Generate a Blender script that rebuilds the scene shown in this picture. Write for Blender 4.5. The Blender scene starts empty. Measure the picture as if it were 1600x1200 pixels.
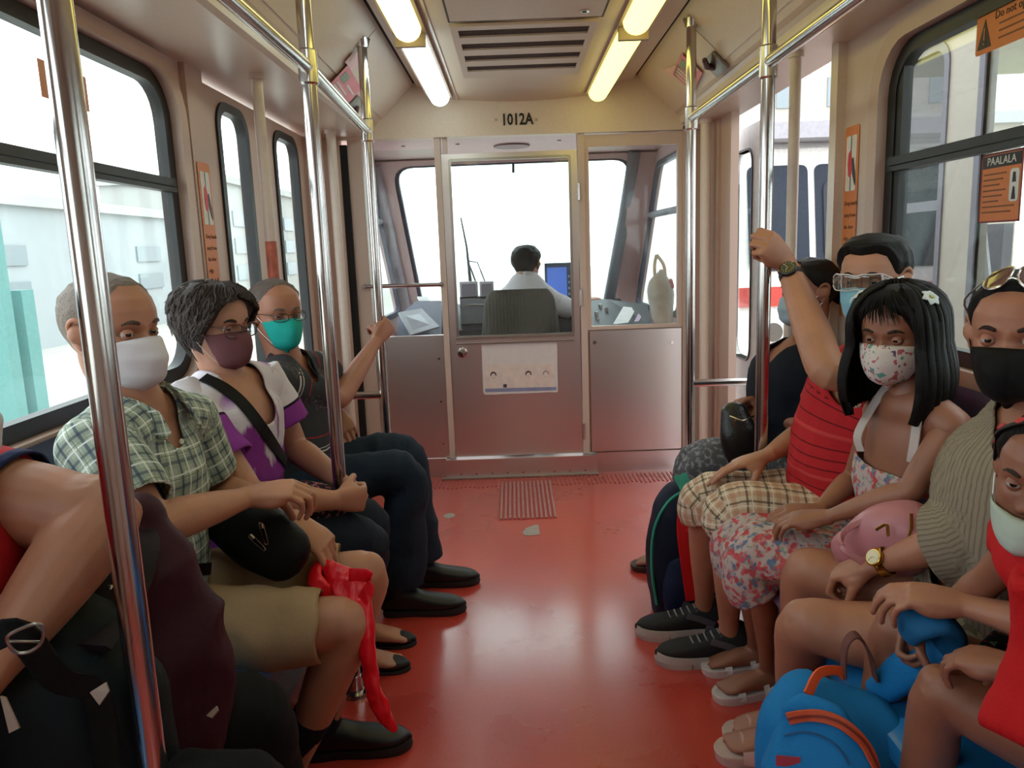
import bpy, bmesh, math, random
import numpy as np
from mathutils import Vector, Matrix, noise
from mathutils.geometry import tessellate_polygon
random.seed(7)
S = bpy.context.scene
COL = S.collection
PI = math.pi
# ---------------------------------------------------------------- camera, sky, exposure
F = 1212.0; CAMH = 1.30
_dy = Vector((0, 210/F, -1)).normalized()
_up = -Vector((255/F, -7000/F, -1)); _up = (_up - _dy*_up.dot(_dy)).normalized()
_dx = _dy.cross(_up)
RW = Matrix((_dx, _dy, _up))            # camera space -> world
cam = bpy.data.cameras.new('camera'); cam.sensor_width = 36; cam.lens = F/1600*36
cam.clip_start = 0.05; cam.clip_end = 300
camo = bpy.data.objects.new('camera', cam); COL.objects.link(camo)
M = RW.to_4x4(); M.translation = Vector((0, 0, CAMH)); camo.matrix_world = M
S.camera = camo
W = bpy.data.worlds.new('overcast_sky'); S.world = W; W.use_nodes = True
bg = W.node_tree.nodes['Background']; bg.inputs[0].default_value = (0.93, 0.97, 1.0, 1); bg.inputs[1].default_value = 3.4
S.view_settings.view_transform = 'Standard'; S.view_settings.look = 'None'
S.view_settings.gamma = 1; S.view_settings.use_curve_mapping = False
S.view_settings.exposure = 0.32
S.cycles.max_bounces = 10; S.cycles.diffuse_bounces = 6; S.cycles.glossy_bounces = 5
S.cycles.transmission_bounces = 8; S.cycles.transparent_max_bounces = 16
S.cycles.caustics_reflective = False; S.cycles.caustics_refractive = False
S.cycles.sample_clamp_indirect = 4

def at(px, py, Y):
    """world point seen at pixel px,py that lies Y metres ahead"""
    r = RW @ Vector(((px-800)/F, (600-py)/F, -1)); t = Y/r.y
    return Vector((r.x*t, Y, CAMH + r.z*t))
def atx(px, py, X):
    r = RW @ Vector(((px-800)/F, (600-py)/F, -1)); t = X/r.x
    return Vector((X, r.y*t, CAMH + r.z*t))
def atz(px, py, Z):
    r = RW @ Vector(((px-800)/F, (600-py)/F, -1)); t = (Z-CAMH)/r.z
    return Vector((r.x*t, r.y*t, Z))

# ---------------------------------------------------------------- materials
MATS = {}
def srgb(c):
    if isinstance(c, str):
        c = [int(c[i:i+2], 16)/255 for i in (0, 2, 4)]
    return tuple((v/12.92 if v <= .04045 else ((v+.055)/1.055)**2.4) for v in c) + (1,)
class NT:
    def __init__(s, name):
        s.m = bpy.data.materials.new(name); s.m.use_nodes = True
        s.t = s.m.node_tree; s.n = s.t.nodes; s.b = s.n['Principled BSDF']; s.out = s.n['Material Output']
    def node(s, typ, **kw):
        n = s.n.new(typ)
        for k, v in kw.items():
            if k.startswith('i_'): n.inputs[k[2:].replace('_', ' ')].default_value = v
            else: setattr(n, k, v)
        return n
    def link(s, a, b): s.t.links.new(a, b)
    def ramp(s, src, stops, interp='LINEAR'):
        r = s.n.new('ShaderNodeValToRGB'); r.color_ramp.interpolation = interp
        e = r.color_ramp.elements
        while len(e) < len(stops): e.new(.5)
        for i, (p, c) in enumerate(stops): e[i].position = p; e[i].color = c
        s.link(src, r.inputs[0]); return r
    def coord(s, attr=None, scale=1):
        if attr:
            a = s.node('ShaderNodeAttribute', attribute_name=attr); o = a.outputs['Vector']
        else:
            a = s.node('ShaderNodeTexCoord'); o = a.outputs['Object']
        mp = s.node('ShaderNodeMapping'); s.link(o, mp.inputs[0])
        mp.inputs['Scale'].default_value = (scale,)*3 if not isinstance(scale, tuple) else scale
        return mp.outputs[0]
def mat(name, col, rough=.6, metal=0, var=.08, vs=30, bump=0, bs=120, spec=.5, coat=0, aniso=None, sss=0, scale=None, sheen=0):
    if name in MATS: return MATS[name]
    k = NT(name); b = k.b; c = srgb(col)
    co = k.coord(None, scale or 1)
    nz = k.node('ShaderNodeTexNoise'); nz.inputs['Scale'].default_value = vs; nz.inputs['Detail'].default_value = 3
    k.link(co, nz.inputs['Vector'])
    lo = tuple(x*(1-var) for x in c[:3])+(1,); hi = tuple(min(1, x*(1+var)) for x in c[:3])+(1,)
    r = k.ramp(nz.outputs[0], [(.3, lo), (.7, hi)])
    k.link(r.outputs[0], b.inputs['Base Color'])
    b.inputs['Roughness'].default_value = rough; b.inputs['Metallic'].default_value = metal
    b.inputs['Specular IOR Level'].default_value = spec
    if coat: b.inputs['Coat Weight'].default_value = coat; b.inputs['Coat Roughness'].default_value = .15
    if sheen: b.inputs['Sheen Weight'].default_value = sheen
    if sss:
        b.inputs['Subsurface Weight'].default_value = sss; b.inputs['Subsurface Radius'].default_value = (.012, .005, .003)
        b.inputs['Subsurface Scale'].default_value = 1
    if bump:
        n2 = k.node('ShaderNodeTexNoise'); n2.inputs['Scale'].default_value = bs; k.link(co, n2.inputs['Vector'])
        bp = k.node('ShaderNodeBump'); bp.inputs['Strength'].default_value = bump; bp.inputs['Distance'].default_value = .01
        k.link(n2.outputs[0], bp.inputs['Height']); k.link(bp.outputs[0], b.inputs['Normal'])
    MATS[name] = k.m
    return k.m
def emat(name, col, strength):
    if name in MATS: return MATS[name]
    k = NT(name); c = srgb(col); k.b.inputs['Base Color'].default_value = c
    k.b.inputs['Emission Color'].default_value = c; k.b.inputs['Emission Strength'].default_value = strength
    MATS[name] = k.m; return k.m
def glass(name, tint='ffffff', refl=.04, dirt=.0):
    if name in MATS: return MATS[name]
    k = NT(name); k.n.remove(k.b)
    tr = k.node('ShaderNodeBsdfTransparent'); tr.inputs[0].default_value = srgb(tint)
    gl = k.node('ShaderNodeBsdfGlossy'); gl.inputs['Roughness'].default_value = .03
    lw = k.node('ShaderNodeLayerWeight'); pw = k.node('ShaderNodeMath', operation='POWER'); pw.inputs[1].default_value = 4; k.link(lw.outputs['Facing'], pw.inputs[0])
    fr = k.node('ShaderNodeMath', operation='MULTIPLY_ADD'); fr.inputs[1].default_value = .35; fr.inputs[2].default_value = refl*.5; k.link(pw.outputs[0], fr.inputs[0])
    mx = k.node('ShaderNodeMixShader'); k.link(fr.outputs[0], mx.inputs[0]); k.link(tr.outputs[0], mx.inputs[1]); k.link(gl.outputs[0], mx.inputs[2])
    last = mx
    if dirt:
        df = k.node('ShaderNodeBsdfDiffuse'); df.inputs[0].default_value = (.8, .8, .8, 1)
        nz = k.node('ShaderNodeTexNoise'); nz.inputs['Scale'].default_value = 6; nz.inputs['Detail'].default_value = 6
        k.link(k.coord(), nz.inputs['Vector'])
        rp = k.ramp(nz.outputs[0], [(.35, (0, 0, 0, 1)), (.75, (dirt, dirt, dirt, 1))])
        m2 = k.node('ShaderNodeMixShader'); k.link(rp.outputs[0], m2.inputs[0]); k.link(mx.outputs[0], m2.inputs[1]); k.link(df.outputs[0], m2.inputs[2]); last = m2
    k.link(last.outputs[0], k.out.inputs[0]); MATS[name] = k.m; return k.m

WALL = mat('beige_laminate', 'c9b3a6', .42, var=.05, vs=220, bump=.03, bs=300)
WALLD = mat('pinkish_beige_panel', 'c2a79a', .45, var=.05, vs=200)
SOFF = mat('cream_gloss_panel', 'd8c8ba', .3, var=.03, vs=90)
CEIL = mat('cream_ceiling_panel', 'd9c6b2', .45, var=.04, vs=150, bump=.02)
COVE = mat('cream_cove_panel', 'd3bfae', .42, var=.03, vs=80)
RUB = mat('black_rubber_gasket', '17181b', .45, var=.1)
DARK = mat('dark_gap', '0d0c0d', .8)
CHROME = mat('polished_steel_tube', 'c9c4c2', .16, metal=1, var=.03, vs=8)
POSTW = mat('cream_painted_post', 'cdbdb2', .35, var=.04, vs=40)
STEELM = None
def steel():
    k = NT('brushed_stainless'); b = k.b
    b.inputs['Metallic'].default_value = .95; b.inputs['Base Color'].default_value = srgb('e2d8d6')
    co = k.coord(None, (2, 2, 160)); nz = k.node('ShaderNodeTexNoise'); nz.inputs['Scale'].default_value = 3; nz.inputs['Detail'].default_value = 6
    k.link(co, nz.inputs['Vector'])
    r = k.ramp(nz.outputs[0], [(.3, (.29, .29, .29, 1)), (.7, (.33, .33, .33, 1))]); k.link(r.outputs[0], b.inputs['Roughness'])
    bp = k.node('ShaderNodeBump'); bp.inputs['Strength'].default_value = .008; bp.inputs['Distance'].default_value = .003
    k.link(nz.outputs[0], bp.inputs['Height']); k.link(bp.outputs[0], b.inputs['Normal'])
    return k.m
STEEL = steel()
def floor_mat():
    k = NT('red_vinyl_floor'); b = k.b
    co = k.coord()
    a = k.node('ShaderNodeTexNoise'); a.inputs['Scale'].default_value = 2.2; a.inputs['Detail'].default_value = 5; k.link(co, a.inputs['Vector'])
    s = k.node('ShaderNodeTexNoise'); s.inputs['Scale'].default_value = 160; k.link(co, s.inputs['Vector'])
    r = k.ramp(a.outputs[0], [(.3, srgb('bb3b30')), (.7, srgb('d24a3b'))])
    r2 = k.ramp(s.outputs[0], [(.35, (.86, .86, .86, 1)), (.7, (1, 1, 1, 1))])
    mx = k.node('ShaderNodeMix', data_type='RGBA', blend_type='MULTIPLY'); mx.inputs[0].default_value = 1
    k.link(r.outputs[0], mx.inputs[6]); k.link(r2.outputs[0], mx.inputs[7]); k.link(mx.outputs[2], b.inputs['Base Color'])
    rr = k.ramp(a.outputs[0], [(.3, (.24, .24, .24, 1)), (.75, (.36, .36, .36, 1))]); k.link(rr.outputs[0], b.inputs['Roughness'])
    v = k.node('ShaderNodeTexVoronoi'); v.inputs['Scale'].default_value = 45; k.link(co, v.inputs['Vector'])
    b.inputs['Coat Weight'].default_value = .9; b.inputs['Coat Roughness'].default_value = .16
    bp = k.node('ShaderNodeBump'); bp.inputs['Strength'].default_value = .06; bp.inputs['Distance'].default_value = .004
    k.link(v.outputs[0], bp.inputs['Height']); k.link(bp.outputs[0], b.inputs['Normal'])
    return k.m
FLOORM = floor_mat()

# ---------------------------------------------------------------- mesh helpers
def link(name, me, m=None, parent=None, smooth=False):
    o = bpy.data.objects.new(name, me); COL.objects.link(o)
    if m is not None:
        for x in (m if isinstance(m, (list, tuple)) else [m]): me.materials.append(x)
    if parent is not None: o.parent = parent
    if smooth: me.shade_smooth()
    return o
def obj(name, bm, m, parent=None, smooth=False, bevel=0):
    if bevel:
        bmesh.ops.bevel(bm, geom=[e for e in bm.edges if e.calc_face_angle(0) > .5], offset=bevel, segments=2, affect='EDGES', profile=.6)
    bmesh.ops.recalc_face_normals(bm, faces=bm.faces)
    me = bpy.data.meshes.new(name); bm.to_mesh(me); bm.free()
    o = link(name, me, m, parent)
    if smooth or bevel: smooth_angle(me)
    return o
def smooth_angle(me, ang=.7):
    me.shade_smooth()
    bm = bmesh.new(); bm.from_mesh(me)
    for e in bm.edges:
        if e.calc_face_angle(0) > ang: e.smooth = False
    bm.to_mesh(me); bm.free()
def tag(o, label=None, cat=None, group=None, kind=None):
    if label: o['label'] = label
    if cat: o['category'] = cat
    if group: o['group'] = group
    if kind: o['kind'] = kind
    return o
def struct(o): o['kind'] = 'structure'; return o
def thing(name, label, cat, loc=(0, 0, 0), group=None):
    o = bpy.data.objects.new(name, None); COL.objects.link(o); o.location = loc; o.empty_display_size = .05
    return tag(o, label, cat, group)
def settle(root):
    """children were built in world space: shift them under the root's base point"""
    bpy.context.view_layer.update()
    inv = Matrix.Translation(root.location).inverted()
    for c in root.children: c.matrix_parent_inverse = inv
    return root
def box(bm, x0, x1, y0, y1, z0, z1, mtx=None):
    vs = [bm.verts.new((x, y, z)) for z in (z0, z1) for y in (y0, y1) for x in (x0, x1)]
    for f in ((0, 2, 3, 1), (4, 5, 7, 6), (0, 1, 5, 4), (2, 6, 7, 3), (0, 4, 6, 2), (1, 3, 7, 5)):
        bm.faces.new([vs[i] for i in f])
    if mtx is not None: bmesh.ops.transform(bm, matrix=mtx, verts=vs)
    return vs
def B(x0, x1, y0, y1, z0, z1, mtx=None):
    bm = bmesh.new(); box(bm, x0, x1, y0, y1, z0, z1, mtx); return bm
def spline(pts, per=8, closed=False):
    """Catmull-Rom through pts (rows of any length)"""
    P = np.array(pts, float); n = len(P)
    if n == 2 or per <= 1:
        if per <= 1: return P
        t = np.linspace(0, 1, per+1)[:, None]; return P[0]*(1-t)+P[1]*t
    out = []
    for i in range(n if closed else n-1):
        if closed: p0, p1, p2, p3 = P[(i-1) % n], P[i], P[(i+1) % n], P[(i+2) % n]
        else: p0 = P[i-1] if i else 2*P[0]-P[1]; p1, p2 = P[i], P[i+1]; p3 = P[i+2] if i+2 < n else 2*P[-1]-P[-2]
        for k in range(per):
            t = k/per
            out.append(.5*((2*p1)+(-p0+p2)*t+(2*p0-5*p1+4*p2-p3)*t*t+(-p0+3*p1-3*p2+p3)*t**3))
    if not closed: out.append(P[-1])
    return np.array(out)
def frames(C, side=None, closed=False):
    n = len(C); T = np.zeros_like(C)
    if closed: T = np.roll(C, -1, 0)-np.roll(C, 1, 0)
    else:
        T[1:-1] = C[2:]-C[:-2]; T[0] = C[1]-C[0]; T[-1] = C[-1]-C[-2]
    T /= np.linalg.norm(T, axis=1)[:, None]+1e-12
    A = np.zeros_like(C)
    if side is None:
        s = np.array([0, 0, 1.]) if abs(T[0][2]) < .9 else np.array([1., 0, 0])
    else: s = np.array(side, float)
    s0 = s
    for i in range(n):
        v = (s if side is None else s0); v = v-T[i]*(v@T[i]); l = np.linalg.norm(v)
        v = v/l if l > 1e-6 else A[i-1]
        A[i] = v; s = v
    return T, A, np.cross(T, A)
def tube_into(bm, C, ra, rb=None, seg=12, side=None, cap='flat', closed=False, power=2.0, mi=0):
    """rings round the polyline C; ra along the side vector, rb across"""
    C = np.array(C, float); n = len(C)
    ra = np.broadcast_to(np.array(ra, float), (n,)).copy(); rb = ra.copy() if rb is None else np.broadcast_to(np.array(rb, float), (n,)).copy()
    T, A, N = frames(C, side, closed)
    if cap == 'round' and not closed:
        def capp(i, sgn):
            r = (ra[i]+rb[i])/2; rows = []
            for k in (.35, .7, .95): rows.append((C[i]+sgn*T[i]*r*k, ra[i]*math.sqrt(1-k*k), rb[i]*math.sqrt(1-k*k), A[i], N[i]))
            return rows
        rows = list(reversed(capp(0, -1)))+[(C[i], ra[i], rb[i], A[i], N[i]) for i in range(n)]+capp(n-1, 1)
    else: rows = [(C[i], ra[i], rb[i], A[i], N[i]) for i in range(n)]
    th = np.linspace(0, 2*PI, seg, endpoint=False)
    cs, sn = np.cos(th), np.sin(th)
    if power != 2: cs = np.sign(cs)*np.abs(cs)**(2/power); sn = np.sign(sn)*np.abs(sn)**(2/power)
    R = []
    for c, a, b, A_, N_ in rows:
        R.append([bm.verts.new(c+A_*a*cs[j]+N_*b*sn[j]) for j in range(seg)])
    m = len(R)
    for i in range(m if closed else m-1):
        r0, r1 = R[i], R[(i+1) % m]
        for j in range(seg):
            f = bm.faces.new((r0[j], r0[(j+1) % seg], r1[(j+1) % seg], r1[j])); f.material_index = mi; f.smooth = True
    if not closed:
        f = bm.faces.new(R[0][::-1]); f.material_index = mi; f = bm.faces.new(R[-1]); f.material_index = mi
def TB(pts, r, seg=12, per=1, **kw):
    bm = bmesh.new(); tube_into(bm, spline(pts, per) if per > 1 else pts, r, seg=seg, **kw); return bm
def rrect(u0, u1, v0, v1, r, n=6):
    pts = []
    rr = r if isinstance(r, (list, tuple)) else (r,)*4
    for (cx, cy, a0), q in zip(((u1, v1, 0), (u0, v1, 90), (u0, v0, 180), (u1, v0, 270)), rr):
        sx = -1 if cx == u1 else 1; sy = -1 if cy == v1 else 1
        for k in range(n+1):
            a = math.radians(a0+90*k/n); pts.append((cx+sx*q+q*math.cos(a), cy+sy*q+q*math.sin(a)))
    return pts
def panel(outer, holes, o, u, v, thick):
    """flat board with holes: outline and holes in (u,v), thickness along u x v"""
    o = Vector(o); u = Vector(u); v = Vector(v); w = u.cross(v).normalized()
    loops = [[Vector((p[0], p[1], 0)) for p in outer]]+[[Vector((p[0], p[1], 0)) for p in h] for h in holes]
    tris = tessellate_polygon(loops); flat = [p for l in loops for p in l]
    bm = bmesh.new()
    top = [bm.verts.new(o+u*p.x+v*p.y) for p in flat]; bot = [bm.verts.new(o+u*p.x+v*p.y+w*thick) for p in flat]
    for t in tris:
        try:
            bm.faces.new([top[i] for i in t]); bm.faces.new([bot[i] for i in reversed(t)])
        except ValueError: pass
    k = 0
    for l in loops:
        n = len(l)
        for i in range(n):
            a, b = k+i, k+(i+1) % n
            bm.faces.new((top[a], top[b], bot[b], bot[a]))
        k += n
    return bm
def rect(u0, u1, v0, v1): return [(u0, v0), (u1, v0), (u1, v1), (u0, v1)]
def extrude_prism(outline, axis='y', a=0, b=1):
    """closed 2D outline extruded along an axis; outline in the other two coordinates"""
    bm = bmesh.new()
    def P(p, t):
        return {'y': (p[0], t, p[1]), 'x': (t, p[0], p[1]), 'z': (p[0], p[1], t)}[axis]
    v0 = [bm.verts.new(P(p, a)) for p in outline]; v1 = [bm.verts.new(P(p, b)) for p in outline]
    bm.faces.new(v0[::-1]); bm.faces.new(v1); n = len(outline)
    for i in range(n): bm.faces.new((v0[i], v0[(i+1) % n], v1[(i+1) % n], v1[i]))
    return bm
def text_mesh(name, body, size, m, parent, mtx, align='CENTER', extrude=.0006, bold=0):
    cu = bpy.data.curves.new(name, 'FONT'); cu.body = body; cu.size = size; cu.align_x = align; cu.align_y = 'CENTER'
    cu.extrude = extrude; cu.offset = bold; cu.resolution_u = 2
    t = bpy.data.objects.new(name, cu); COL.objects.link(t)
    dg = bpy.context.evaluated_depsgraph_get(); me = bpy.data.meshes.new_from_object(t.evaluated_get(dg))
    COL.objects.unlink(t); bpy.data.objects.remove(t)
    me.transform(mtx); me.materials.clear()
    return link(name, me, m, parent)
def basis(o, u, v):
    u = Vector(u).normalized(); v = Vector(v); v = (v-u*v.dot(u)).normalized(); w = u.cross(v)
    m = Matrix((u, v, w)).transposed().to_4x4(); m.translation = Vector(o); return m
# ================================================================ SETTING
XL, XR = -1.05, 1.12; SOF = 1.93
YB = -1.3; YD = 2.74; YC = 4.40          # back of the built part, door start, cab partition
CX = .10
fl = struct(obj('floor', B(-1.25, 1.3, YB, 4.9, -.05, 0), FLOORM))
# ribbed tread by the cab
r_ = tag(thing('ribbed_tread_mat', 'rectangle of worn grey ribs set in the red floor before the cab door', 'floor mat', (.03, 3.95, 0)))
TREADM = mat('worn_grey_rib', 'b08480', .5, var=.15, vs=60)
obj('mat_base', B(-.112, .17, 3.62, 4.24, 0, .002), mat('tread_base', 'b04a42', .5, var=.1, vs=60), r_)
for i in range(13):
    x = -.105+i*.0222
    obj('rib', B(x, x+.010, 3.625, 4.235, .002, .007), TREADM, r_, bevel=.002)
settle(r_)
RIBS = bmesh.new()
for i in range(70):
    x = -.80+i*.0245
    if x > .92: break
    box(RIBS, x, x+.009, 4.16+.012*math.sin(i), 4.33, 0, .004)
tag(obj('floor_ribs', RIBS, mat('floor_rib', 'b2473e', .45, var=.1), fl), kind='stuff')
wp = [(-.055, 3.445), (-.03, 3.50), (.0, 3.52), (.035, 3.545), (.05, 3.53), (.052, 3.41), (.0, 3.40), (-.045, 3.405)]
c0 = atz(830, 830, 0)
obj('worn_patch', extrude_prism([(c0.x+x*.75, c0.y+(y-3.46)*1.0) for x, y in wp], 'z', .0005, .0022), mat('bare_grey_patch', 'a9a096', .6, var=.1), fl)
c1 = atz(702, 806, 0)
obj('worn_patch', extrude_prism([(c1.x+.03*math.cos(a), c1.y+.04*math.sin(a)) for a in np.linspace(0, 5.6, 7)], 'z', .0005, .0015), mat('bare_grey_patch', 'a9a096', .6), fl)

def wall_side(name, X, sgn, holes, y0, y1, m=WALL):
    o = (X, 0, 0); u = (0, 1, 0); v = (0, 0, 1)       # u x v = +X
    bm = panel(rect(y0, y1, 0, SOF), holes, o, u, v, .07*sgn)
    return struct(obj(name, bm, m))
WLH = [rrect(.80, 2.56, .93, 1.88, .15), rrect(-1.15, .55, .93, 1.88, .15)]
WRH = [rrect(.62, 2.42, .96, 1.85, .15), rrect(-1.15, .37, .96, 1.85, .15)]
wl = wall_side('wall_left', XL, -1, WLH, YB, YD)
wr = wall_side('wall_right', XR, 1, WRH, YB, YD-.02)
GL = glass('window_glass', 'f6fbfa', dirt=.05)
SILVER = mat('satin_aluminium', 'b9b4ae', .3, metal=1, var=.03)
def window(n, X, sg, y0, y1, z0, z1, zm, mid=None):
    """rounded bus window: moulding, black gasket, mid rail, two panes"""
    O, U, V = (X, 0, 0), (0, 1, 0), (0, 0, 1)
    w = bpy.data.objects.new('window_%d' % n, None); COL.objects.link(w); struct(w)
    a = X-sg*.018
    bm = panel(rrect(y0-.055, y1+.055, z0-.05, z1+.04, .19), [rrect(y0+.005, y1-.005, z0+.005, z1-.005, .145)], (a, 0, 0), U, V, .05*sg)
    obj('moulding', bm, WALLD, w, bevel=.010)
    bm = panel(rrect(y0, y1, z0, z1, .15), [rrect(y0+.052, y1-.052, z0+.045, z1-.045, .105)], (X+sg*.012, 0, 0), U, V, .035*sg)
    obj('gasket', bm, RUB, w, bevel=.007)
    for dz, t in ((0, .024), (-.022, .014)):
        obj('mid_rail', B(min(X, X+sg*.03), max(X, X+sg*.03), y0+.04, y1-.04, zm+dz-t/2, zm+dz+t/2), RUB, w, bevel=.004)
    obj('pane', panel(rrect(y0+.045, y1-.045, zm, z1-.04, (.1, .1, .002, .002)), [], (X+sg*.030, 0, 0), U, V, .004*sg), GL, w)
    obj('pane', panel(rrect(y0+.045, y1-.045, z0+.04, zm-.02, (.002, .002, .1, .1)), [], (X+sg*.026, 0, 0), U, V, .004*sg), GL, w)
    # sill ledge under the window
    xs = sorted((X-sg*.045, X+sg*.0)); obj('sill', B(xs[0], xs[1], y0-.05, y1+.05, z0-.085, z0-.055), SOFF, w, bevel=.006)
    return w
w1 = window(1, XL, -1, .80, 2.56, .93, 1.88, 1.545)
w2 = window(2, XL, -1, -1.15, .55, .93, 1.88, 1.545)
w3 = window(3, XR, 1, .62, 2.42, .96, 1.85, 1.515)
w4 = window(4, XR, 1, -1.15, .37, .96, 1.85, 1.515)
obj('pane_stile', B(XR+.016, XR+.044, 2.335, 2.37, .99, 1.80), RUB, w3)

# left double door: two leaves with narrow rounded windows
d1 = bpy.data.objects.new('door_1', None); COL.objects.link(d1); struct(d1)
for (a, b, wa, wb) in ((2.76, 3.40, 2.93, 3.25), (3.44, 4.13, 3.61, 3.99)):
    bm = panel(rect(a, b, .02, 1.91), [rrect(wa, wb, .72, 1.865, .09)], (XL-.005, 0, 0), (0, 1, 0), (0, 0, 1), -.04)
    lf = obj('door_leaf', bm, WALLD, d1, bevel=.004)
    bm = panel(rrect(wa-.012, wb+.012, .708, 1.877, .10), [rrect(wa+.022, wb-.022, .742, 1.843, .07)], (XL+.004, 0, 0), (0, 1, 0), (0, 0, 1), -.04)
    obj('gasket', bm, RUB, lf, bevel=.005)
    obj('pane', panel(rrect(wa+.01, wb-.01, .73, 1.855, .08), [], (XL-.02, 0, 0), (0, 1, 0), (0, 0, 1), -.004), GL, lf)
obj('rubber_edge', B(XL-.045, XL+.008, 3.402, 3.438, .02, 1.91), RUB, d1, bevel=.006)
obj('door_jamb', B(XL-.06, XL+.02, 2.625, 2.765, 0, SOF), WALLD, d1, bevel=.006)
obj('door_jamb', B(XL-.06, XL+.02, 4.13, 4.17, 0, SOF), WALLD, d1, bevel=.006)
# short walls between the doors and the cab
bm = B(XL-.06, XL+.05, 4.17, 4.42, 0, SOF); box(bm, XL+.05, -.915, 4.34, 4.42, 0, SOF)
struct(obj('wall_front_left', bm, WALLD))
struct(obj('trim_1', B(-.915, -.878, 4.36, 4.40, 0, SOF-.04), DARK))
struct(obj('wall_back_light_stop', B(-1.2, 1.3, YB-.05, YB, 0, 2.3), WALL))  # unseen end wall, added to stop light pouring in behind the camera
# right doorway: open, one leaf slid back outside
JY = 3.98
bm = B(XR-.02, XR+.02, JY, JY+.06, 0, SOF); box(bm, XR-.02, XR+.02, JY+.06, 4.42, 0, SOF); box(bm, 1.085, XR+.02, 4.16, 4.42, 0, SOF)
struct(obj('wall_front_right', bm, WALLD, bevel=.004))
struct(obj('trim_2', B(XR-.03, XR+.08, YD-.055, YD, 0, SOF), SOFF, bevel=.006))
struct(obj('wall_corner_right', B(.985, 1.10, 4.40, 4.42, 0, SOF), WALLD))
d2 = bpy.data.objects.new('door_2', None); COL.objects.link(d2); struct(d2)
lf = obj('door_leaf', panel(rect(4.06, 4.76, -.02, 1.90), [rrect(4.22, 4.60, .65, 1.78, .09)], (XR+.16, 0, 0), (0, 1, 0), (0, 0, 1), .04), mat('white_door_paint', 'e6e4e0', .4), d2, bevel=.004)
obj('gasket', panel(rrect(4.21, 4.61, .64, 1.79, .09), [rrect(4.22, 4.60, .65, 1.78, .08)], (XR+.155, 0, 0), (0, 1, 0), (0, 0, 1), .05), RUB, lf)
obj('pane', panel(rrect(4.22, 4.60, .65, 1.78, .08), [], (XR+.175, 0, 0), (0, 1, 0), (0, 0, 1), .004), GL, lf)
obj('rubber_edge', B(XR+.155, XR+.205, 4.025, 4.062, -.02, 1.90), RUB, d2, bevel=.006)
struct(obj('trim_3', B(XR-.05, XR+.25, YD, JY, -.03, .004), mat('threshold_alloy', '9a9794', .35, metal=1), bevel=.003))

# ---- ceiling
HW = (1.16, .83)   # half widths about CX for soffit outer / inner
def strip(name, pts, m, y0=YB, y1=YC, thick=.015, up=(0, 0, 1)):
    """long panel whose cross-section is the polyline pts (x,z), thickened outward"""
    P = [Vector((p[0], p[1])) for p in pts]; n = len(P); off = []
    for i in range(n):
        d = (P[min(i+1, n-1)]-P[max(i-1, 0)]).normalized(); nn = Vector((-d.y, d.x))
        if nn.y < 0: nn = -nn
        off.append(P[i]+nn*thick)
    return struct(obj(name, extrude_prism([tuple(p) for p in P]+[tuple(p) for p in reversed(off)], 'y', y0, y1), m))
for sg, nm in ((-1, 'left'), (1, 'right')):
    X = XL if sg < 0 else XR
    xi = CX+sg*.83; xt = CX+sg*.60
    strip('trim_soffit_'+nm, [(X+sg*.06, SOF), (xi+sg*.025, SOF), (xi+sg*.006, SOF+.008), (xi, SOF+.03), (xi, SOF+.055)][::sg], SOFF)
    tr = strip('trim_cove_'+nm, [(xi+sg*.012, SOF+.045), (xi-sg*.03, SOF+.07), (xt, 2.195)][::sg], COVE)
    # raised panels on the slope with seams every 1.15 m
    a = Vector((xi-sg*.05, SOF+.092)); b = Vector((xt+sg*.012, 2.183)); d = (b-a); nn = Vector((-d.y, d.x)).normalized()
    if nn.y > 0: nn = -nn
    for k in range(5):
        y0 = YB+.01+k*1.14; y1 = min(y0+1.13, YC-.04)
        bm = extrude_prism([tuple(a-nn*.002), tuple(b-nn*.002), tuple(b+nn*.006), tuple(a+nn*.006)], 'y', y0, y1)
        obj('cove_panel', bm, COVE, tr, bevel=.003)
    strip('trim_gap_'+nm, [(xt, 2.195), (xt-sg*.02, 2.205)][::sg], DARK)
    strip('trim_light_tray_'+nm, [(xt-sg*.02, 2.18), (CX+sg*.50, 2.165), (CX+sg*.43, 2.115), (CX+sg*.36, 2.10)][::sg], SOFF)
mid = [(CX-.37+.74*i/12, 2.105-.022*math.sin(PI*i/12)) for i in range(13)]
ce = strip('ceiling', mid, CEIL)
struct(obj('ceiling_deck', B(-1.25, 1.35, YB, 4.45, 2.215, 2.24), DARK))
# access hatch seams and latch
hat = thing('ceiling_hatch', 'flat cream access hatch in the ceiling with a small round latch', 'hatch', (CX, 2.2, 2.08))
obj('hatch_panel', B(-.185, .335, 1.55, 2.83, 2.076, 2.083), CEIL, hat, bevel=.002)
obj('seam', B(-.192, -.186, 1.55, 2.84, 2.0755, 2.085), mat('dark_seam', '5b4c44', .6), hat)
obj('seam', B(.336, .342, 1.55, 2.84, 2.0755, 2.085), mat('dark_seam', '5b4c44', .6), hat)
obj('seam', B(-.192, .342, 2.832, 2.838, 2.0755, 2.085), mat('dark_seam', '5b4c44', .6), hat)
bm = TB([(.27, 2.76, 2.078), (.27, 2.76, 2.072)], .016, seg=16); obj('latch', bm, CHROME, hat, smooth=True)
obj('keyhole', B(.263, .277, 2.755, 2.765, 2.0705, 2.0725), DARK, hat)
settle(hat)
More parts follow.
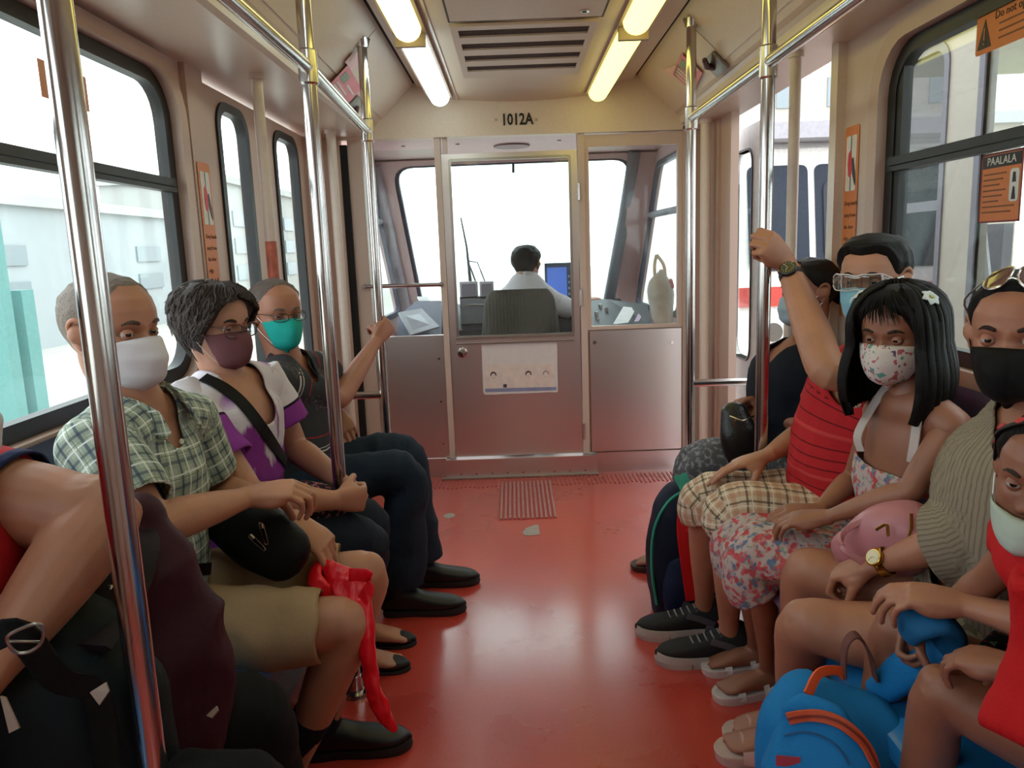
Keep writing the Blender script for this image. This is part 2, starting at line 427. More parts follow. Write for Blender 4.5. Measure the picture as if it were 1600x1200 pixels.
# air vent with four slots
av = thing('air_vent', 'cream ceiling air vent with four long dark perforated slots', 'vent', (.07, 3.28, 2.08))
frame = panel(rect(-.20, .34, 2.87, 3.70), [rect(-.168+.0*i, .308, 2.93+i*.185, 3.035+i*.185) for i in range(4)], (0, 0, 2.079), (0, 1, 0), (1, 0, 0), -.006) if False else None
bm = bmesh.new()
ys = [2.93+i*.183 for i in range(4)]
prev = 2.88
for y in ys+[None]:
    nx = y if y is not None else 3.70
    box(bm, -.165, .305, prev, nx, 2.072, 2.082)
    if y is not None: prev = y+.095
box(bm, -.19, -.165, 2.88, 3.70, 2.072, 2.082); box(bm, .305, .33, 2.88, 3.70, 2.072, 2.082)
obj('vent_frame', bm, CEIL, av)
for y in ys:
    bm = B(-.165, .305, y, y+.095, 2.0795, 2.0812)
    s = obj('slot_mesh', bm, mat('vent_mesh', '2f2220', .7, var=.5, vs=400), av)
    bm = bmesh.new()
    for j in range(5): box(bm, -.165, .305, y+.012+j*.018, y+.016+j*.018, 2.077, 2.079)
    tag(obj('slot_wires', bm, mat('vent_wire', '6b524c', .6), s), kind='stuff')
settle(av)
# fluorescent lamps: half round diffusers in two rows
LW = emat('cool_white_tube', 'dff6f4', 5.5); LY = emat('yellow_green_tube', 'f4ef9a', 2.4); LY2 = emat('warm_yellow_tube', 'fbf07c', 2.6)
HOUS = mat('lamp_housing', 'a58f80', .5)
def lamp(x, y0, y1, em, lab, tilt=0):
    t = thing('ceiling_lamp', lab, 'lamp', (x, (y0+y1)/2, 2.10), 'fluorescent ceiling lamps')
    obj('housing', B(x-.062, x+.062, y0-.02, y1+.012, 2.088, 2.105), HOUS, t, bevel=.004)
    C = [(x, y0+.045, 2.088), (x, y1-.045, 2.088)]
    bm = bmesh.new(); tube_into(bm, np.array(C), .050, .046, seg=20, side=(1, 0, 0), cap='round')
    bmesh.ops.bisect_plane(bm, geom=bm.verts[:]+bm.edges[:]+bm.faces[:], plane_co=(0, 0, 2.09), plane_no=(0, 0, 1), clear_outer=True)
    obj('diffuser', bm, em, t, smooth=True)
    obj('end_clip', B(x-.055, x+.055, y0-.012, y0+.012, 2.045, 2.09), HOUS, t, bevel=.004)
    return settle(t)
LXL, LXR = -.345, .475
lamp(LXL, 3.02, 4.24, LW, 'cool white ceiling lamp, left row, nearest the cab')
lamp(LXL, 1.76, 2.98, LY, 'yellow-green ceiling lamp, left row, next behind the white one')
lamp(LXL, .5, 1.72, LW, 'unseen left row ceiling lamp above the camera, added for its light')  # out of view: left row repeated here to light the interior
lamp(LXR, 3.04, 4.27, LY2, 'warm yellow ceiling lamp, right row, nearest the cab')
lamp(LXR, 1.78, 3.0, LY2, 'warm yellow ceiling lamp, right row, second from the cab')
lamp(LXR, .52, 1.74, LY2, 'unseen right row ceiling lamp above the camera, added for its light')  # likewise unseen, the right row carried on for extra light

# bulkhead over the cab with the car number
o_ = [(-1.1, 1.918), (1.17, 1.905), (1.17, SOF+.04), (CX+.83, SOF+.05), (CX+.60, 2.2), (CX-.60, 2.2), (CX-.83, SOF+.05), (-1.1, SOF+.04)]
bk = struct(obj('wall_bulkhead', extrude_prism(o_, 'y', YC-.03, YC+.05), CEIL))
cn = tag(text_mesh('car_number', '1012A', .083, mat('black_lettering', '15120f', .5), None, basis(at(808, 187, YC-.032), (1, 0, -.0), (0, 0, 1)) @ Matrix.Scale(.78, 4, (1, 0, 0)), bold=.0022), 'black painted number 1012A above the cab door', 'sign')
for px in (775, 838):
    p = at(px, 187, YC-.031); bm = TB([p, p+Vector((0, -.004, 0))], .008, seg=10); obj('screw', bm, mat('screw_beige', 'b49c8a', .4), bk, smooth=True)

# ---- cab partition
YP = YC
def PX(px, py, y=YP): return at(px, py, y)
ZS = .115; ZG = .84
# left panel
pl = struct(obj('wall_partition_left', B(-.80, -.405, YP, YP+.03, ZS, ZG-.005), STEEL, bevel=.003))
for z in (.2, .45, .7):
    for x in (-.44,):
        p = Vector((x, YP-.001, z)); obj('rivet', TB([p, p+Vector((0, -.004, 0))], .006, seg=8), CHROME, pl, smooth=True)
struct(obj('trim_4', B(-.878, -.80, YP-.015, YP+.05, 0, 1.92), WALL, bevel=.008))
w5 = bpy.data.objects.new('window_5', None); COL.objects.link(w5); struct(w5)
obj('pane', B(-.80, -.405, YP+.01, YP+.016, ZG, 1.86), GL, w5)
obj('cross_bar', TB([(-.83, YP-.03, 1.125), (-.405, YP-.03, 1.122)], .011), CHROME, w5, smooth=True)
obj('bar_foot', TB([(-.832, YP-.03, 1.125), (-.832, YP, 1.125)], .014), CHROME, w5, smooth=True)
obj('bar_foot', TB([(-.405, YP-.03, 1.122), (-.405, YP, 1.122)], .014), CHROME, w5, smooth=True)
struct(obj('trim_5', B(-.405, -.372, YP-.02, YP+.05, ZS, 1.925), WALL, bevel=.005))
struct(obj('trim_6', B(-.36, -.335, YP-.01, YP+.02, 1.83, 1.925), WALL, bevel=.004))
# door
d3 = bpy.data.objects.new('door_3', None); COL.objects.link(d3); struct(d3)
bm = panel(rect(-.370, .372, ZS+.005, 1.825), [rrect(-.322, .328, ZG-.02, 1.79, .012)], (0, YP-.012, 0), (1, 0, 0), (0, 0, 1), -.035)
obj('door_leaf', bm, STEEL, d3, bevel=.003)
obj('pane', B(-.325, .33, YP+.004, YP+.009, ZG-.025, 1.795), GL, d3)
for z, t in ((ZG-.035, .014), (ZG-.062, .008)):
    obj('window_ledge', B(-.335, .335, YP-.03, YP-.012, z, z+t), SILVER, d3, bevel=.003)
bm = panel(rrect(-.332, .338, ZG-.03, 1.80, .014), [rrect(-.318, .324, ZG-.014, 1.786, .008)], (0, YP-.018, 0), (1, 0, 0), (0, 0, 1), -.01)
obj('glazing_bead', bm, SILVER, d3, bevel=.002)
kp = at(723, 550, YP-.012)
kb = bmesh.new(); tube_into(kb, spline([kp, kp+Vector((0, -.012, 0)), kp+Vector((0, -.026, 0)), kp+Vector((0, -.045, 0)), kp+Vector((0, -.055, 0))], 3), [.026]*3+[.020]*2+[.012]*2+[.020]*2+[.026]*3+[.012], seg=20)
obj('door_knob', kb, CHROME, d3, smooth=True)
for z in (1.60, 1.02, .25):
    obj('hinge', TB([(.378, YP-.022, z-.045), (.378, YP-.022, z+.045)], .009, seg=10), CHROME, d3, smooth=True)
struct(obj('trim_7', B(.375, .412, YP-.02, YP+.05, ZS, 1.925), WALL, bevel=.005))
# right panel
pr = struct(obj('wall_partition_right', B(.425, .945, YP-.012, YP+.02, ZS+.01, ZG-.012), STEEL, bevel=.004))
struct(obj('wall_partition_back', B(.41, .95, YP+.004, YP+.03, ZS, ZG+.01), WALL, bevel=.003))
for px in (929, 1050):
    p = at(px, 535, YP-.012); b_ = bmesh.new(); tube_into(b_, np.array([p, p+Vector((0, -.006, 0))]), .010, seg=14); obj('latch', b_, CHROME, pr, smooth=True)
w6 = bpy.data.objects.new('window_6', None); COL.objects.link(w6); struct(w6)
bm = panel(rect(.41, .975, ZG-.005, 1.90), [rect(.436, .922, ZG+.015, 1.835)], (0, YP-.012, 0), (1, 0, 0), (0, 0, 1), -.035)
obj('frame', bm, WALL, w6, bevel=.004)
obj('pane', B(.434, .924, YP+.004, YP+.010, ZG+.012, 1.838), GL, w6)
struct(obj('trim_8', B(.948, .988, YP-.03, YP+.05, 0, 1.925), WALL, bevel=.006))
# kickboards and threshold box
struct(obj('baseboard_left', B(-.88, -.40, YP-.008, YP+.04, 0, .112), STEEL, bevel=.003))
struct(obj('baseboard_right', B(.44, 1.09, YP-.008, YP+.04, 0, .115), STEEL, bevel=.003))
th = struct(obj('baseboard_door', B(-.425, .45, YP-.055, YP+.04, .004, .112), STEEL, bevel=.004))
obj('edge_strip', B(-.45, .455, YP-.085, YP-.055, 0, .010), SILVER, th, bevel=.003)
for i in range(9):
    p = Vector((-.34+i*.09, YP-.056, .026)); obj('rivet', TB([p, p+Vector((0, -.004, 0))], .005, seg=8), CHROME, th, smooth=True)
# notice on the door
nt = thing('notice_sheet', 'laminated white notice with four small face drawings taped to the cab door', 'notice', at(812, 575, YP-.02))
N0 = at(755, 616, YP-.016); N1 = at(872, 613, YP-.016); N2 = at(751, 537, YP-.016)
nm_ = basis(N0, N1-N0, N2-N0); nw = (N1-N0).length; nh = (N2-N0).length
def flat(name, pts, z, m, parent, t=.0008, mtx=nm_):
    bm = bmesh.new()
    v0 = [bm.verts.new((p[0], p[1], z)) for p in pts]; v1 = [bm.verts.new((p[0], p[1], z+t)) for p in pts]
    bm.faces.new(v0[::-1]); bm.faces.new(v1); n = len(pts)
    for i in range(n): bm.faces.new((v0[i], v0[(i+1) % n], v1[(i+1) % n], v1[i]))
    bmesh.ops.transform(bm, matrix=mtx, verts=bm.verts[:]); return obj(name, bm, m, parent)
PAPER = mat('white_paper', 'd9d2d0', .55, var=.03); BLUEP = mat('blue_print', '8a8fb0', .6); INK = mat('dark_ink', '4a4446', .7); FACEP = mat('face_print', 'e0cfc6', .6)
flat('sheet', [(.012, -.004), (nw, .002), (nw-.002, nh+.006), (.07, nh+.006), (.055, nh), (.0, nh-.002), (0, .01)], 0, PAPER, nt)
flat('blue_print', rect(.012, nw-.01, .012, .032), .001, BLUEP, nt)
for i in range(4):
    a = .016+i*(nw-.03)/4; b = a+(nw-.03)/4-.008; cx = (a+b)/2
    f_ = flat('portrait', rect(a, b, .034, nh*.58), .001, FACEP, nt)
    cy = .034+(nh*.58-.034)*.52
    hair = [(cx+.018*math.cos(t), cy+.006+.020*math.sin(t)) for t in np.linspace(-.3, PI+.3, 12)]+[(cx+.012*math.cos(t), cy+.002+.014*math.sin(t)) for t in np.linspace(PI+.1, -.1, 10)]
    if i == 1: hair = rect(a+.001, a+.021, .036, .056)
    flat('portrait_hair', hair, .0022, INK if i != 3 else mat('grey_ink', 'a2968f', .7), f_)
    if i != 1: flat('portrait_mouth', rect(cx-.005, cx+.005, cy-.012, cy-.0105), .0022, INK, f_)
settle(nt)
# tape
# ---- cab beyond
CABW = mat('cab_lining', 'd8b9b9', .5, var=.04); CABD = mat('cab_grey_frame', '8c8f9a', .45, var=.06)
cabc = struct(obj('ceiling_cab', extrude_prism([(4.45, 1.925), (5.45, 1.925), (5.6, 1.90), (5.62, 1.95), (4.45, 1.97)], 'x', -1.0, 1.05), CABW))
for x in (-.62, -.3, .3, .72): obj('screw', TB([(x, 4.75, 1.925), (x, 4.75, 1.92)], .012, seg=10), CABD, cabc, smooth=True)
bm = TB([(.02, 4.9, 1.925), (.02, 4.9, 1.915)], .11, seg=24); obj('cab_speaker', bm, mat('cab_grille', '9a8688', .6), cabc, smooth=True)
bm = TB([(.55, 4.9, 1.925), (.55, 4.9, 1.915)], .09, seg=24); obj('cab_light_rim', bm, mat('cab_grille', '9a8688', .6), cabc, smooth=True)
# windshield wall: leans forward towards the bottom
yt, yb = 5.5, 5.9
tL, tR = at(612, 257, yt), at(990, 243, yt); bL, bR = at(656, 492, yb), at(962, 478, yb)
def quad_panel(name, outer, inner_pts, thick, m, parent=None, bev=.006):
    """outer, inner: lists of 3D points on about one plane"""
    o = Vector(outer[0]); u = (Vector(outer[1])-o).normalized(); v = Vector(outer[3])-o; v = (v-u*v.dot(u)).normalized()
    f = lambda P: [((Vector(p)-o).dot(u), (Vector(p)-o).dot(v)) for p in P]
    return obj(name, panel(f(outer), [f(h) for h in inner_pts], o, u, v, thick), m, parent, bevel=bev)
def roundq(P, r, n=5):
    """round the corners of a 3D polygon"""
    out = []; m = len(P)
    for i in range(m):
        a, b, c = P[i-1], P[i], P[(i+1) % m]; d0 = (a-b).normalized()*r; d1 = (c-b).normalized()*r
        for k in range(n+1):
            t = k/n; out.append((b+d0)*(1-t)**2+b*2*t*(1-t)+(b+d1)*t*t)
    return out
def lerp(a, b, t): return a*(1-t)+b*t
wsout = [Vector((-.80, 5.99, .55)), Vector((.86, 5.99, .55)), Vector((1.00, 5.45, 1.93)), Vector((-.95, 5.45, 1.93))]
wpl_n = (wsout[1]-wsout[0]).cross(wsout[3]-wsout[0]).normalized()
def onws(p):
    c = Vector((0, 0, CAMH)); d = p-c; t = (wsout[0]-c).dot(wpl_n)/d.dot(wpl_n); return c+d*t
hole = [onws(x) for x in (at(662, 505, 5.8), at(955, 492, 5.8), at(990, 243, 5.5), at(612, 258, 5.5))]
ws = struct(quad_panel('wall_windshield', wsout, [roundq(hole, .14)], .05, CABW))
w7 = bpy.data.objects.new('window_7', None); COL.objects.link(w7); struct(w7)
cen = sum(hole, Vector())/4
inn = [lerp(p, cen, .035) for p in hole]
quad_panel('gasket', roundq(hole, .14), [roundq(inn, .12)], -.02, mat('cab_gasket', '4a4a5c', .45), w7) if False else None
def quad_ring(name, outer, inner, nrm, off, m, parent):
    bm = bmesh.new(); n = len(outer)
    A = [bm.verts.new(p+nrm*off) for p in outer]; Bv = [bm.verts.new(p+nrm*off) for p in inner]
    C = [bm.verts.new(p-nrm*off) for p in outer]; D = [bm.verts.new(p-nrm*off) for p in inner]
    for i in range(n):
        j = (i+1) % n
        bm.faces.new((A[i], A[j], Bv[j], Bv[i])); bm.faces.new((C[i], D[i], D[j], C[j])); bm.faces.new((Bv[i], Bv[j], D[j], D[i])); bm.faces.new((A[i], C[i], C[j], A[j]))
    return obj(name, bm, m, parent)
GASK = mat('cab_gasket', '4a4a5c', .45)
quad_ring('gasket', roundq(hole, .14), roundq(inn, .12), wpl_n, .02, GASK, w7)
def poly(name, P, m, parent, t=.004):
    n_ = (P[1]-P[0]).cross(P[-1]-P[0]).normalized()
    bm = bmesh.new(); a = [bm.verts.new(p) for p in P]; b = [bm.verts.new(p+n_*t) for p in P]; bm.faces.new(a); bm.faces.new(b[::-1])
    for i in range(len(P)): bm.faces.new((a[i], b[i], b[(i+1) % len(P)], a[(i+1) % len(P)]))
    return obj(name, bm, m, parent)
poly('pane', roundq(hole, .14), GL, w7)
# cab side walls with quarter windows
for sg, nm, n_, wx in ((-1, 'left', 8, -.885), (1, 'right', 9, 1.0)):
    a = Vector((wx, 4.46, 0)); b = wsout[0 if sg < 0 else 1]; c = wsout[3 if sg < 0 else 2]
    O = [Vector((wx, 4.46, .3)), Vector((b.x, b.y, .3)), Vector((b.x, b.y, b.z)), c.copy(), Vector((wx, 4.46, 1.93))]
    # window hole: sloping front edge
    def side(y, z):   # point on the side wall at depth y
        t = (y-4.46)/(c.y-4.46); xx = wx+(lerp(b.x, c.x, (z-.55)/1.38)-wx)*min(1, t*(c.y-4.46)/(lerp(b.y, c.y, (z-.55)/1.38)-4.46)) ; return Vector((xx, y, z))
    fr = lambda z: lerp(b.y, c.y, (z-.55)/1.38)-.14
    H = [side(4.62, .86), side(fr(.86), .86), side(fr(1.84), 1.84), side(4.62, 1.84)]
    bm = bmesh.new(); HR = roundq(H, .09)
    sw = bpy.data.objects.new('wall_cab_'+nm, None); COL.objects.link(sw); struct(sw)
    # ring between outer quad and the hole, built as strips
    Oq = [side(4.46, .3), side(fr(.3)+.14, .3), side(fr(1.93)+.14, 1.93), side(4.46, 1.93)]
    def ringquad(nm2, Oq, Hq, m, par, offx):
        n1 = len(Hq)//4; bm = bmesh.new(); X = Vector((offx, 0, 0))
        hv = [bm.verts.new(p) for p in Hq]; ov = [bm.verts.new(p) for p in Oq]; h2 = [bm.verts.new(p+X) for p in Hq]
        for q in range(4):
            seg = hv[q*n1:(q+1)*n1]
            for i in range(n1-1): bm.faces.new((ov[q], seg[i], seg[i+1]))
            bm.faces.new((ov[q], seg[-1], hv[((q+1) % 4)*n1], ov[(q+1) % 4]))
        for i in range(len(hv)): j = (i+1) % len(hv); bm.faces.new((hv[i], h2[i], h2[j], hv[j]))
        return obj(nm2, bm, m, par)
    ringquad('lining', Oq, HR, CABW, sw, sg*.04)
    wn = bpy.data.objects.new('window_%d' % n_, None); COL.objects.link(wn); struct(wn)
    cc = sum(H, Vector())/4
    quad_ring('gasket', HR, roundq([lerp(p, cc, .07) for p in H], .08), Vector((1, 0, 0)), .015, GASK, wn)
    poly('pane', HR, GL, wn)
    z = 1.52 if sg < 0 else 1.50
    tube = TB([side(4.62, z), side(fr(z), z)], .022, seg=8); obj('mid_rail', tube, CABD, wn)
# A-pillars in grey
struct(obj('trim_9', TB([wsout[0]+Vector((.02, -.05, .0)), lerp(wsout[0], wsout[3], .5)+Vector((.02, -.05, 0)), wsout[3]+Vector((.03, -.05, -.04))], .055, seg=10, power=3), mat('cab_pillar_pale', 'b9b3bf', .45)))
struct(obj('trim_10', TB([at(945, 505, 5.75), at(975, 340, 5.62), at(992, 235, 5.4)], .042, seg=10, power=3), CABD))
# cab desk
DESK = mat('dark_console_plastic', '2b2c36', .5, var=.1, vs=60); DESK2 = mat('grey_console_top', '6a6a78', .45)
ck = thing('driver_console', 'wide dark grey driver desk under the windshield with controls', 'console', (.03, 5.3, .3))
bm = extrude_prism([(5.15, .3), (5.62, .3), (5.72, .90), (5.55, .93), (5.25, .84), (5.15, .78)], 'x', -.70, .76); obj('desk', bm, DESK, ck, bevel=.012)
# side consoles
def tray(P, name, m, par, t=.03):
    return poly(name, P, m, par, t)
lc = [at(622, 528, 4.65), at(690, 528, 4.75), at(690, 470, 5.1), at(650, 470, 5.15), at(622, 495, 4.9)]
bm = bmesh.new(); top = [bm.verts.new(p) for p in lc]; bot = [bm.verts.new(Vector((p.x, p.y, .5))) for p in lc]
bm.faces.new(top); bm.faces.new(bot[::-1])
for i in range(5): bm.faces.new((top[i], bot[i], bot[(i+1) % 5], top[(i+1) % 5]))
obj('side_console', bm, mat('console_grey', '75768a', .5), ck, bevel=.01)
rc = [at(920, 512, 4.65), at(1018, 508, 4.65), at(1012, 475, 5.0), at(950, 468, 5.3), at(920, 470, 5.3)]
bm = bmesh.new(); top = [bm.verts.new(p) for p in rc]; bot = [bm.verts.new(Vector((p.x, p.y, .5))) for p in rc]
bm.faces.new(top); bm.faces.new(bot[::-1])
for i in range(5): bm.faces.new((top[i], bot[i], bot[(i+1) % 5], top[(i+1) % 5]))
obj('side_console', bm, DESK, ck, bevel=.01)
for (px, py, y) in ((938, 480, 5.1), (932, 492, 4.9), (948, 485, 5.0), (934, 502, 4.8)):
    p = at(px, py, y); obj('control_knob', TB([p+Vector((0, 0, -.02)), p+Vector((0, 0, .02))], .012, seg=10), CHROME, ck, smooth=True)
obj('instrument_binnacle', B(-.36, -.08, 5.2, 5.4, .82, 1.0), mat('binnacle_grey', '8f8e98', .5), ck, bevel=.012)
ARC = bmesh.new(); tube_into(ARC, spline([at(722, 480, 5.18), at(735, 476, 5.18), at(757, 476, 5.18)], 4), .006, seg=8); obj('binnacle_trim', ARC, SILVER, ck, smooth=True)
settle(ck)
# printed screens / sheets
def slab(name, lab, cat, P, m, t=.012, grp=None):
    o = poly(name, P, m, None, -t); return tag(o, lab, cat, grp)
slab('log_sheet', 'white log sheet lying on the left cab console', 'paper', [at(628, 493, 4.86), at(650, 488, 4.98), at(668, 514, 4.78), at(645, 521, 4.70)], mat('bright_paper', 'f4f2f6', .5))
slab('clipboard', 'pale clipboard under the log sheet on the left cab console', 'clipboard', [at(622, 490, 4.84), at(658, 484, 4.99), at(686, 512, 4.76), at(641, 525, 4.66)], mat('pale_board', 'b4b3c0', .4), .01)
slab('log_sheet', 'white sheet on a tray on the right cab console', 'paper', [at(958, 506, 4.71), at(980, 507, 4.69), at(994, 481, 5.02), at(974, 479, 5.04)], mat('bright_paper', 'f4f2f6', .5))
slab('paper_folder', 'narrow pale lilac folder leaning on the right cab console', 'folder', [at(988, 508, 4.68), at(994, 508, 4.68), at(1010, 482, 4.98), at(1002, 481, 5.0)], mat('lilac_card', 'cbb2cf', .5))
slab('card_reader', 'small framed white panel at the back of the left console', 'device', [at(652, 466, 5.2), at(668, 467, 5.2), at(676, 480, 5.1), at(662, 481, 5.1)], mat('bright_paper', 'f4f2f6', .5), .015)
mo = thing('cab_monitor', 'upright dark cab monitor with a blue screen to the right of the driver', 'monitor', at(870, 485, 5.35))
p0, p1 = at(853, 485, 5.35), at(893, 410, 5.35)
obj('monitor_case', B(p0.x, p1.x, 5.35, 5.41, p0.z-.05, p1.z), mat('monitor_case', '56657e', .5), mo, bevel=.01)
obj('screen', B(p0.x+.015, p1.x-.035, 5.345, 5.352, p0.z+.05, p1.z-.03), emat('blue_screen', '4d6fc4', .55), mo)
obj('monitor_button', B(p0.x+.002, p0.x+.013, 5.343, 5.35, p0.z+.09, p0.z+.11), emat('green_button', '9fe060', .8), mo)
for i in range(5): obj('monitor_button', B(p1.x-.026, p1.x-.014, 5.343, 5.35, p0.z+.06+i*.04, p0.z+.075+i*.04), mat('key_grey', 'b9c4d8', .5), mo)
settle(mo)
for a, b, lab in ((719, 746, 'left'), (750, 771, 'right')):
    t = thing('gauge_panel', 'small framed %s gauge panel standing on the driver desk' % lab, 'gauge', at((a+b)/2, 470, 5.2))
    q0, q1 = at(a, 462, 5.2), at(b, 443, 5.2)
    obj('gauge_frame', B(q0.x, q1.x, 5.2, 5.24, q0.z-.02, q1.z+.015), mat('gauge_frame', 'd8d2dc', .4), t, bevel=.004)
    obj('gauge_face', B(q0.x+.012, q1.x-.012, 5.193, 5.2, q0.z-.008, q1.z), mat('gauge_face', '8f8797', .4), t)
    settle(t)
# wipers outside
wi = thing('windshield_wiper', 'long thin windshield wiper standing left of the driver', 'wiper', at(735, 450, 6.0))
obj('wiper_blade', TB([at(720, 340, 5.78), at(729, 385, 5.86), at(736, 450, 6.0)], [.005, .008, .014], seg=6), mat('wiper_black', '3c3c44', .5), wi, smooth=True)
obj('wiper_arm', TB([at(734, 415, 5.95), at(746, 448, 6.02)], .006, seg=6), mat('wiper_black', '3c3c44', .5), wi)
obj('wiper_arm', TB([at(733, 408, 5.95), at(746, 410, 5.97), at(760, 446, 6.02)], .005, seg=6), mat('wiper_black', '3c3c44', .5), wi)
settle(wi)
tag(obj('sun_visor_strap', TB([at(802, 247, 5.5), at(802, 270, 5.5)], .009, seg=8), DARK), 'short black strap hanging at the top of the windshield', 'strap')

# ---- rails, poles
RZ = 1.79; RXL = -.54; RXR = .738; PR = .0195
CLAMP = mat('cast_clamp', 'd0cbc8', .22, metal=1)
def pole(x, y, lab, top=2.19, z0=0, sock=True, lean=0):
    t = thing('grab_pole', lab, 'pole', (x, y, 0), 'vertical steel grab poles')
    obj('tube', TB([(x, y, z0), (x, y, RZ-.03), (x, y, RZ+.03), (x, y, top)], PR, seg=20), CHROME, t, smooth=True)
    if sock:
        obj('clamp', TB([(x, y, RZ-.045), (x, y, RZ-.04), (x, y, RZ+.04), (x, y, RZ+.045)], [PR+.001, PR+.006, PR+.006, PR+.001], seg=20), CLAMP, t, smooth=True)
    if z0 == 0:
        obj('floor_flange', TB([(x, y, 0), (x, y, .012), (x, y, .014), (x, y, .06)], [.045, .042, .026, .022], seg=20), CHROME, t, smooth=True)
    obj('ceiling_flange', TB([(x, y, top-.03), (x, y, top)], [.024, .034], seg=20), CHROME, t, smooth=True)
    return settle(t)
def ctop(x):   # height of the cove above x
    d = abs(x-CX); return 2.19 if d < .6 else 2.195-(d-.6)/.23*.22
PN = at(137, 400, .975); P2_ = Vector((-.518, 2.147, 0)); P3_ = Vector((-.562, 3.235, 0))
pole(PN.x, PN.y, 'steel grab pole closest to the camera, at far left', top=ctop(PN.x))
pole(P2_.x, P2_.y, 'steel grab pole in front of the woman in the purple and white top', top=ctop(P2_.x))
pole(P3_.x, P3_.y, 'steel grab pole held by the man in the teal mask', top=ctop(P3_.x))
pole(.735, 2.29, 'steel grab pole held by the man in the red striped shirt', top=ctop(.735))
pole(.733, 3.232, 'steel grab pole between the doorway and the cab partition, right side', top=ctop(.733))
for pts, lab in (([(-.535, -1.2, RZ), (PN.x, PN.y, RZ), (P2_.x, P2_.y, RZ), (P3_.x, P3_.y, RZ)], 'long overhead steel handrail on the left side'),
                 ([(.74, -1.2, RZ), (.735, 2.29, RZ), (.733, 3.232, RZ)], 'long overhead steel handrail on the right side')):
    tag(obj('handrail', TB(pts, PR-.002, seg=20), CHROME, smooth=True), lab, 'handrail', 'overhead handrails')
# low cross bars by the doors
b0, b1 = at(545, 620, 3.235), at(592, 617, 3.235)
tag(obj('guard_bar', TB([(b0.x-.35, 3.235, b1.z), (P3_.x, 3.235, b1.z)], .016, seg=16), CHROME, smooth=True), 'short steel guard bar running from the left door wall to the pole', 'bar')
b2 = at(1130, 597, 3.232)
tag(obj('guard_bar', TB([(.733, 3.232, b2.z), (1.04, 3.232, b2.z-.002)], .016, seg=16), CHROME, smooth=True), 'short steel guard bar crossing beside the open doorway', 'bar')
for x, y, r, lab, m in ((-.862, 2.822, .019, 'cream painted post between the left window and the left door, red paint scrapes', POSTW), (-.90, 4.1, .024, 'cream painted post at the far side of the left door', POSTW),
                  (.992, 2.80, .019, 'cream painted post at the near side of the open doorway', POSTW), (1.028, 4.2, .026, 'cream painted post at the far side of the open doorway', SOFF)):
    t = thing('door_post', lab, 'post', (x, y, 0), 'painted posts by the doors')
    obj('tube', TB([(x, y, 0), (x, y, SOF)], r, seg=16), m, t, smooth=True)
    obj('collar', TB([(x, y, SOF-.02), (x, y, SOF)], r+.008, seg=16), m, t, smooth=True)
    if y == 2.822: obj('red_wrap', TB([(x, y, 1.18), (x, y, 1.36)], r+.0012, seg=16), mat('scraped_red_paint', 'b8604a', .5, var=.4, vs=25), t, smooth=True)
    settle(t)
for x, y in ((-.80, 2.35), (-.78, 3.1), (-.78, 3.7)):
    obj('soffit_screw', TB([(x, y, SOF), (x, y, SOF-.004)], .012, seg=10), mat('soffit_screw', '6a5648', .5), fl) if False else None

# ---- stickers
ORG = mat('orange_sticker', 'd0783c', .5, var=.04); WHT = mat('sticker_white', 'd8d4d0', .5); REDS = mat('sticker_red', 'c8323c', .5); BLK = mat('sticker_black', '20191a', .5); BRN = mat('sticker_brown_text', '7a4a2c', .6)
def sticker_keep(o, u, lab):
    # vertical orange door warning: picture then text; o = lower left, u = reading direction
    t = thing('warning_sticker', lab, 'sticker', o, 'orange door warning stickers')
    m = basis(o, u, (0, 0, 1)); w, h = .105, .62
    flat('sticker_sheet', rrect(0, w, 0, h, .01, 2), 0, ORG, t, mtx=m)
    flat('picture_field', rrect(.014, w-.014, h-.205, h-.03, .006, 2), .001, WHT, t, mtx=m)
    flat('door_line', rect(w*.5-.002, w*.5+.002, h-.205, h-.03), .002, BLK, t, mtx=m)
    flat('red_hand', [(.03, h-.12), (.035, h-.085), (.05, h-.075), (.06, h-.10), (.062, h-.14), (.052, h-.165), (.036, h-.155)], .0022, REDS, t, mtx=m)
    flat('dark_hand', [(.062, h-.105), (.072, h-.10), (.088, h-.15), (.092, h-.18), (.085, h-.19), (.066, h-.15)], .0022, BLK, t, mtx=m)
    for i, s in enumerate(('Keep hands', 'away from', 'the door', 'edge.')):
        text_mesh('sticker_text' , s, .020, BRN, t, m @ Matrix.Translation((.014, h-.245-i*.038, .0012)), 'LEFT')
    for i in range(3): flat('text_line', rect(.014, .09-.02*i, h-.43-i*.022, h-.425-i*.022), .0012, BRN, t, mtx=m)
    return settle(t)
sk = sticker_keep(Vector((XL+.0225, 2.640, 1.005)), (0, 1, 0), 'tall orange door warning sticker beside the left window')
pr_ = Vector((XR-.002, 2.685, 1.075))
sk2 = sticker_keep(Vector((XR-.002, 2.672, 1.035)), (0, -1, 0), 'tall orange door warning sticker beside the right doorway')
# right window: two stickers on the glass (inside face)
XG = XR+.018
ps = atx(1523, 80, XG); 
t = thing('warning_sticker', 'orange strip with a black warning triangle at the top of the right window', 'sticker', ps)
m_ = basis(atx(1524, 90, XG), (0, -1, 0), (0, 0, 1))
flat('sticker_sheet', rrect(0, .46, 0, .095, .008, 2), 0, ORG, t, mtx=m_)
flat('triangle', [(.008, .012), (.062, .012), (.035, .078)], .001, BLK, t, mtx=m_)
flat('exclamation', rect(.033, .037, .03, .058), .002, ORG, t, mtx=m_); flat('exclamation', rect(.033, .037, .02, .025), .002, ORG, t, mtx=m_)
text_mesh('sticker_text', 'Do not open the window', .026, BLK, t, m_ @ Matrix.Translation((.072, .075, .0012)), 'LEFT')
for i in range(3): flat('text_line', rect(.09, .42-.05*i, .052-i*.016, .056-i*.016), .001, BRN, t, mtx=m_)
settle(t)
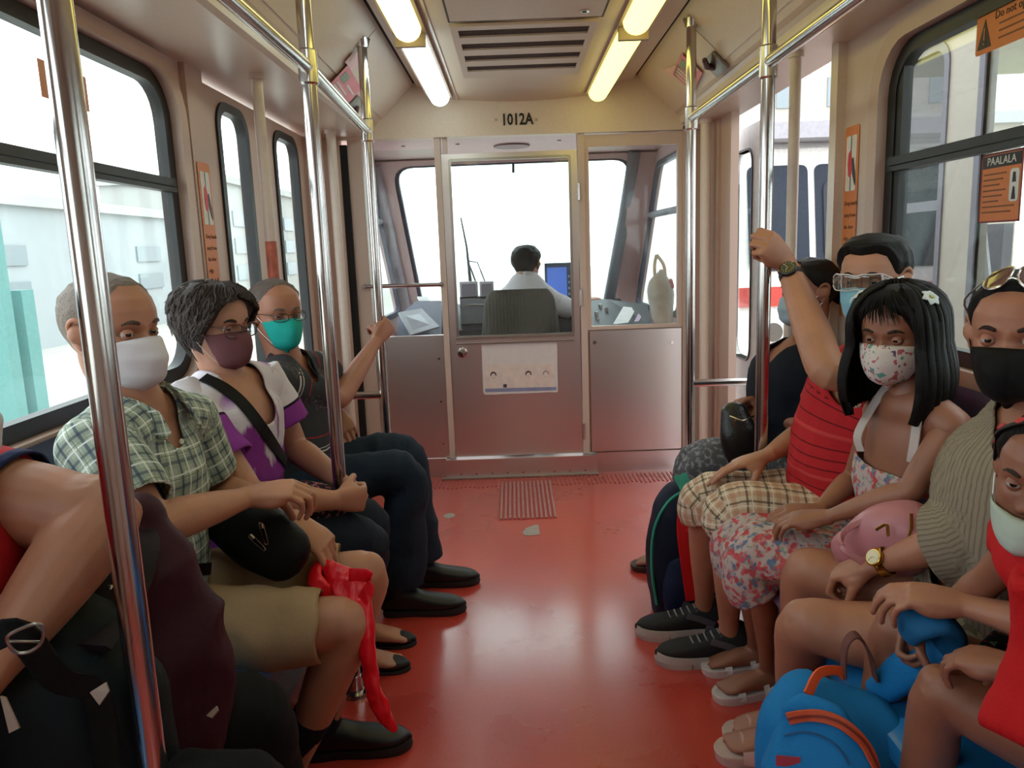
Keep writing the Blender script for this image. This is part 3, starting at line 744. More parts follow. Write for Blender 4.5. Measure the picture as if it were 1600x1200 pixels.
t = thing('notice_sticker', 'square orange notice headed PAALALA on the lower pane of the right window', 'sticker', atx(1560, 300, XG))
m_ = basis(atx(1529, 349, XG), (0, -1, 0), (0, 0, 1))
w_, h_ = .155, .160
flat('sticker_sheet', rect(0, w_, 0, h_), 0, ORG, t, mtx=m_)
for q in (rect(0, w_, 0, .004), rect(0, w_, h_-.004, h_), rect(0, .004, 0, h_), rect(w_-.004, w_, 0, h_)): flat('border', q, .001, mat('maroon_print', '7a2a38', .5), t, mtx=m_)
flat('header_band', rect(.006, w_-.006, h_-.034, h_-.006), .001, BLK, t, mtx=m_)
text_mesh('header_text', 'PAALALA', .026, WHT, t, m_ @ Matrix.Translation((w_/2, h_-.020, .0022)))
for i in range(8): flat('text_line', rect(.012, .012+(.085 if i < 6 else .12)-.012*(i % 3), .110-i*.0125, .1135-i*.0125), .001, BRN, t, mtx=m_)
flat('figure_field', rrect(.112, .145, .045, .118, .008, 2), .001, WHT, t, mtx=m_)
flat('figure', [(.122, .088), (.135, .088), (.132, .110), (.124, .110)], .002, BLK, t, mtx=m_); flat('figure', [(.122, .050), (.136, .050), (.131, .078), (.126, .078)], .002, BLK, t, mtx=m_)
settle(t)
# left window stickers (seen through to the inside)
m_ = basis(Vector((XL-.018, atx(121, 140, XL-.018).y-.06, 1.685)), (0, 1, 0), (0, 0, 1))
t = thing('warning_sticker', 'small orange sticker on the upper pane of the left window', 'sticker', m_.translation)
flat('sticker_sheet', rect(-.1, .105, 0, .085), 0, mat('orange_sticker_faded', 'cf8a68', .5), t, mtx=m_)
for i in range(4): flat('text_line', rect(.0, .09, .018+i*.016, .022+i*.016), .001, mat('faded_text', 'a06a50', .6), t, mtx=m_)
settle(t)
t = thing('notice_sticker', 'narrow red and white sticker beside the near pole on the left window', 'sticker', atx(158, 360, XL-.02))
m_ = basis(atx(153, 410, XL-.018)+Vector((0, -.10, 0)), (0, 1, 0), (0, 0, 1))
flat('sticker_sheet', rect(0, .115, 0, .21), 0, mat('faded_red', 'b04a50', .5), t, mtx=m_); flat('print_field', rect(.01, .105, .02, .17), .001, mat('sticker_pale', 'cfc0b4', .5), t, mtx=m_)
flat('header_band', rect(0, .115, .18, .21), .001, BLK, t, mtx=m_); settle(t)
# cove posters and emergency levers
def onslope(sg, px, py):
    a = Vector((CX+sg*.78, 0, SOF+.092)); b = Vector((CX+sg*.612, 0, 2.183))
    n_ = Vector((b.z-a.z, 0, -(b.x-a.x))).normalized()
    c = Vector((0, 0, CAMH)); r = RW @ Vector(((px-800)/F, (600-py)/F, -1)); t = (a-c).dot(n_)/r.dot(n_); return c+r*t, n_
PINK = mat('pink_poster', 'd8808a', .5, var=.1, vs=12); PINK2 = mat('pale_pink_poster', 'e2b7b4', .5)
def poster(sg, quad, m, lab, extra=()):
    P = []
    for q in quad:
        p, n_ = onslope(sg, *q); c = Vector((0, 0, CAMH)); s = -1 if (c-p).dot(n_) < 0 else 1; P.append(p+n_*s*.016)
    t = thing('poster', lab, 'poster', P[0], 'pink posters on the ceiling slopes')
    u = P[1]-P[0]; v = P[3]-P[0]; mt = basis(P[0], u, v); uw, vh = u.length, v.length
    if mt.to_3x3().col[2].dot(Vector((0, 0, CAMH))-P[0]) < 0: mt = mt @ Matrix.Scale(-1, 4, (0, 0, 1))
    flat('poster_sheet', rect(0, uw, 0, vh), 0, m, t, mtx=mt)
    for (a, b, c_, d, mm) in extra: flat('poster_print', rect(a*uw, b*uw, c_*vh, d*vh), .0012, mm, t, mtx=mt)
    settle(t); return t
GRNP = mat('grey_green_print', '8b9a88', .6)
tx = [(.1, .9, .12, .17, WHT), (.1, .8, .25, .3, WHT), (.1, .7, .38, .43, WHT), (.1, .35, .55, .85, GRNP), (.45, .9, .6, .66, WHT)]
poster(-1, [(505, 133), (531, 167), (560, 128), (538, 96)], PINK, 'pink poster on the left ceiling slope behind the poles', tx)
poster(-1, [(534, 92), (545, 107), (556, 93), (548, 82)], PINK2, 'small pale poster above the pink one, left ceiling slope')
poster(1, [(1055, 112), (1086, 140), (1115, 118), (1078, 88)], PINK, 'pink poster on the right ceiling slope', tx)
poster(1, [(1040, 104), (1053, 118), (1082, 90), (1066, 72)], PINK2, 'small pale poster left of the pink one, right ceiling slope')
for sg, px, py, lab in ((1, 1122, 96, 'right'), (-1, 549, 162, 'left')):
    p, n_ = onslope(sg, px, py); c = Vector((0, 0, CAMH)); n_ = n_ if (c-p).dot(n_) > 0 else -n_; p = p+n_*.010
    t = thing('emergency_handle', 'small grey emergency box with a dark lever on the %s ceiling slope' % lab, 'handle', p)
    m_ = basis(p, (0, 1, 0), n_.cross(Vector((0, 1, 0))))
    if m_.to_3x3().col[2].dot(n_) < 0: m_ = m_ @ Matrix.Scale(-1, 4, (0, 0, 1))
    obj('back_plate', B(-.085, .085, -.045, .045, 0, .012, m_), mat('plate_grey', '8a8580', .4, metal=.6), t, bevel=.003)
    bm = bmesh.new(); tube_into(bm, [m_ @ Vector(q) for q in ((.03, .0, .01), (.0, -.02, .035), (-.05, -.045, .04))], [.016, .013, .011], seg=10, cap='round'); obj('lever', bm, mat('lever_dark_red', '4a1c20', .4), t, smooth=True)
    settle(t)

# ---- outside
struct(obj('ground', B(-60, 60, -40, 90, -1.05, -.95), mat('pale_concrete', 'b9b6ae', .9, var=.1, vs=.6)))
def bldg(name, lab, x0, x1, y0, y1, h, col, face, nx=4, nz=3, cat='building'):
    t = thing(name, lab, cat, ((x0+x1)/2, (y0+y1)/2, -.95), 'buildings outside')
    obj('wall', B(x0, x1, y0, y1, -.95, h), mat('facade_'+col, col, .8, var=.05, vs=.5), t)
    obj('roof', B(x0-.2, x1+.2, y0-.2, y1+.2, h, h+.3), mat('roof_pale', 'b0b0ae', .8), t)
    wm = mat('window_dark', '7d888d', .3)
    for i in range(nx):
        for k in range(nz):
            zz = .4+k*(h-1)/nz
            if face == 'x':
                yy = y0+(i+.3)*(y1-y0)/nx; xx = x1 if x1 < 0 else x0
                obj('window', B(xx-.06, xx+.06, yy, yy+(y1-y0)/nx*.45, zz, zz+(h-1)/nz*.55), wm, t)
            else:
                xx = x0+(i+.3)*(x1-x0)/nx; obj('window', B(xx, xx+(x1-x0)/nx*.45, y0-.06, y0+.06, zz, zz+(h-1)/nz*.55), wm, t)
    settle(t)
bldg('building', 'long pale building across the street on the left', -19, -13, 6, 30, 2.9, 'a3a9ac', 'x', 6, 2)
bldg('building', 'pale two-storey block behind the first one, far left', -17, -12, 33, 52, 4.5, 'a8a8a5', 'x', 5, 3)
bldg('building', 'pale block ahead on the right of the street', 10, 18, 32, 48, 9, 'aaa49c', 'y', 4, 4)
bldg('building', 'low cream building ahead, right of the windshield', 8.0, 14, 22, 30, 4.2, 'a59a8b', 'y', 3, 2)
def simple(name, lab, cat, bm, m, **k): return tag(obj(name, bm, m, **k), lab, cat)
TEAL = mat('teal_paint', '5f8f8c', .7)
t = thing('street_kiosk', 'teal kiosk with a tall teal post outside the left window', 'kiosk', (-6.2, 9.5, -.95))
obj('post', B(-6.36, -6.12, 9.3, 9.5, -.95, 2.6), TEAL, t, bevel=.02); obj('cabinet', B(-7.4, -6.12, 9.7, 9.95, -.95, 1.02), TEAL, t, bevel=.03)
obj('cabinet_door', B(-7.2, -6.3, 9.65, 9.72, -.7, .8), mat('teal_light', '78a19e', .6), t, bevel=.01); settle(t)
bm = bmesh.new()
st = thing('shop_sign', 'orange and white shop sign seen through the cab window, right side', 'sign', (3.1, 14, 1.5))
q0, q1 = at(1030, 395, 24), at(1056, 340, 24)
obj('sign_board', B(q0.x, q1.x+.3, 24, 24.1, q0.z, q1.z), mat('sign_yellow', 'e6d8a0', .6), st, bevel=.02)
obj('sign_stripe', B(q0.x+.02, q1.x+.28, 23.94, 24.0, q0.z+.1, q0.z+.35), mat('sign_orange', 'e08a4c', .6), st)
obj('post', B(q0.x+.3, q0.x+.4, 24.02, 24.1, -.95, q0.z), mat('sign_grey', '8a8a8a', .6), st); settle(st)
# neighbouring tram beside the right windows
def tram_side():
    t = thing('tram', 'cream tram standing on the next track, seen through the right window', 'tram', (3.6, 1.0, -.95))
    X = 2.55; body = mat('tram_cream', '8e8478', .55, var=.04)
    spans = [(4.74, 5.28), (2.95, 4.34), (1.45, 2.75), (-.1, 1.2), (-1.7, -.4)]
    hs = [rrect(a, b, .75, 2.36, .10) for a, b in spans]
    obj('side_wall', panel(rect(-3, 5.7, -.5, 2.40), hs, (X, 0, 0), (0, 1, 0), (0, 0, 1), .06), body, t)
    obj('side_wall', panel(rect(-3, 5.7, -.5, 2.40), [rrect(-2.6, .6, .4, 2.3, .1), rrect(.8, 5.4, .4, 2.3, .1)], (X+2.3, 0, 0), (0, 1, 0), (0, 0, 1), .06), body, t)
    obj('roof', extrude_prism([(X-.02, 2.40), (X+.1, 2.62), (X+.3, 2.72), (X+2.1, 2.72), (X+2.38, 2.45), (X+2.3, 2.38), (X+.05, 2.38)], 'y', -3, 5.7), mat('tram_roof', 'b5b17a', .5), t)
    obj('floor_pan', B(X, X+2.36, -3, 5.7, -.55, -.45), body, t)
    obj('grey_band', B(X-.012, X, -3, 5.7, .30, .62), mat('tram_grey', '77747c', .5), t)
    for i, (a, b) in enumerate(spans):
        g = obj('window_frame', panel(rrect(a-.05, b+.05, .70, 2.41, .14), [rrect(a, b, .75, 2.36, .10)], (X-.01, 0, 0), (0, 1, 0), (0, 0, 1), .03), mat('tram_frame', '4c4650', .5), t)
        obj('pane', panel(rrect(a, b, .75, 2.36, .10), [], (X+.01, 0, 0), (0, 1, 0), (0, 0, 1), .005), glass('tram_glass_grey', 'b4b2b4') if i == 0 else glass('tram_glass', 'eef0f0'), g)
        if i == 0:
            obj('window_rail', B(X-.005, X+.03, a, b, 1.44, 1.50), mat('tram_frame', '4c4650', .5), g); obj('partition_board', B(X+.5, X+.56, 4.9, 5.6, -.4, 1.35), mat('tram_board', '8a8490', .6), t)
            obj('grab_rail', TB([(X+.35, a+.05, 1.0), (X+.35, a+.40, 2.2)], .03, seg=8), mat('tram_rail_pale', 'b8b4b8', .4), t, smooth=True); obj('grab_rail', TB([(X+.35, a+.42, .0), (X+.35, a+.42, 2.3)], .03, seg=8), mat('tram_rail_pale', 'b8b4b8', .4), t, smooth=True)
    settle(t)
tram_side()
def tram_front():
    t = thing('tram', 'white tram with a dark windshield facing us beyond the open doorway', 'tram', (3.4, 9, -.95))
    Y = 8.2; a = at(1150, 600, Y).x; b = a+2.4; top = at(1220, 190, Y).z
    body = mat('tram_white', 'e9e7e4', .4)
    prof = [(Y+.0, -.5), (Y-.08, .4), (Y, 1.0), (Y+.18, top-.25), (Y+.5, top), (Y+6, top), (Y+6, -.5)]
    obj('body', extrude_prism(prof, 'x', a, b), body, t, bevel=.05)
    dk = mat('tram_windshield_dark', '2c323e', .5, spec=.2)
    def fr(z): return Y+(z-1.0)/(top-1.25)*.18-.012
    def ws(x0, x1, z0, z1, m, nm, off=0):
        P = [Vector((x0, fr(z0)-off, z0)), Vector((x1, fr(z0)-off, z0)), Vector((x1, fr(z1)-off, z1)), Vector((x0, fr(z1)-off, z1))]
        return poly(nm, roundq(P, .08), m, t, .01)
    ws(a+.12, a+.75, .98, top-.42, dk, 'windshield'); ws(a+.82, a+2.3, .98, top-.42, dk, 'windshield')
    ws(a+.9, a+1.15, 1.1, top-.6, mat('dark_shape', '2c2c38', .7), 'windshield_dark_shape', .02)  # narrow dark panel set just ahead of the windshield
    obj('red_band', B(a-.01, b+.01, Y-.1, Y-.05, .62, .82), mat('tram_red', 'b8423a', .5), t, bevel=.01)
    obj('bumper', B(a+.1, b-.1, Y-.3, Y, -.4, -.1), mat('tram_orange', 'd8904c', .5), t, bevel=.04)
    obj('head_lamp', TB([(a+.35, Y-.09, .35), (a+.35, Y-.12, .35)], .1, seg=16), CHROME, t, smooth=True)
    obj('mirror', B(a-.22, a-.05, Y-.2, Y-.12, 1.1, 1.6), mat('mirror_dark', '3b3f52', .3), t, bevel=.03)
    obj('roof_visor', B(a+.1, b-.1, Y-.12, Y+.4, top-.18, top-.02), mat('visor_grey', '9a98a0', .5), t, bevel=.03)
    settle(t)
tram_front()
# ================================================================ PEOPLE: shared builders
V = Vector
def remesh(bm, voxel, smooth=3, fac=.5):
    bmesh.ops.recalc_face_normals(bm, faces=bm.faces)
    me = bpy.data.meshes.new('tmp'); bm.to_mesh(me); bm.free()
    o = bpy.data.objects.new('tmp', me); COL.objects.link(o)
    r = o.modifiers.new('r', 'REMESH'); r.mode = 'VOXEL'; r.voxel_size = voxel; r.use_smooth_shade = True
    if smooth:
        s = o.modifiers.new('s', 'SMOOTH'); s.iterations = smooth; s.factor = fac
    dg = bpy.context.evaluated_depsgraph_get(); res = bpy.data.meshes.new_from_object(o.evaluated_get(dg))
    COL.objects.unlink(o); bpy.data.objects.remove(o); bpy.data.meshes.remove(me)
    return res
def co(me):
    a = np.empty(len(me.vertices)*3, np.float32); me.vertices.foreach_get('co', a); return a.reshape(-1, 3).astype(float)
def setco(me, a): me.vertices.foreach_set('co', a.astype(np.float32).ravel()); me.update()
def normals(me):
    a = np.empty(len(me.vertices)*3, np.float32); me.vertex_normals.foreach_get('vector', a); return a.reshape(-1, 3).astype(float)
def vnoise(P, f, seed=0):
    """cheap smooth numpy noise: sum of warped sines"""
    r = np.random.RandomState(seed); out = np.zeros(len(P))
    for k in range(7):
        d = r.normal(size=3); d /= np.linalg.norm(d); ph = r.uniform(0, 6.28); q = P+.35/np.array(f if hasattr(f, '__len__') else (f,)*3)*np.sin(P*1.7*np.array(f)+ph)
        out += np.sin((q*np.array(f))@d*r.uniform(.7, 1.9)+ph)
    return out/7**.5/1.2
def joinmesh(name, meshes, mats, parent, smooth=True):
    bm = bmesh.new(); base = 0
    for me, mi in meshes:
        n0 = len(bm.faces); bm.from_mesh(me); bm.faces.ensure_lookup_table()
        if mi is not None:
            for f in bm.faces[n0:]: f.material_index = mi
    me = bpy.data.meshes.new(name); bm.to_mesh(me); bm.free()
    if smooth: me.shade_smooth()
    return link(name, me, mats, parent)
def garment(name, bones, m, parent, voxel=.008, wr=.005, wf=11, cut=None, openings=(), thick=.004, seed=1, smooth=3, extra=None, pleat=None, bsm=10):
    """bones: list of dict(C=points, ra, rb, side, per); one closed cloth surface over them"""
    bm = bmesh.new(); samples = []; lid = []
    for i, b in enumerate(bones):
        rows = spline(np.hstack([np.array(b['C'], float), np.array(b['ra'], float)[:, None], np.array(b.get('rb', b['ra']), float)[:, None]]), b.get('per', 5))
        tube_into(bm, rows[:, :3], rows[:, 3], rows[:, 4], seg=20, side=b.get('side'), cap=b.get('cap', 'flat'), power=b.get('power', 2.0))
        T, A, N = frames(rows[:, :3], b.get('side')); L = np.concatenate([[0], np.cumsum(np.linalg.norm(np.diff(rows[:, :3], axis=0), axis=1))])
        samples.append((rows, T, A, N, L))
    if extra: extra(bm)
    me = remesh(bm, voxel, smooth)
    P = co(me); n = len(P); best = np.full(n, 1e9); uv = np.zeros((n, 3)); isend = np.zeros(n, bool)
    nn = normals(me)
    for i, (rows, T, A, N, L) in enumerate(samples):
        D = P[:, None, :]-rows[None, :, :3]
        da = (D*A[None]).sum(2)/rows[None, :, 3]; db = (D*N[None]).sum(2)/rows[None, :, 4]; dt = (D*T[None]).sum(2)
        dist = np.abs(np.sqrt(da**2+db**2)-1)*(rows[None, :, 3]+rows[None, :, 4])/2+np.abs(dt)*1.2
        j = dist.argmin(1); dd = dist[np.arange(n), j]; sel = dd < best
        ix = np.arange(n)
        ang = np.arctan2(db[ix, j], da[ix, j]); ra = (rows[:, 3].mean()+rows[:, 4].mean())/2
        u = ang*ra; v = L[j]+dt[ix, j]
        uv[sel] = np.stack([u, v, np.full(n, i*1.0)], 1)[sel]; best[sel] = dd[sel]
    # wrinkles
    if wr:
        Pn = P.copy()
        d = vnoise(P, wf, seed)*.5+(1-np.abs(vnoise(P, wf*1.9, seed+5))*1.6)*.6+vnoise(np.stack([uv[:, 0]*.5, uv[:, 1]*2.2, uv[:, 2]], 1), wf*1.6, seed+9)*.5
        P = P+nn*(d*wr*1.35)[:, None]
        if pleat: P = P+nn*(pleat(Pn, uv))[:, None]
        setco(me, P)
    at_ = me.attributes.new('guv', 'FLOAT_VECTOR', 'POINT'); at_.data.foreach_set('vector', uv.astype(np.float32).ravel())
    # remove openings
    kill = np.zeros(n, bool)
    for (i, end) in openings:
        rows, T, A, N, L = samples[i]
        c = rows[-1 if end else 0]; t = T[-1 if end else 0]*(1 if end else -1)
        D = P-c[:3]; h = D@t; rad = np.linalg.norm(D-h[:, None]*t, axis=1)
        kill |= (h > -.010) & (h < .05) & (rad < max(c[3], c[4])*1.25) & (nn@t > .35)
    if cut is not None: kill |= cut(P)
    if kill.any():
        bm = bmesh.new(); bm.from_mesh(me); bm.verts.ensure_lookup_table()
        bmesh.ops.delete(bm, geom=[bm.verts[i] for i in np.nonzero(kill)[0]], context='VERTS')
        for f in [f for f in bm.faces if len(f.verts) < 3]: bm.faces.remove(f)
        for _ in range(bsm):
            upd = {}
            for v in bm.verts:
                if v.is_boundary:
                    nb = [e.other_vert(v).co for e in v.link_edges if e.is_boundary]
                    if len(nb) == 2: upd[v] = v.co*.4+(nb[0]+nb[1])*.3
            for v, c in upd.items(): v.co = c
        bmesh.ops.solidify(bm, geom=bm.faces[:], thickness=thick) if False else None
        bm.to_mesh(me); bm.free()
    me.shade_smooth()
    o = link(name, me, m, parent)
    if kill.any():
        s = o.modifiers.new('thickness', 'SOLIDIFY'); s.thickness = thick; s.offset = -1
    return o
def neckcut(nb, fw, r=.068, z=-.03, vd=0, vw=.03, vs=.42):
    """round neck hole of radius r about the neck axis, plus a V of depth vd"""
    nbn = np.array(nb); f_ = np.array(V(fw).normalized()); s_ = np.array((-f_[1], f_[0], 0))
    def cut(P):
        D = P-nbn; hh = D[:, 2]; f = D@f_; sd = D@s_
        k = (hh > z) & (np.hypot(f-.012, sd) < r)
        if vd: k |= (f > .0) & (np.abs(sd) < vw+vs*(hh+vd)) & (hh > -vd) & (np.abs(sd) < r)
        return k
    return cut
# -------- hands
FING = ((.030, .087, (.040, .025, .020), .0086), (.010, .091, (.044, .028, .021), .0088), (-.0105, .087, (.041, .026, .020), .0083), (-.029, .079, (.032, .020, .018), .0073))
def hand_into(bm, wr, d, palm, s, curl, size=1.0, thumb=(35, 35, 20), spread=0.06, fat=1.0):
    """d: wrist to knuckles; palm: direction the palm faces; s=+1 right hand, -1 left"""
    X = V(d).normalized(); Z = -V(palm); Z = (Z-X*Z.dot(X)).normalized(); Y = Z.cross(X)*s
    o = V(wr)
    def P(x, y, z): return np.array(o+X*(x*size)+Y*(y*size)+Z*(z*size))
    q = size*fat
    tube_into(bm, spline([P(-.02, 0, 0), P(.0, 0, 0), P(.03, .002, .0), P(.065, .001, .001), P(.093, .0, .0)], 4),
              np.interp(np.linspace(0, 1, 17), [0, .2, .45, .75, 1], np.array([.024, .026, .034, .0405, .0385])*q), np.interp(np.linspace(0, 1, 17), [0, .2, .45, .75, 1], np.array([.019, .019, .018, .015, .011])*q), seg=18, side=Y, cap='flat', power=2.5)
    tube_into(bm, spline([P(.008, .012, -.006), P(.035, .026, -.012), P(.058, .034, -.012)], 3), np.array([.013]*3+[.0155]*3+[.012])*q, seg=10, cap='round')
    tube_into(bm, spline([P(.012, -.018, -.006), P(.045, -.028, -.009), P(.07, -.028, -.006)], 3), np.array([.012]*3+[.013]*3+[.011])*q, seg=10, cap='round')
    for k, (fy, fx, ln, r) in enumerate(FING):
        c = curl[k] if hasattr(curl[0], '__len__') else curl
        p = V((fx-.018, fy, -.001)); a = 0; pts = [P(*p)]; sp = fy*spread/.03
        pts.append(P(fx, fy+.0, .001)); p = V((fx, fy, .001)); rr = [r*1.05, r*1.08]
        for j, L in enumerate(ln):
            a += math.radians(c[j]); L_ = L*1.04
            p = p+V((math.cos(a)*L_*math.cos(sp), math.cos(a)*L_*math.sin(sp) if j == 0 else 0, -math.sin(a)*L_)); pts.append(P(*p)); rr.append(r*(1.0, .93, .78)[j])
        # knuckle-preserving resample: straight phalanges with small rounding
        C = []; R = []
        for j in range(len(pts)-1):
            for t in (0.0, .25, .5, .75) : C.append(pts[j]*(1-t)+pts[j+1]*t); R.append((rr[j]*(1-t)+rr[j+1]*t)*(1.0 if t in (0,) else .955))
        C.append(pts[-1]); R.append(rr[-1])
        tube_into(bm, np.array(C), np.array(R)*q, seg=10, side=Y, cap='round')
    ta, td, tc = [math.radians(v) for v in thumb]
    b = V((.020, .020, -.006)); dr = V((math.cos(ta)*math.cos(td), math.sin(ta)*math.cos(td), -math.sin(td)))
    pts = [b]; p = b+dr*.046; pts.append(p)
    ax = V((0, 0, -1)).lerp(V((0, -1, 0)), .5).normalized()
    for L in (.034, .027):
        dr = (dr*math.cos(tc)+(ax-dr*ax.dot(dr)).normalized()*math.sin(tc)).normalized(); p = p+dr*L; pts.append(p)
    C = []; R = []; rr = (.0135, .0115, .0105, .0085)
    for j in range(3):
        for t in (0, .33, .66): C.append(P(*(pts[j]*(1-t)+pts[j+1]*t))); R.append(rr[j]*(1-t)+rr[j+1]*t)
    C.append(P(*pts[-1])); R.append(rr[-1])
    tube_into(bm, np.array(C), np.array(R)*q, seg=10, cap='round')
RELAX = ((18, 28, 18), (24, 32, 20), (30, 36, 22), (34, 38, 24))
GRIP = ((62, 88, 48), (66, 88, 50), (70, 88, 50), (74, 86, 50))
FIST = ((75, 95, 60), (78, 95, 60), (80, 95, 60), (82, 95, 60))
def arm_mesh(sh, el, wr, hd, palm, s, curl, k=1.0, hs=1.0, thumb=(35, 35, 20), voxel=.0042, fat=1.0):
    bm = bmesh.new(); sh, el, wr = V(sh), V(el), V(wr)
    pts = [sh, sh.lerp(el, .35), sh.lerp(el, .75), el, el.lerp(wr, .25), el.lerp(wr, .6), el.lerp(wr, .88), wr]
    r = np.array([.050, .048, .043, .041, .0425, .036, .0275, .0255])*k*fat
    rb = np.array([.050, .047, .041, .038, .039, .031, .0215, .0195])*k*fat
    rows = spline(np.hstack([np.array([list(p) for p in pts]), r[:, None], rb[:, None]]), 4)
    X = V(hd).normalized(); Z = -V(palm); Z = (Z-X*Z.dot(X)).normalized(); Y = Z.cross(X)
    tube_into(bm, rows[:, :3], rows[:, 3], rows[:, 4], seg=18, side=Y, cap='round')
    hand_into(bm, wr, hd, palm, s, curl, hs, thumb)
    return remesh(bm, voxel, 2, .45)
def foot_into(bm, an, d, L=.24, z0=.02):
    """bare foot: d horizontal toe direction; ankle point above the heel"""
    X = V((d[0], d[1], 0)).normalized(); Y = V((-X.y, X.x, 0)); o = V((an[0], an[1], z0))-X*(.25*L)
    k = L/.24
    def P(x, y, z): return np.array(o+X*x*k+Y*y*k+V((0, 0, 1))*z*k)
    rows = [(0, .018, .03, .022), (.03, .030, .045, .035), (.07, .033, .055, .05), (.11, .036, .05, .042), (.15, .042, .038, .030), (.185, .045, .026, .022), (.20, .042, .02, .015)]
    C = np.array([P(x, 0, h*.5+.004) for x, w, h, _ in rows]); 
    A = np.array([w for x, w, h, _ in rows])*k; Bb = np.array([h*.62 for x, w, h, _ in rows])*k
    rr = spline(np.hstack([C, A[:, None], Bb[:, None]]), 3); tube_into(bm, rr[:, :3], rr[:, 3], rr[:, 4], seg=16, side=Y, cap='round', power=2.3)
    return o, X, Y, k, P
def toes_into(bm, P, k, inner):
    for i, (y, x, r) in enumerate(((.030, .222, .0115), (.0125, .226, .0088), (-.003, .219, .0082), (-.018, .210, .0078), (-.031, .198, .0072))):
        y *= inner
        tube_into(bm, np.array([P(.175, y*.9, .016), P(x-.015, y, .013), P(x, y, .010)]), np.array([r, r, r*.92])*k, seg=8, cap='round')
def leg_mesh(hip, kn, an, toe, k=1.0, foot=None, voxel=.006, inner=1, thighs=1.0, z0=.02):
    bm = bmesh.new(); hip, kn, an = V(hip), V(kn), V(an)
    pts = [hip, hip.lerp(kn, .4), hip.lerp(kn, .8), kn, kn.lerp(an, .25), kn.lerp(an, .55), kn.lerp(an, .88), an]
    r = np.array([.080*thighs, .075*thighs, .060, .052, .053, .045, .031, .032])*k
    rows = spline(np.hstack([np.array([list(p) for p in pts]), r[:, None]]), 4)
    tube_into(bm, rows[:, :3], rows[:, 3], seg=20, cap='round')
    # knee cap
    kd = ((kn-hip).normalized()+(kn-an).normalized()).normalized()
    tube_into(bm, np.array([kn+kd*.008+V((0, 0, .012)), kn+kd*.010-V((0, 0, .02))]), np.array([.040, .036])*k, seg=12, cap='round')
    if foot:
        o, X, Y, kk, P = foot_into(bm, an, toe, foot, z0); toes_into(bm, P, kk, inner)
        a2 = V(P(.055, 0, .045)); tube_into(bm, np.array([an+V((0, 0, .03)), an, a2]), np.array([.032, .032, .030])*k, seg=12, cap='round')
    return remesh(bm, voxel, 3)
def torso_bones(pel, ch, nb, shL, shR, w=1.0, d=1.0, belly=0.0, inf=0.0, neck=.062):
    pel, ch, nb, shL, shR = map(V, (pel, ch, nb, shL, shR)); side = (shR-shL).normalized()
    wa = pel.lerp(ch, .5); fw = None
    C = [pel-(ch-pel).normalized()*.06, pel, wa, ch, ch.lerp(nb, .55), nb]
    ra = (np.array([.165, .170, .155, .165, .150, neck])*w+inf); rb = (np.array([.115, .125, .112+belly, .112, .092, neck])*d+inf)
    # shoulders
    t = [shL, shL.lerp(nb, .5)+V((0, 0, -.006)), nb-V((0, 0, .030)), shR.lerp(nb, .5)+V((0, 0, -.006)), shR]
    rs = np.array([.050, .056, .066, .056, .050])*((w+1)/2)+inf
    return [dict(C=C, ra=ra, rb=rb, side=side), dict(C=t, ra=rs, rb=rs, cap='round')]
def bones_mesh(bones, voxel, smooth=3):
    bm = bmesh.new()
    for b in bones:
        rows = spline(np.hstack([np.array([list(p) for p in b['C']]), np.array(b['ra'], float)[:, None], np.array(b['rb'], float)[:, None]]), 5)
        tube_into(bm, rows[:, :3], rows[:, 3], rows[:, 4], seg=20, side=b.get('side'), cap=b.get('cap', 'flat'))
    return remesh(bm, voxel, smooth)
def sleeve(sh, el, t0, t1, r0, r1, wr=None):
    """sleeve bone from the shoulder along the upper arm (t up to 1) and into the forearm (t beyond 1)"""
    sh, el = V(sh), V(el)
    if t1 <= 1: C = [sh.lerp(el, t0), sh.lerp(el, (t0+t1)/2), sh.lerp(el, t1)]; r = [r0, (r0+r1)/2, r1]
    else: C = [sh, sh.lerp(el, .5), el, el.lerp(V(wr), t1-1)]; r = [r0, r0*.6+r1*.4, r0*.3+r1*.7, r1]
    return dict(C=C, ra=r, rb=r)
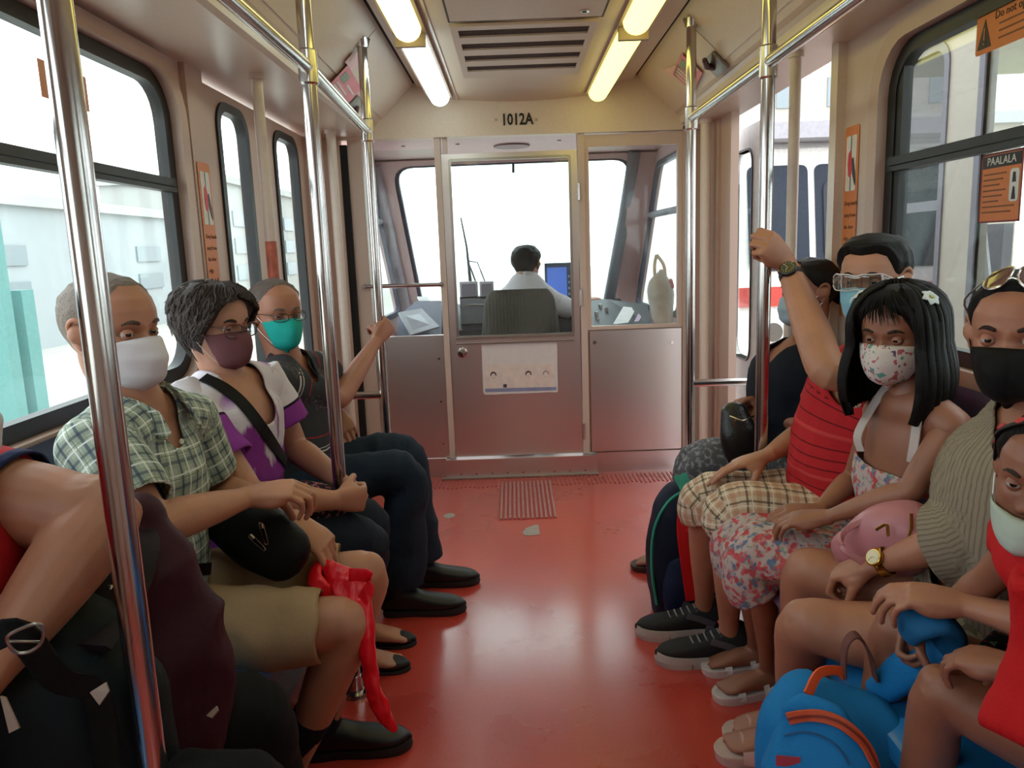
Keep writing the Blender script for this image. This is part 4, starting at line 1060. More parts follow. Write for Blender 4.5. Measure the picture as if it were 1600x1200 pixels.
# -------- heads
HT = np.array([0, .03, .08, .14, .20, .28, .36, .45, .50, .56, .62, .70, .80, .90, .96, 1])
HFm = np.array([.046, .064, .075, .079, .080, .081, .080, .079, .079, .083, .085, .084, .076, .055, .033, .002])
HWm = np.array([.012, .030, .042, .050, .056, .062, .067, .071, .073, .074, .0745, .074, .068, .051, .032, .002])
HBm = np.array([-.022, -.012, .004, .024, .042, .062, .078, .090, .094, .098, .102, .103, .095, .072, .045, .002])
class Head:
    def __init__(s, c, face, up=(0, 0, 1), H=.225, wide=1.0, child=0, jaw=1.0):
        s.c = V(c); s.X = V(face).normalized(); U = V(up); s.Z = (U-s.X*U.dot(s.X)).normalized(); s.Y = s.Z.cross(s.X)
        s.H = H; s.k = H/.225; s.wide = wide; s.child = child; s.jaw = jaw
        s.M = Matrix((s.X, s.Y, s.Z)).transposed().to_4x4(); s.M.translation = s.c
    def w(s, x, y, z): return s.c+s.X*x+s.Y*y+s.Z*z          # local metres -> world
    def loc(s, a, t, off=0.0, feat=True):
        a = np.asarray(a, float); t = np.asarray(t, float)
        f = np.interp(t, HT, HFm); w = np.interp(t, HT, HWm)*s.wide; b = np.interp(t, HT, HBm)
        if s.child: w = w*np.interp(t, [0, .3, .5, 1], [1.12, 1.1, 1.0, 1.0]); f = f-.004*np.interp(t, [0, .3, .5], [0, 1, 0])
        w = w*np.interp(t, [0, .3, .45, 1], [s.jaw, s.jaw, 1, 1])
        cx = (f-b)/2; rx = (f+b)/2; c_, s_ = np.cos(a), np.sin(a); p = 2/2.25
        x = cx+rx*np.sign(c_)*np.abs(c_)**p; y = w*np.sign(s_)*np.abs(s_)**p
        if feat:
            fr = np.clip(c_*1.6, 0, 1)
            g = lambda y0, t0, sy, st: np.exp(-((np.abs(y)-y0)/sy)**2-((t-t0)/st)**2)
            nh = np.interp(t, [.305, .335, .365, .42, .50, .56, .60], [0, .013, .023, .015, .007, .003, 0])*(.8 if s.child else 1)
            ns = np.interp(t, [.30, .36, .42, .56], [.017, .014, .0095, .009])
            x = x+fr*(nh*np.exp(-(y/ns)**2)+.006*g(.013, .335, .007, .022)-.011*g(.031, .50, .017, .038)+.004*g(.046, .40, .018, .06)+.0035*g(.028, .585, .022, .03)
                      +.0045*g(0, .218, .020, .018)+.0045*g(0, .172, .017, .02)-.004*g(0, .196, .02, .007)+.005*g(0, .07, .02, .045)-.003*g(0, .12, .018, .02)-.003*g(.02, .2, .01, .05))
        n = np.stack([np.cos(a), np.sin(a), (t-.5)*1.1], -1); n /= np.linalg.norm(n, axis=-1)[..., None]
        z = (t-.5)*.225
        return (np.stack([x, y, z], -1)+n*np.asarray(off)[..., None])*s.k
    def pt(s, a, t, off=0.0, feat=True):
        q = s.loc(a, t, off, feat); return V(s.c)+s.X*float(q[0])+s.Y*float(q[1])+s.Z*float(q[2])
    def tow(s, L): 
        R = np.array([list(s.X), list(s.Y), list(s.Z)]); return L@R+np.array(s.c)
def grid_mesh(name, Pw, closed_u=False, caps=False):
    nv, nu = Pw.shape[:2]; me = bpy.data.meshes.new(name); faces = []
    for j in range(nv-1):
        for i in range(nu if closed_u else nu-1):
            i2 = (i+1) % nu; faces.append((j*nu+i, j*nu+i2, (j+1)*nu+i2, (j+1)*nu+i))
    if caps: faces.append(tuple(range(nu))[::-1]); faces.append(tuple((nv-1)*nu+i for i in range(nu)))
    me.from_pydata(Pw.reshape(-1, 3).tolist(), [], faces); me.update(); me.shade_smooth(); return me
def head_mesh(h):
    nu, nv = 112, 96
    # denser azimuth at the front
    u = np.linspace(-PI, PI, nu, endpoint=False); a = u-.45*np.sin(u)
    t = (1-np.cos(np.linspace(.03, PI, nv)))/2; t = np.concatenate([[0.0], t])
    A, T = np.meshgrid(a, t); L = h.loc(A, T)
    return grid_mesh('head', h.tow(L), True, True)
def ear_mesh(h, sg):
    bm = bmesh.new(); k = h.k
    def P(x, y, z): return np.array(h.w(x*k, sg*y*k*h.wide, z*k))
    C = [P(.004, .071, -.020), P(.0, .075, -.026), P(-.008, .079, -.014), P(-.016, .085, .004), P(-.017, .088, .018), P(-.008, .086, .028), P(.004, .080, .026), P(.009, .074, .014)]
    rr = np.interp(np.linspace(0, 1, 29), [0, .2, .5, 1], [.006, .0075, .0055, .005])*k
    tube_into(bm, spline(C, 4), rr, seg=8, cap='round')
    tube_into(bm, np.array([P(.006, .068, .0), P(-.007, .080, .002)]), np.array([.016, .013])*k, np.array([.026, .020])*k, seg=12, side=tuple(h.X), cap='round')
    me = bpy.data.meshes.new('ear'); bmesh.ops.recalc_face_normals(bm, faces=bm.faces); bm.to_mesh(me); bm.free(); me.shade_smooth(); return me
def sphere_patch(c, r, X, Y, Z, th0, th1, nu=20, nv=8, squash=1):
    """cap of a sphere about axis Z between polar angles th0..th1"""
    th = np.linspace(th0, th1, nv); ph = np.linspace(0, 2*PI, nu, endpoint=False)
    T, Pp = np.meshgrid(th, ph, indexing='ij')
    L = np.stack([np.sin(T)*np.cos(Pp), np.sin(T)*np.sin(Pp), np.cos(T)*squash], -1)*r
    R = np.array([list(X), list(Y), list(Z)]); return L@R+np.array(c)
EYEW = mat('eye_white', 'b3a8a1', .25, var=.02); EYEI = mat('eye_iris', '1c100b', .15, var=.02)
def eyes(h, parent, gaze, lidm, openn=.42):
    """eyeball children plus lid shells (returned for the body mesh)"""
    lids = []; k = h.k
    for sg in (1, -1):
        c = h.w(.0655*k, sg*.031*k, .0*k); g = V(gaze).normalized()
        g = (g*.7+h.X*.5).normalized(); Y = (h.Z.cross(g)).normalized(); Z = g.cross(Y)
        r = .0122*k
        a = grid_mesh('e', sphere_patch(c, r, Y, Z, g, .47, 2.2, 24, 10), True); b = grid_mesh('i', sphere_patch(c, r*1.006, Y, Z, g, .0001, .49, 24, 5), True)
        joinmesh('eye', [(a, 0), (b, 1)], [EYEW, EYEI], parent)
        for (lo, hi) in ((openn*.55, 1.9), (-1.9, -openn*.62)):   # upper and lower lid elevations
            el = np.linspace(lo, hi, 9); az = np.linspace(-1.35, 1.35, 15)
            E, A_ = np.meshgrid(el, az, indexing='ij')
            E2 = E*1.0 if lo > 0 else E
            E2 = np.where(np.abs(E) < 1.0, E*(1-.75*(np.abs(A_)/1.35)**2*(np.abs(E) < .6)), E)
            rr = r*1.13
            L = np.stack([np.cos(E2)*np.cos(A_), np.cos(E2)*np.sin(A_), np.sin(E2)], -1)*rr
            R = np.array([list(h.X), list(h.Y), list(h.Z)]); lids.append(grid_mesh('lid', L@R+np.array(c)))
    return lids
def brows(h, m, parent, thick=.0028, up=0.0):
    for sg in (1, -1):
        pts = [h.pt(math.atan2(sg*y, .08)*1.12, t+up, .0015) for y, t in ((.015, .592), (.026, .606), (.038, .603), (.049, .584))]
        bm = bmesh.new(); rows = spline([list(p) for p in pts], 4); n = len(rows)
        tube_into(bm, rows, np.interp(np.linspace(0, 1, n), [0, .3, 1], [.0035, .0045, .0015])*h.k, np.interp(np.linspace(0, 1, n), [0, .3, 1], [.002, .0025, .001])*h.k, seg=8, side=tuple(h.Z), cap='round')
        obj('eyebrow', bm, m, parent, smooth=True)
def hair_cap(h, m, parent, line, thick, seed=3, rough=.004, nf=70, nu=96, nv=36, name='hair'):
    """line(a): height fraction of the hairline at azimuth a (0 = face); thick(a,t) offset"""
    a = np.linspace(-PI, PI, nu, endpoint=False); lt = np.array([line(abs(x)) for x in a])
    s = np.linspace(0, 1, nv); A = np.tile(a, (nv, 1)); T = lt[None, :]+(1-lt[None, :])*(s[:, None]**.8)
    th = np.vectorize(thick)(np.abs(A), T); ed = np.clip(s*4, 0, 1)[:, None]**.8
    base = h.loc(A, T, 0, False); flat_ = base.reshape(-1, 3)
    nz = vnoise(flat_*np.array([1, 1, .45]), nf, seed).reshape(A.shape)*.6+vnoise(flat_*np.array([1, 1, .5]), nf*2.3, seed+4).reshape(A.shape)*.4
    L = h.loc(A, T, (th*ed+rough*nz*ed)-.0015*(1-ed), False)
    # the edge loops back under the scalp
    L0 = h.loc(A[:1], T[:1]-.0, -.006, False); L = np.concatenate([L0, L], 0)
    me = grid_mesh(name, h.tow(L), True, True)
    return link(name, me, m, parent)
def locks(h, m, parent, specs, name='hair_lock'):
    """specs: list of (points in world, r0, r1, flat)"""
    bm = bmesh.new()
    for pts, r0, r1, fl in specs:
        rows = spline(pts, 3); n = len(rows); t = np.linspace(0, 1, n)
        r = r0*(1-t)**.6+r1; r[0] *= .6
        tube_into(bm, rows, r, r*fl, seg=6, cap='flat')
    return bm
def mask_mesh(h, m, parent, top=(.44, .37), bot=(-.03, .10), az=1.25, bulge=.020, pleats=0, name='face_mask', edge=None, push=0, nu=40, nv=26, point=1.0):
    s = np.linspace(-1, 1, nu); v = np.linspace(0, 1, nv); Sg, Vg = np.meshgrid(s, v)
    tt = top[0]+(top[1]-top[0])*np.abs(Sg)**1.3; tb = bot[0]+(bot[1]-bot[0])*np.abs(Sg)**1.6
    T = tb+(tt-tb)*Vg; A = Sg*az
    L = h.loc(A, np.clip(T, 0, 1), .004, False)/h.k
    L[..., 2] = (T-.5)*.225
    # tent over the nose and chin
    tent = bulge*(np.cos(np.clip(Sg*1.25, -PI/2, PI/2)))**(2*point)*np.sin(np.clip(Vg, .03, 1)*PI)**.55
    L[..., 0] += tent+.010*np.exp(-(Sg/.28)**2)*np.interp(Vg, [0, .6, .85, 1], [.2, 1, 1.1, .75])+push
    if pleats:
        w_ = (np.cos(Vg*2*PI*pleats)*.5+.5)**2*np.clip(1-np.abs(Sg)**6, 0, 1); L[..., 0] += .0022*w_
    L[..., 0] += .0008*vnoise(L.reshape(-1, 3), 160, 2).reshape(Sg.shape)
    me = grid_mesh(name, h.tow(L*h.k)); o = link(name, me, m, parent)
    uvs = np.stack([Sg*.1, Vg*.1, Sg*0], -1).reshape(-1, 3); at_ = me.attributes.new('guv', 'FLOAT_VECTOR', 'POINT'); at_.data.foreach_set('vector', uvs.astype(np.float32).ravel())
    md = o.modifiers.new('thickness', 'SOLIDIFY'); md.thickness = .0022*h.k; md.offset = 1
    Wp = h.tow(L*h.k)
    for sg, i in ((-1, 0), (1, nu-1)):
        earp = h.w(-.016*h.k, sg*.078*h.k*h.wide, .030*h.k); earl = h.w(-.016*h.k, sg*.077*h.k*h.wide, -.018*h.k)
        for p, e in ((Wp[-2, i], earp), (Wp[2, i], earl)):
            p = V(p); q = p.lerp(e, .5)+h.Y*sg*.006
            obj('ear_loop', TB([list(p), list(q), list(e)], .0013*h.k, seg=6, per=4), edge or m, o, smooth=True)
        bm = TB([list(Wp[j, i]) for j in range(1, nv-1, 3)], .0018*h.k, seg=6); obj('side_binding', bm, edge or m, o, smooth=True)
    return o
def glasses(h, fm, parent, w=.026, hh=.019, t=.5, fwd=.019, lens=True, name='glasses', r=.0011, lensm=None, bridge=True, dz=0, tilt=0):
    g = bpy.data.objects.new(name, None); COL.objects.link(g); g.parent = parent; k = h.k
    for sg in (1, -1):
        pts = []
        for a in np.linspace(0, 2*PI, 20, endpoint=False):
            ca, sa = math.cos(a), math.sin(a); ca = math.copysign(abs(ca)**.75, ca); sa = math.copysign(abs(sa)**.75, sa)
            y = .033+w*ca; x = .079+fwd-.012*((y/.06)**2)+tilt*sa*hh; pts.append(h.w(x*k, sg*y*k, (dz+hh*sa-.003)*k))
        bm = bmesh.new(); tube_into(bm, np.array([list(p) for p in pts]), r*1.25*k, seg=6, closed=True); obj('rim', bm, fm, g, smooth=True)
        if lens: poly('lens', pts, lensm or glass('spectacle_lens', 'f4f6f8', refl=.12), g, .001)
        tp = [h.w((.073+fwd-.010)*k, sg*.060*k, (dz+.006)*k), h.w(.03*k, sg*.0765*k, (dz+.008)*k), h.w(-.012*k, sg*.079*k, (dz+.004)*k), h.w(-.022*k, sg*.078*k, (dz-.014)*k)]
        obj('temple_arm', TB([list(p) for p in tp], r*1.2*k, seg=6, per=3), fm, g, smooth=True)
    if bridge: obj('bridge', TB([list(h.w((.079+fwd-.001)*k, y*k, (dz+.004)*k)) for y in (-.008, 0, .008)], r*1.2*k, seg=6), fm, g, smooth=True)
    return g
from mathutils.bvhtree import BVHTree
def bvh(objs):
    vs = []; fs = []
    for o in objs:
        b = len(vs); vs += [v.co.copy() for v in o.data.vertices]; fs += [tuple(i+b for i in p.vertices) for p in o.data.polygons]
    return BVHTree.FromPolygons(vs, fs)
def on(tree, px, py, off=.004, fb=None):
    """point of the surface seen at a pixel, lifted off it along the normal; returns point, normal"""
    c = V((0, 0, CAMH)); d = (RW @ V(((px-800)/F, (600-py)/F, -1))).normalized(); p, n, i, q = tree.ray_cast(c, d)
    if p is None: return (V(fb) if fb is not None else None), V((0, -1, 0))
    if n.dot(d) > 0: n = -n
    return p+n*off, n
def band_on(name, tree, pix, w, t, m, parent, off=.004, ends=(), per=4):
    """strap or tape that lies on a surface: densely dropped onto it along a pixel path"""
    pp = spline([list(q) for q in pix], 5); P = []; N = []
    for x, y in pp:
        p, n = on(tree, x, y, off)
        if p is None: continue
        if P and (p-P[-1]).length > .09: continue
        P.append(p); N.append(n)
    if len(P) < 3: return None
    A = np.array([list(p) for p in P]); NN = np.array([list(n) for n in N])
    for _ in range(2): A[1:-1] = A[1:-1]*.5+(A[2:]+A[:-2])*.25; NN[1:-1] = NN[1:-1]*.5+(NN[2:]+NN[:-2])*.25
    T = np.gradient(A, axis=0); T /= np.linalg.norm(T, axis=1)[:, None]+1e-9; Sd = np.cross(T, NN); Sd /= np.linalg.norm(Sd, axis=1)[:, None]+1e-9; Up = np.cross(Sd, T)
    bm = bmesh.new(); prof = [(-.5, 0), (-.46, 1), (.46, 1), (.5, 0), (.46, -1), (-.46, -1)]; R = []
    for i in range(len(A)): R.append([bm.verts.new(A[i]+Sd[i]*w*a+Up[i]*t*.5*b) for a, b in prof])
    for i in range(len(R)-1):
        for j in range(6): bm.faces.new((R[i][j], R[i][(j+1) % 6], R[i+1][(j+1) % 6], R[i+1][j]))
    bm.faces.new(R[0][::-1]); bm.faces.new(R[-1])
    return obj(name, bm, m, parent, smooth=True)
# -------- shoes
def shoe(parent, an, d, L, um, sm, name='shoe', hi=.0, z0=0, laces=None, sole=.022, wide=1.0):
    X = V((d[0], d[1], 0)).normalized(); Y = V((-X.y, X.x, 0)); k = L/.28; o = V((an[0], an[1], z0))-X*(.060*k)
    def P(x, y, z): return np.array(o+X*x*k+Y*y*k*wide+V((0, 0, 1))*z*k)
    out = [(-.012, 0), (-.006, .025), (.03, .034), (.09, .033), (.15, .042), (.21, .046), (.25, .036), (.272, .012), (.274, -.012), (.25, -.036), (.21, -.044), (.15, -.040), (.09, -.031), (.03, -.034), (-.006, -.025)]
    bm = bmesh.new(); ring = spline([list(P(x, y, 0)) for x, y in out], 3, closed=True); n = len(ring)
    lo = [bm.verts.new(p) for p in ring]; cen = ring.mean(0)
    mid_ = [bm.verts.new(p+(p-cen)*.03+np.array([0, 0, sole*.5*k])) for p in ring]; hi_ = [bm.verts.new(p+(p-cen)*.0+np.array([0, 0, sole*k+.006*k*max(0, ((p-cen)@np.array(X))/.14)**2])) for p in ring]
    bm.faces.new(lo[::-1]); bm.faces.new(hi_)
    for a_, b_ in ((lo, mid_), (mid_, hi_)):
        for i in range(n): bm.faces.new((a_[i], a_[(i+1) % n], b_[(i+1) % n], b_[i]))
    s = obj(name, bm, sm, parent, smooth=True) if False else None
    me = bpy.data.meshes.new('sole'); bmesh.ops.recalc_face_normals(bm, faces=bm.faces); bm.to_mesh(me); bm.free()
    rows = [(-.004, .022, .055+hi), (.02, .031, .072+hi), (.055, .034, .086+hi), (.09, .034, .080), (.13, .039, .064), (.18, .043, .052), (.225, .041, .043), (.255, .029, .034), (.268, .012, .026)]
    bm = bmesh.new(); C = np.array([list(P(x, 0, sole*.6+h_*.5)) for x, w_, h_ in rows])
    rr = spline(np.hstack([C, np.array([[w_*k*wide, h_*.5*k] for x, w_, h_ in rows])]), 4)
    tube_into(bm, rr[:, :3], rr[:, 3], rr[:, 4], seg=20, side=Y, cap='round', power=2.6)
    if hi >= 0: tube_into(bm, np.array([P(.042, 0, .06), P(.036, 0, .095+hi)]), np.array([.040, .037])*k, np.array([.032, .030])*k, seg=16, side=X, cap='round')
    me2 = remesh(bm, .005, 2)
    u = link(name, me2, um, parent); me2.shade_smooth()
    link('sole', me, sm, u)
    if laces:
        for i in range(5):
            x = .088+i*.020; z = sole*.6+np.interp(x, [.08, .13, .18], [.082, .066, .054])+.002
            obj('lace', TB([list(P(x, -.024, z-.010)), list(P(x+.006, 0, z+.002)), list(P(x, .024, z-.010))], .0026*k, seg=6, per=3), laces, u, smooth=True)
    return u, P
def strap_over(P, k, x, w, h0, m, parent, name='sandal_strap', half=.045, slant=0, r=.002):
    """band over the foot from edge to edge"""
    bm = bmesh.new(); n = 12; rows = []
    for i in range(n+1):
        a = PI*i/n; y = half*math.cos(a); z = .008+h0*math.sin(a)**.8
        rows.append(((x+slant*math.sin(a)), y, z))
    A = [bm.verts.new(P(px-w/2, y, z)) for px, y, z in rows]; Bq = [bm.verts.new(P(px+w/2, y, z)) for px, y, z in rows]
    A2 = [bm.verts.new(P(px-w/2, y*1.05, z+.004)) for px, y, z in rows]; B2 = [bm.verts.new(P(px+w/2, y*1.05, z+.004)) for px, y, z in rows]
    for i in range(n):
        bm.faces.new((A[i], A[i+1], Bq[i+1], Bq[i])); bm.faces.new((A2[i], B2[i], B2[i+1], A2[i+1])); bm.faces.new((A[i], A2[i], A2[i+1], A[i+1])); bm.faces.new((Bq[i], Bq[i+1], B2[i+1], B2[i]))
    return obj(name, bm, m, parent, smooth=True)
def sandal_sole(an, d, L, m, parent, name='sandal', z0=0, thick=.02, wide=1.0):
    X = V((d[0], d[1], 0)).normalized(); Y = V((-X.y, X.x, 0)); k = L/.24; o = V((an[0], an[1], z0))-X*(.25*L)
    def P(x, y, z): return np.array(o+X*x*k+Y*y*k+V((0, 0, 1))*z*k)
    out = [(-.018, 0), (-.012, .024), (.02, .034), (.08, .034), (.14, .043), (.19, .049), (.23, .042), (.248, .015), (.246, -.015), (.225, -.040), (.19, -.046), (.14, -.040), (.08, -.032), (.02, -.034), (-.012, -.024)]
    ring = spline([list(P(x, y*wide, 0)) for x, y in out], 3, closed=True); n = len(ring); cen = ring.mean(0)
    bm = bmesh.new(); R = []
    for z, s_ in ((0, 0), (thick*.5, .02), (thick, .03), (thick+.004, .01)): R.append([bm.verts.new(p+(p-cen)*s_+np.array([0, 0, z])) for p in ring])
    bm.faces.new(R[0][::-1]); bm.faces.new(R[-1])
    for a_, b_ in zip(R, R[1:]):
        for i in range(n): bm.faces.new((a_[i], a_[(i+1) % n], b_[(i+1) % n], b_[i]))
    return obj(name, bm, m, parent, smooth=False), P, k
def ribbon(name, pts, w, t, m, parent, side=None, per=5, smooth=True):
    """flat strap along pts: width w, thickness t; side = width direction"""
    bm = bmesh.new(); rows = spline([list(p) for p in pts], per)
    tube_into(bm, rows, w/2, t/2, seg=8, side=side, cap='flat', power=5)
    return obj(name, bm, m, parent, smooth=smooth)

# -------- cloth and skin materials
def skin(name, col, rough=.48, var=.10):
    k = NT(name); b = k.b; c = srgb(col); cc = k.coord()
    n1 = k.node('ShaderNodeTexNoise'); n1.inputs['Scale'].default_value = 14; n1.inputs['Detail'].default_value = 4; k.link(cc, n1.inputs['Vector'])
    r = k.ramp(n1.outputs[0], [(.3, tuple(x*(1-var) for x in c[:3])+(1,)), (.7, tuple(min(1, x*(1+var*f)) for x, f in zip(c[:3], (1, .8, .7)))+(1,))])
    k.link(r.outputs[0], b.inputs['Base Color']); b.inputs['Roughness'].default_value = rough
    b.inputs['Subsurface Weight'].default_value = .12; b.inputs['Subsurface Radius'].default_value = (.012, .004, .002); b.inputs['Subsurface Scale'].default_value = .8
    n2 = k.node('ShaderNodeTexNoise'); n2.inputs['Scale'].default_value = 260; k.link(cc, n2.inputs['Vector'])
    bp = k.node('ShaderNodeBump'); bp.inputs['Strength'].default_value = .08; bp.inputs['Distance'].default_value = .004; k.link(n2.outputs[0], bp.inputs['Height']); k.link(bp.outputs[0], b.inputs['Normal'])
    return k.m
def hairm(name, col, col2=None, scale=(60, 60, 8)):
    k = NT(name); b = k.b; cc = k.coord(None, scale)
    n1 = k.node('ShaderNodeTexNoise'); n1.inputs['Scale'].default_value = 9; n1.inputs['Detail'].default_value = 5; k.link(cc, n1.inputs['Vector'])
    r = k.ramp(n1.outputs[0], [(.35, srgb(col)), (.65, srgb(col2 or col))]); k.link(r.outputs[0], b.inputs['Base Color'])
    b.inputs['Roughness'].default_value = .55; b.inputs['Specular IOR Level'].default_value = .22
    bp = k.node('ShaderNodeBump'); bp.inputs['Strength'].default_value = .6; bp.inputs['Distance'].default_value = .004; k.link(n1.outputs[0], bp.inputs['Height']); k.link(bp.outputs[0], b.inputs['Normal'])
    return k.m
class Cloth(NT):
    """pattern from the garment's own u (around), v (along) coordinates"""
    def __init__(s, name, rough=.85, weave=.25):
        super().__init__(name); s.b.inputs['Roughness'].default_value = rough; s.b.inputs['Specular IOR Level'].default_value = .2
        a = s.node('ShaderNodeAttribute', attribute_name='guv'); sp = s.node('ShaderNodeSeparateXYZ'); s.link(a.outputs['Vector'], sp.inputs[0]); s.uv = sp.outputs; s.vec = a.outputs['Vector']
        nz = s.node('ShaderNodeTexNoise'); nz.inputs['Scale'].default_value = 350; s.link(s.coord(), nz.inputs['Vector'])
        n3 = s.node('ShaderNodeTexNoise'); n3.inputs['Scale'].default_value = 28; n3.inputs['Detail'].default_value = 4; s.link(s.coord(), n3.inputs['Vector'])
        ad = s.node('ShaderNodeMath', operation='MULTIPLY_ADD'); ad.inputs[1].default_value = 3; s.link(n3.outputs[0], ad.inputs[0]); s.link(nz.outputs[0], ad.inputs[2])
        bp = s.node('ShaderNodeBump'); bp.inputs['Strength'].default_value = weave; bp.inputs['Distance'].default_value = .004; s.link(ad.outputs[0], bp.inputs['Height']); s.link(bp.outputs[0], s.b.inputs['Normal'])
        s.last = None
    def base(s, col):
        n = s.node('ShaderNodeRGB'); n.outputs[0].default_value = srgb(col); s.last = n.outputs[0]; return s
    def stripe(s, comp, period, lo, hi, col, fac=1.0, off=0.0):
        """band where frac(coord/period) lies between lo and hi"""
        a = s.node('ShaderNodeMath', operation='MULTIPLY_ADD'); a.inputs[1].default_value = 1/period; a.inputs[2].default_value = off+100; s.link(s.uv[comp], a.inputs[0])
        f = s.node('ShaderNodeMath', operation='FRACT'); s.link(a.outputs[0], f.inputs[0])
        g = s.node('ShaderNodeMath', operation='GREATER_THAN'); g.inputs[1].default_value = lo; s.link(f.outputs[0], g.inputs[0])
        l = s.node('ShaderNodeMath', operation='LESS_THAN'); l.inputs[1].default_value = hi; s.link(f.outputs[0], l.inputs[0])
        m = s.node('ShaderNodeMath', operation='MULTIPLY'); s.link(g.outputs[0], m.inputs[0]); s.link(l.outputs[0], m.inputs[1])
        m2 = s.node('ShaderNodeMath', operation='MULTIPLY'); m2.inputs[1].default_value = fac; s.link(m.outputs[0], m2.inputs[0])
        return s.mixin(m2.outputs[0], col)
    def mixin(s, facsock, col, blend='MIX'):
        mx = s.node('ShaderNodeMix', data_type='RGBA', blend_type=blend); s.link(facsock, mx.inputs[0]); s.link(s.last, mx.inputs[6]); mx.inputs[7].default_value = srgb(col); s.last = mx.outputs[2]; return s
    def blobs(s, scale, thr, col, seed=0.0, vor=True, obj_=True, soft=.02):
        c = s.coord() if obj_ else s.coord('guv')
        mp = s.node('ShaderNodeMapping'); mp.inputs['Location'].default_value = (seed, seed*1.7, seed*.3); s.link(c, mp.inputs[0])
        t = s.node('ShaderNodeTexNoise'); t.inputs['Scale'].default_value = scale; t.inputs['Detail'].default_value = 1.5; s.link(mp.outputs[0], t.inputs['Vector'])
        r = s.ramp(t.outputs[0], [(thr, (0, 0, 0, 1)), (thr+soft, (1, 1, 1, 1))]); return s.mixin(r.outputs[0], col)
    def done(s): s.link(s.last, s.b.inputs['Base Color']); return s.m
def plain(name, col, rough=.85, var=.06, weave=.25):
    k = Cloth(name, rough, weave).base(col); c = srgb(col)
    k.blobs(9, .5, tuple(max(0, v-.03) for v in [int(col[i:i+2], 16)/255 for i in (0, 2, 4)]), soft=.25); return k.done()
def person(label, loc, group=None):
    return thing('person', label, 'person', loc, group)
# ================================================================ SEATS
BLUE = mat('blue_seat_plastic', '2478bc', .3, var=.04, vs=12, coat=.3); BLUED = mat('dark_blue_backrest', '1a2c4c', .4, var=.05)
def meshpanel():
    k = NT('stamped_heater_panel'); b = k.b; b.inputs['Metallic'].default_value = .7; b.inputs['Roughness'].default_value = .4
    v = k.node('ShaderNodeTexBrick'); v.inputs['Scale'].default_value = 28; v.inputs['Color1'].default_value = srgb('8f8789'); v.inputs['Color2'].default_value = srgb('7b7476'); v.inputs['Mortar'].default_value = srgb('3a3436')
    v.inputs['Mortar Size'].default_value = .03; v.inputs['Brick Width'].default_value = .5; v.inputs['Row Height'].default_value = .22
    c = k.node('ShaderNodeTexCoord'); sp = k.node('ShaderNodeSeparateXYZ'); k.link(c.outputs['Object'], sp.inputs[0]); cb = k.node('ShaderNodeCombineXYZ')
    k.link(sp.outputs[1], cb.inputs[0]); k.link(sp.outputs[2], cb.inputs[1]); k.link(cb.outputs[0], v.inputs[0]); k.link(v.outputs[0], b.inputs['Base Color'])
    bp = k.node('ShaderNodeBump'); bp.inputs['Strength'].default_value = .6; bp.inputs['Distance'].default_value = .003; k.link(v.outputs[0], bp.inputs['Height']); k.link(bp.outputs[0], b.inputs['Normal'])
    return k.m
HEAT = meshpanel()
def seat(sg, X, yc, lab, w=.46):
    t = thing('bench_seat', lab, 'seat', (X-sg*.22, yc, 0), 'blue bench seats along the walls')
    x0 = X-sg*.03
    prof = [(.0, .445), (.05, .432), (.20, .425), (.34, .435), (.42, .445), (.455, .430), (.46, .40), (.44, .39), (.40, .41), (.0, .40)]
    bm = extrude_prism([(x0-sg*a, z) for a, z in prof], 'y', yc-w/2+.004, yc+w/2-.004); obj('seat', bm, BLUE, t, bevel=.008)
    prof = [(.0, .45), (.055, .46), (.04, .70), (.02, .90), (.0, .93), (-.01, .90)]
    bm = extrude_prism([(x0-sg*a, z) for a, z in prof], 'y', yc-w/2+.004, yc+w/2-.004); obj('backrest', bm, BLUED, t, bevel=.008)
    xs = sorted((X-sg*.34, X-sg*.30)); obj('heater_panel', B(xs[0], xs[1], yc-w/2+.002, yc+w/2-.002, .0, .39), HEAT, t)
    return settle(t)
for yc, lab in ((.62, 'blue seat at the near left, beside the camera'), (1.12, 'blue seat under the passenger with the maroon backpack'), (1.60, 'blue seat under the man in the plaid shirt, its edge showing'), (2.09, 'blue seat under the woman in purple and white'), (2.56, 'blue seat under the man in the teal mask')):
    seat(-1, XL, yc, lab)
for yc, lab in ((.62, 'blue seat at the near right, beside the camera'), (1.08, 'blue seat under the child in the red shirt'), (1.50, 'blue seat under the woman with the black mask'), (1.92, 'blue seat under the girl in the floral dress'), (2.36, 'blue seat under the man in the red striped shirt')):
    seat(1, XR, yc, lab)

# ================================================================ PEOPLE
def rotz(v, deg): a = math.radians(deg); return V((v.x*math.cos(a)-v.y*math.sin(a), v.x*math.sin(a)+v.y*math.cos(a), v.z))
def headat(px, py, Y, yaw, pitch=0, roll=0, **k):
    c = at(px, py, Y); d = V((-c.x, -c.y, 0)).normalized(); d = rotz(d, yaw); s = rotz(d, 90)
    f = (d*math.cos(math.radians(pitch))+V((0, 0, 1))*math.sin(math.radians(pitch)))
    u = V((0, 0, 1))*math.cos(math.radians(roll))+s*math.sin(math.radians(roll))
    return Head(c, f, u, **k)
TOCAM = lambda h: (V((0, 0, CAMH))-h.c)
SK1 = skin('tan_skin', 'b07c62'); SK2 = skin('light_brown_skin', 'b5826a'); SK3 = skin('brown_skin', '93604a'); SK4 = skin('warm_brown_skin', 'a56f58'); SK5 = skin('deep_tan_skin', '8c5a45')
BLACKH = hairm('black_hair', '080606', '120d0c'); GREYH = hairm('grey_stubble_hair', '6d6058', '9a8f86', (90, 90, 30)); SALTH = hairm('greying_brown_hair', '1f1817', '5a4f4c', (70, 70, 20)); SALT2 = hairm('short_grey_brown_hair', '4b403c', '857a74', (90, 90, 30))
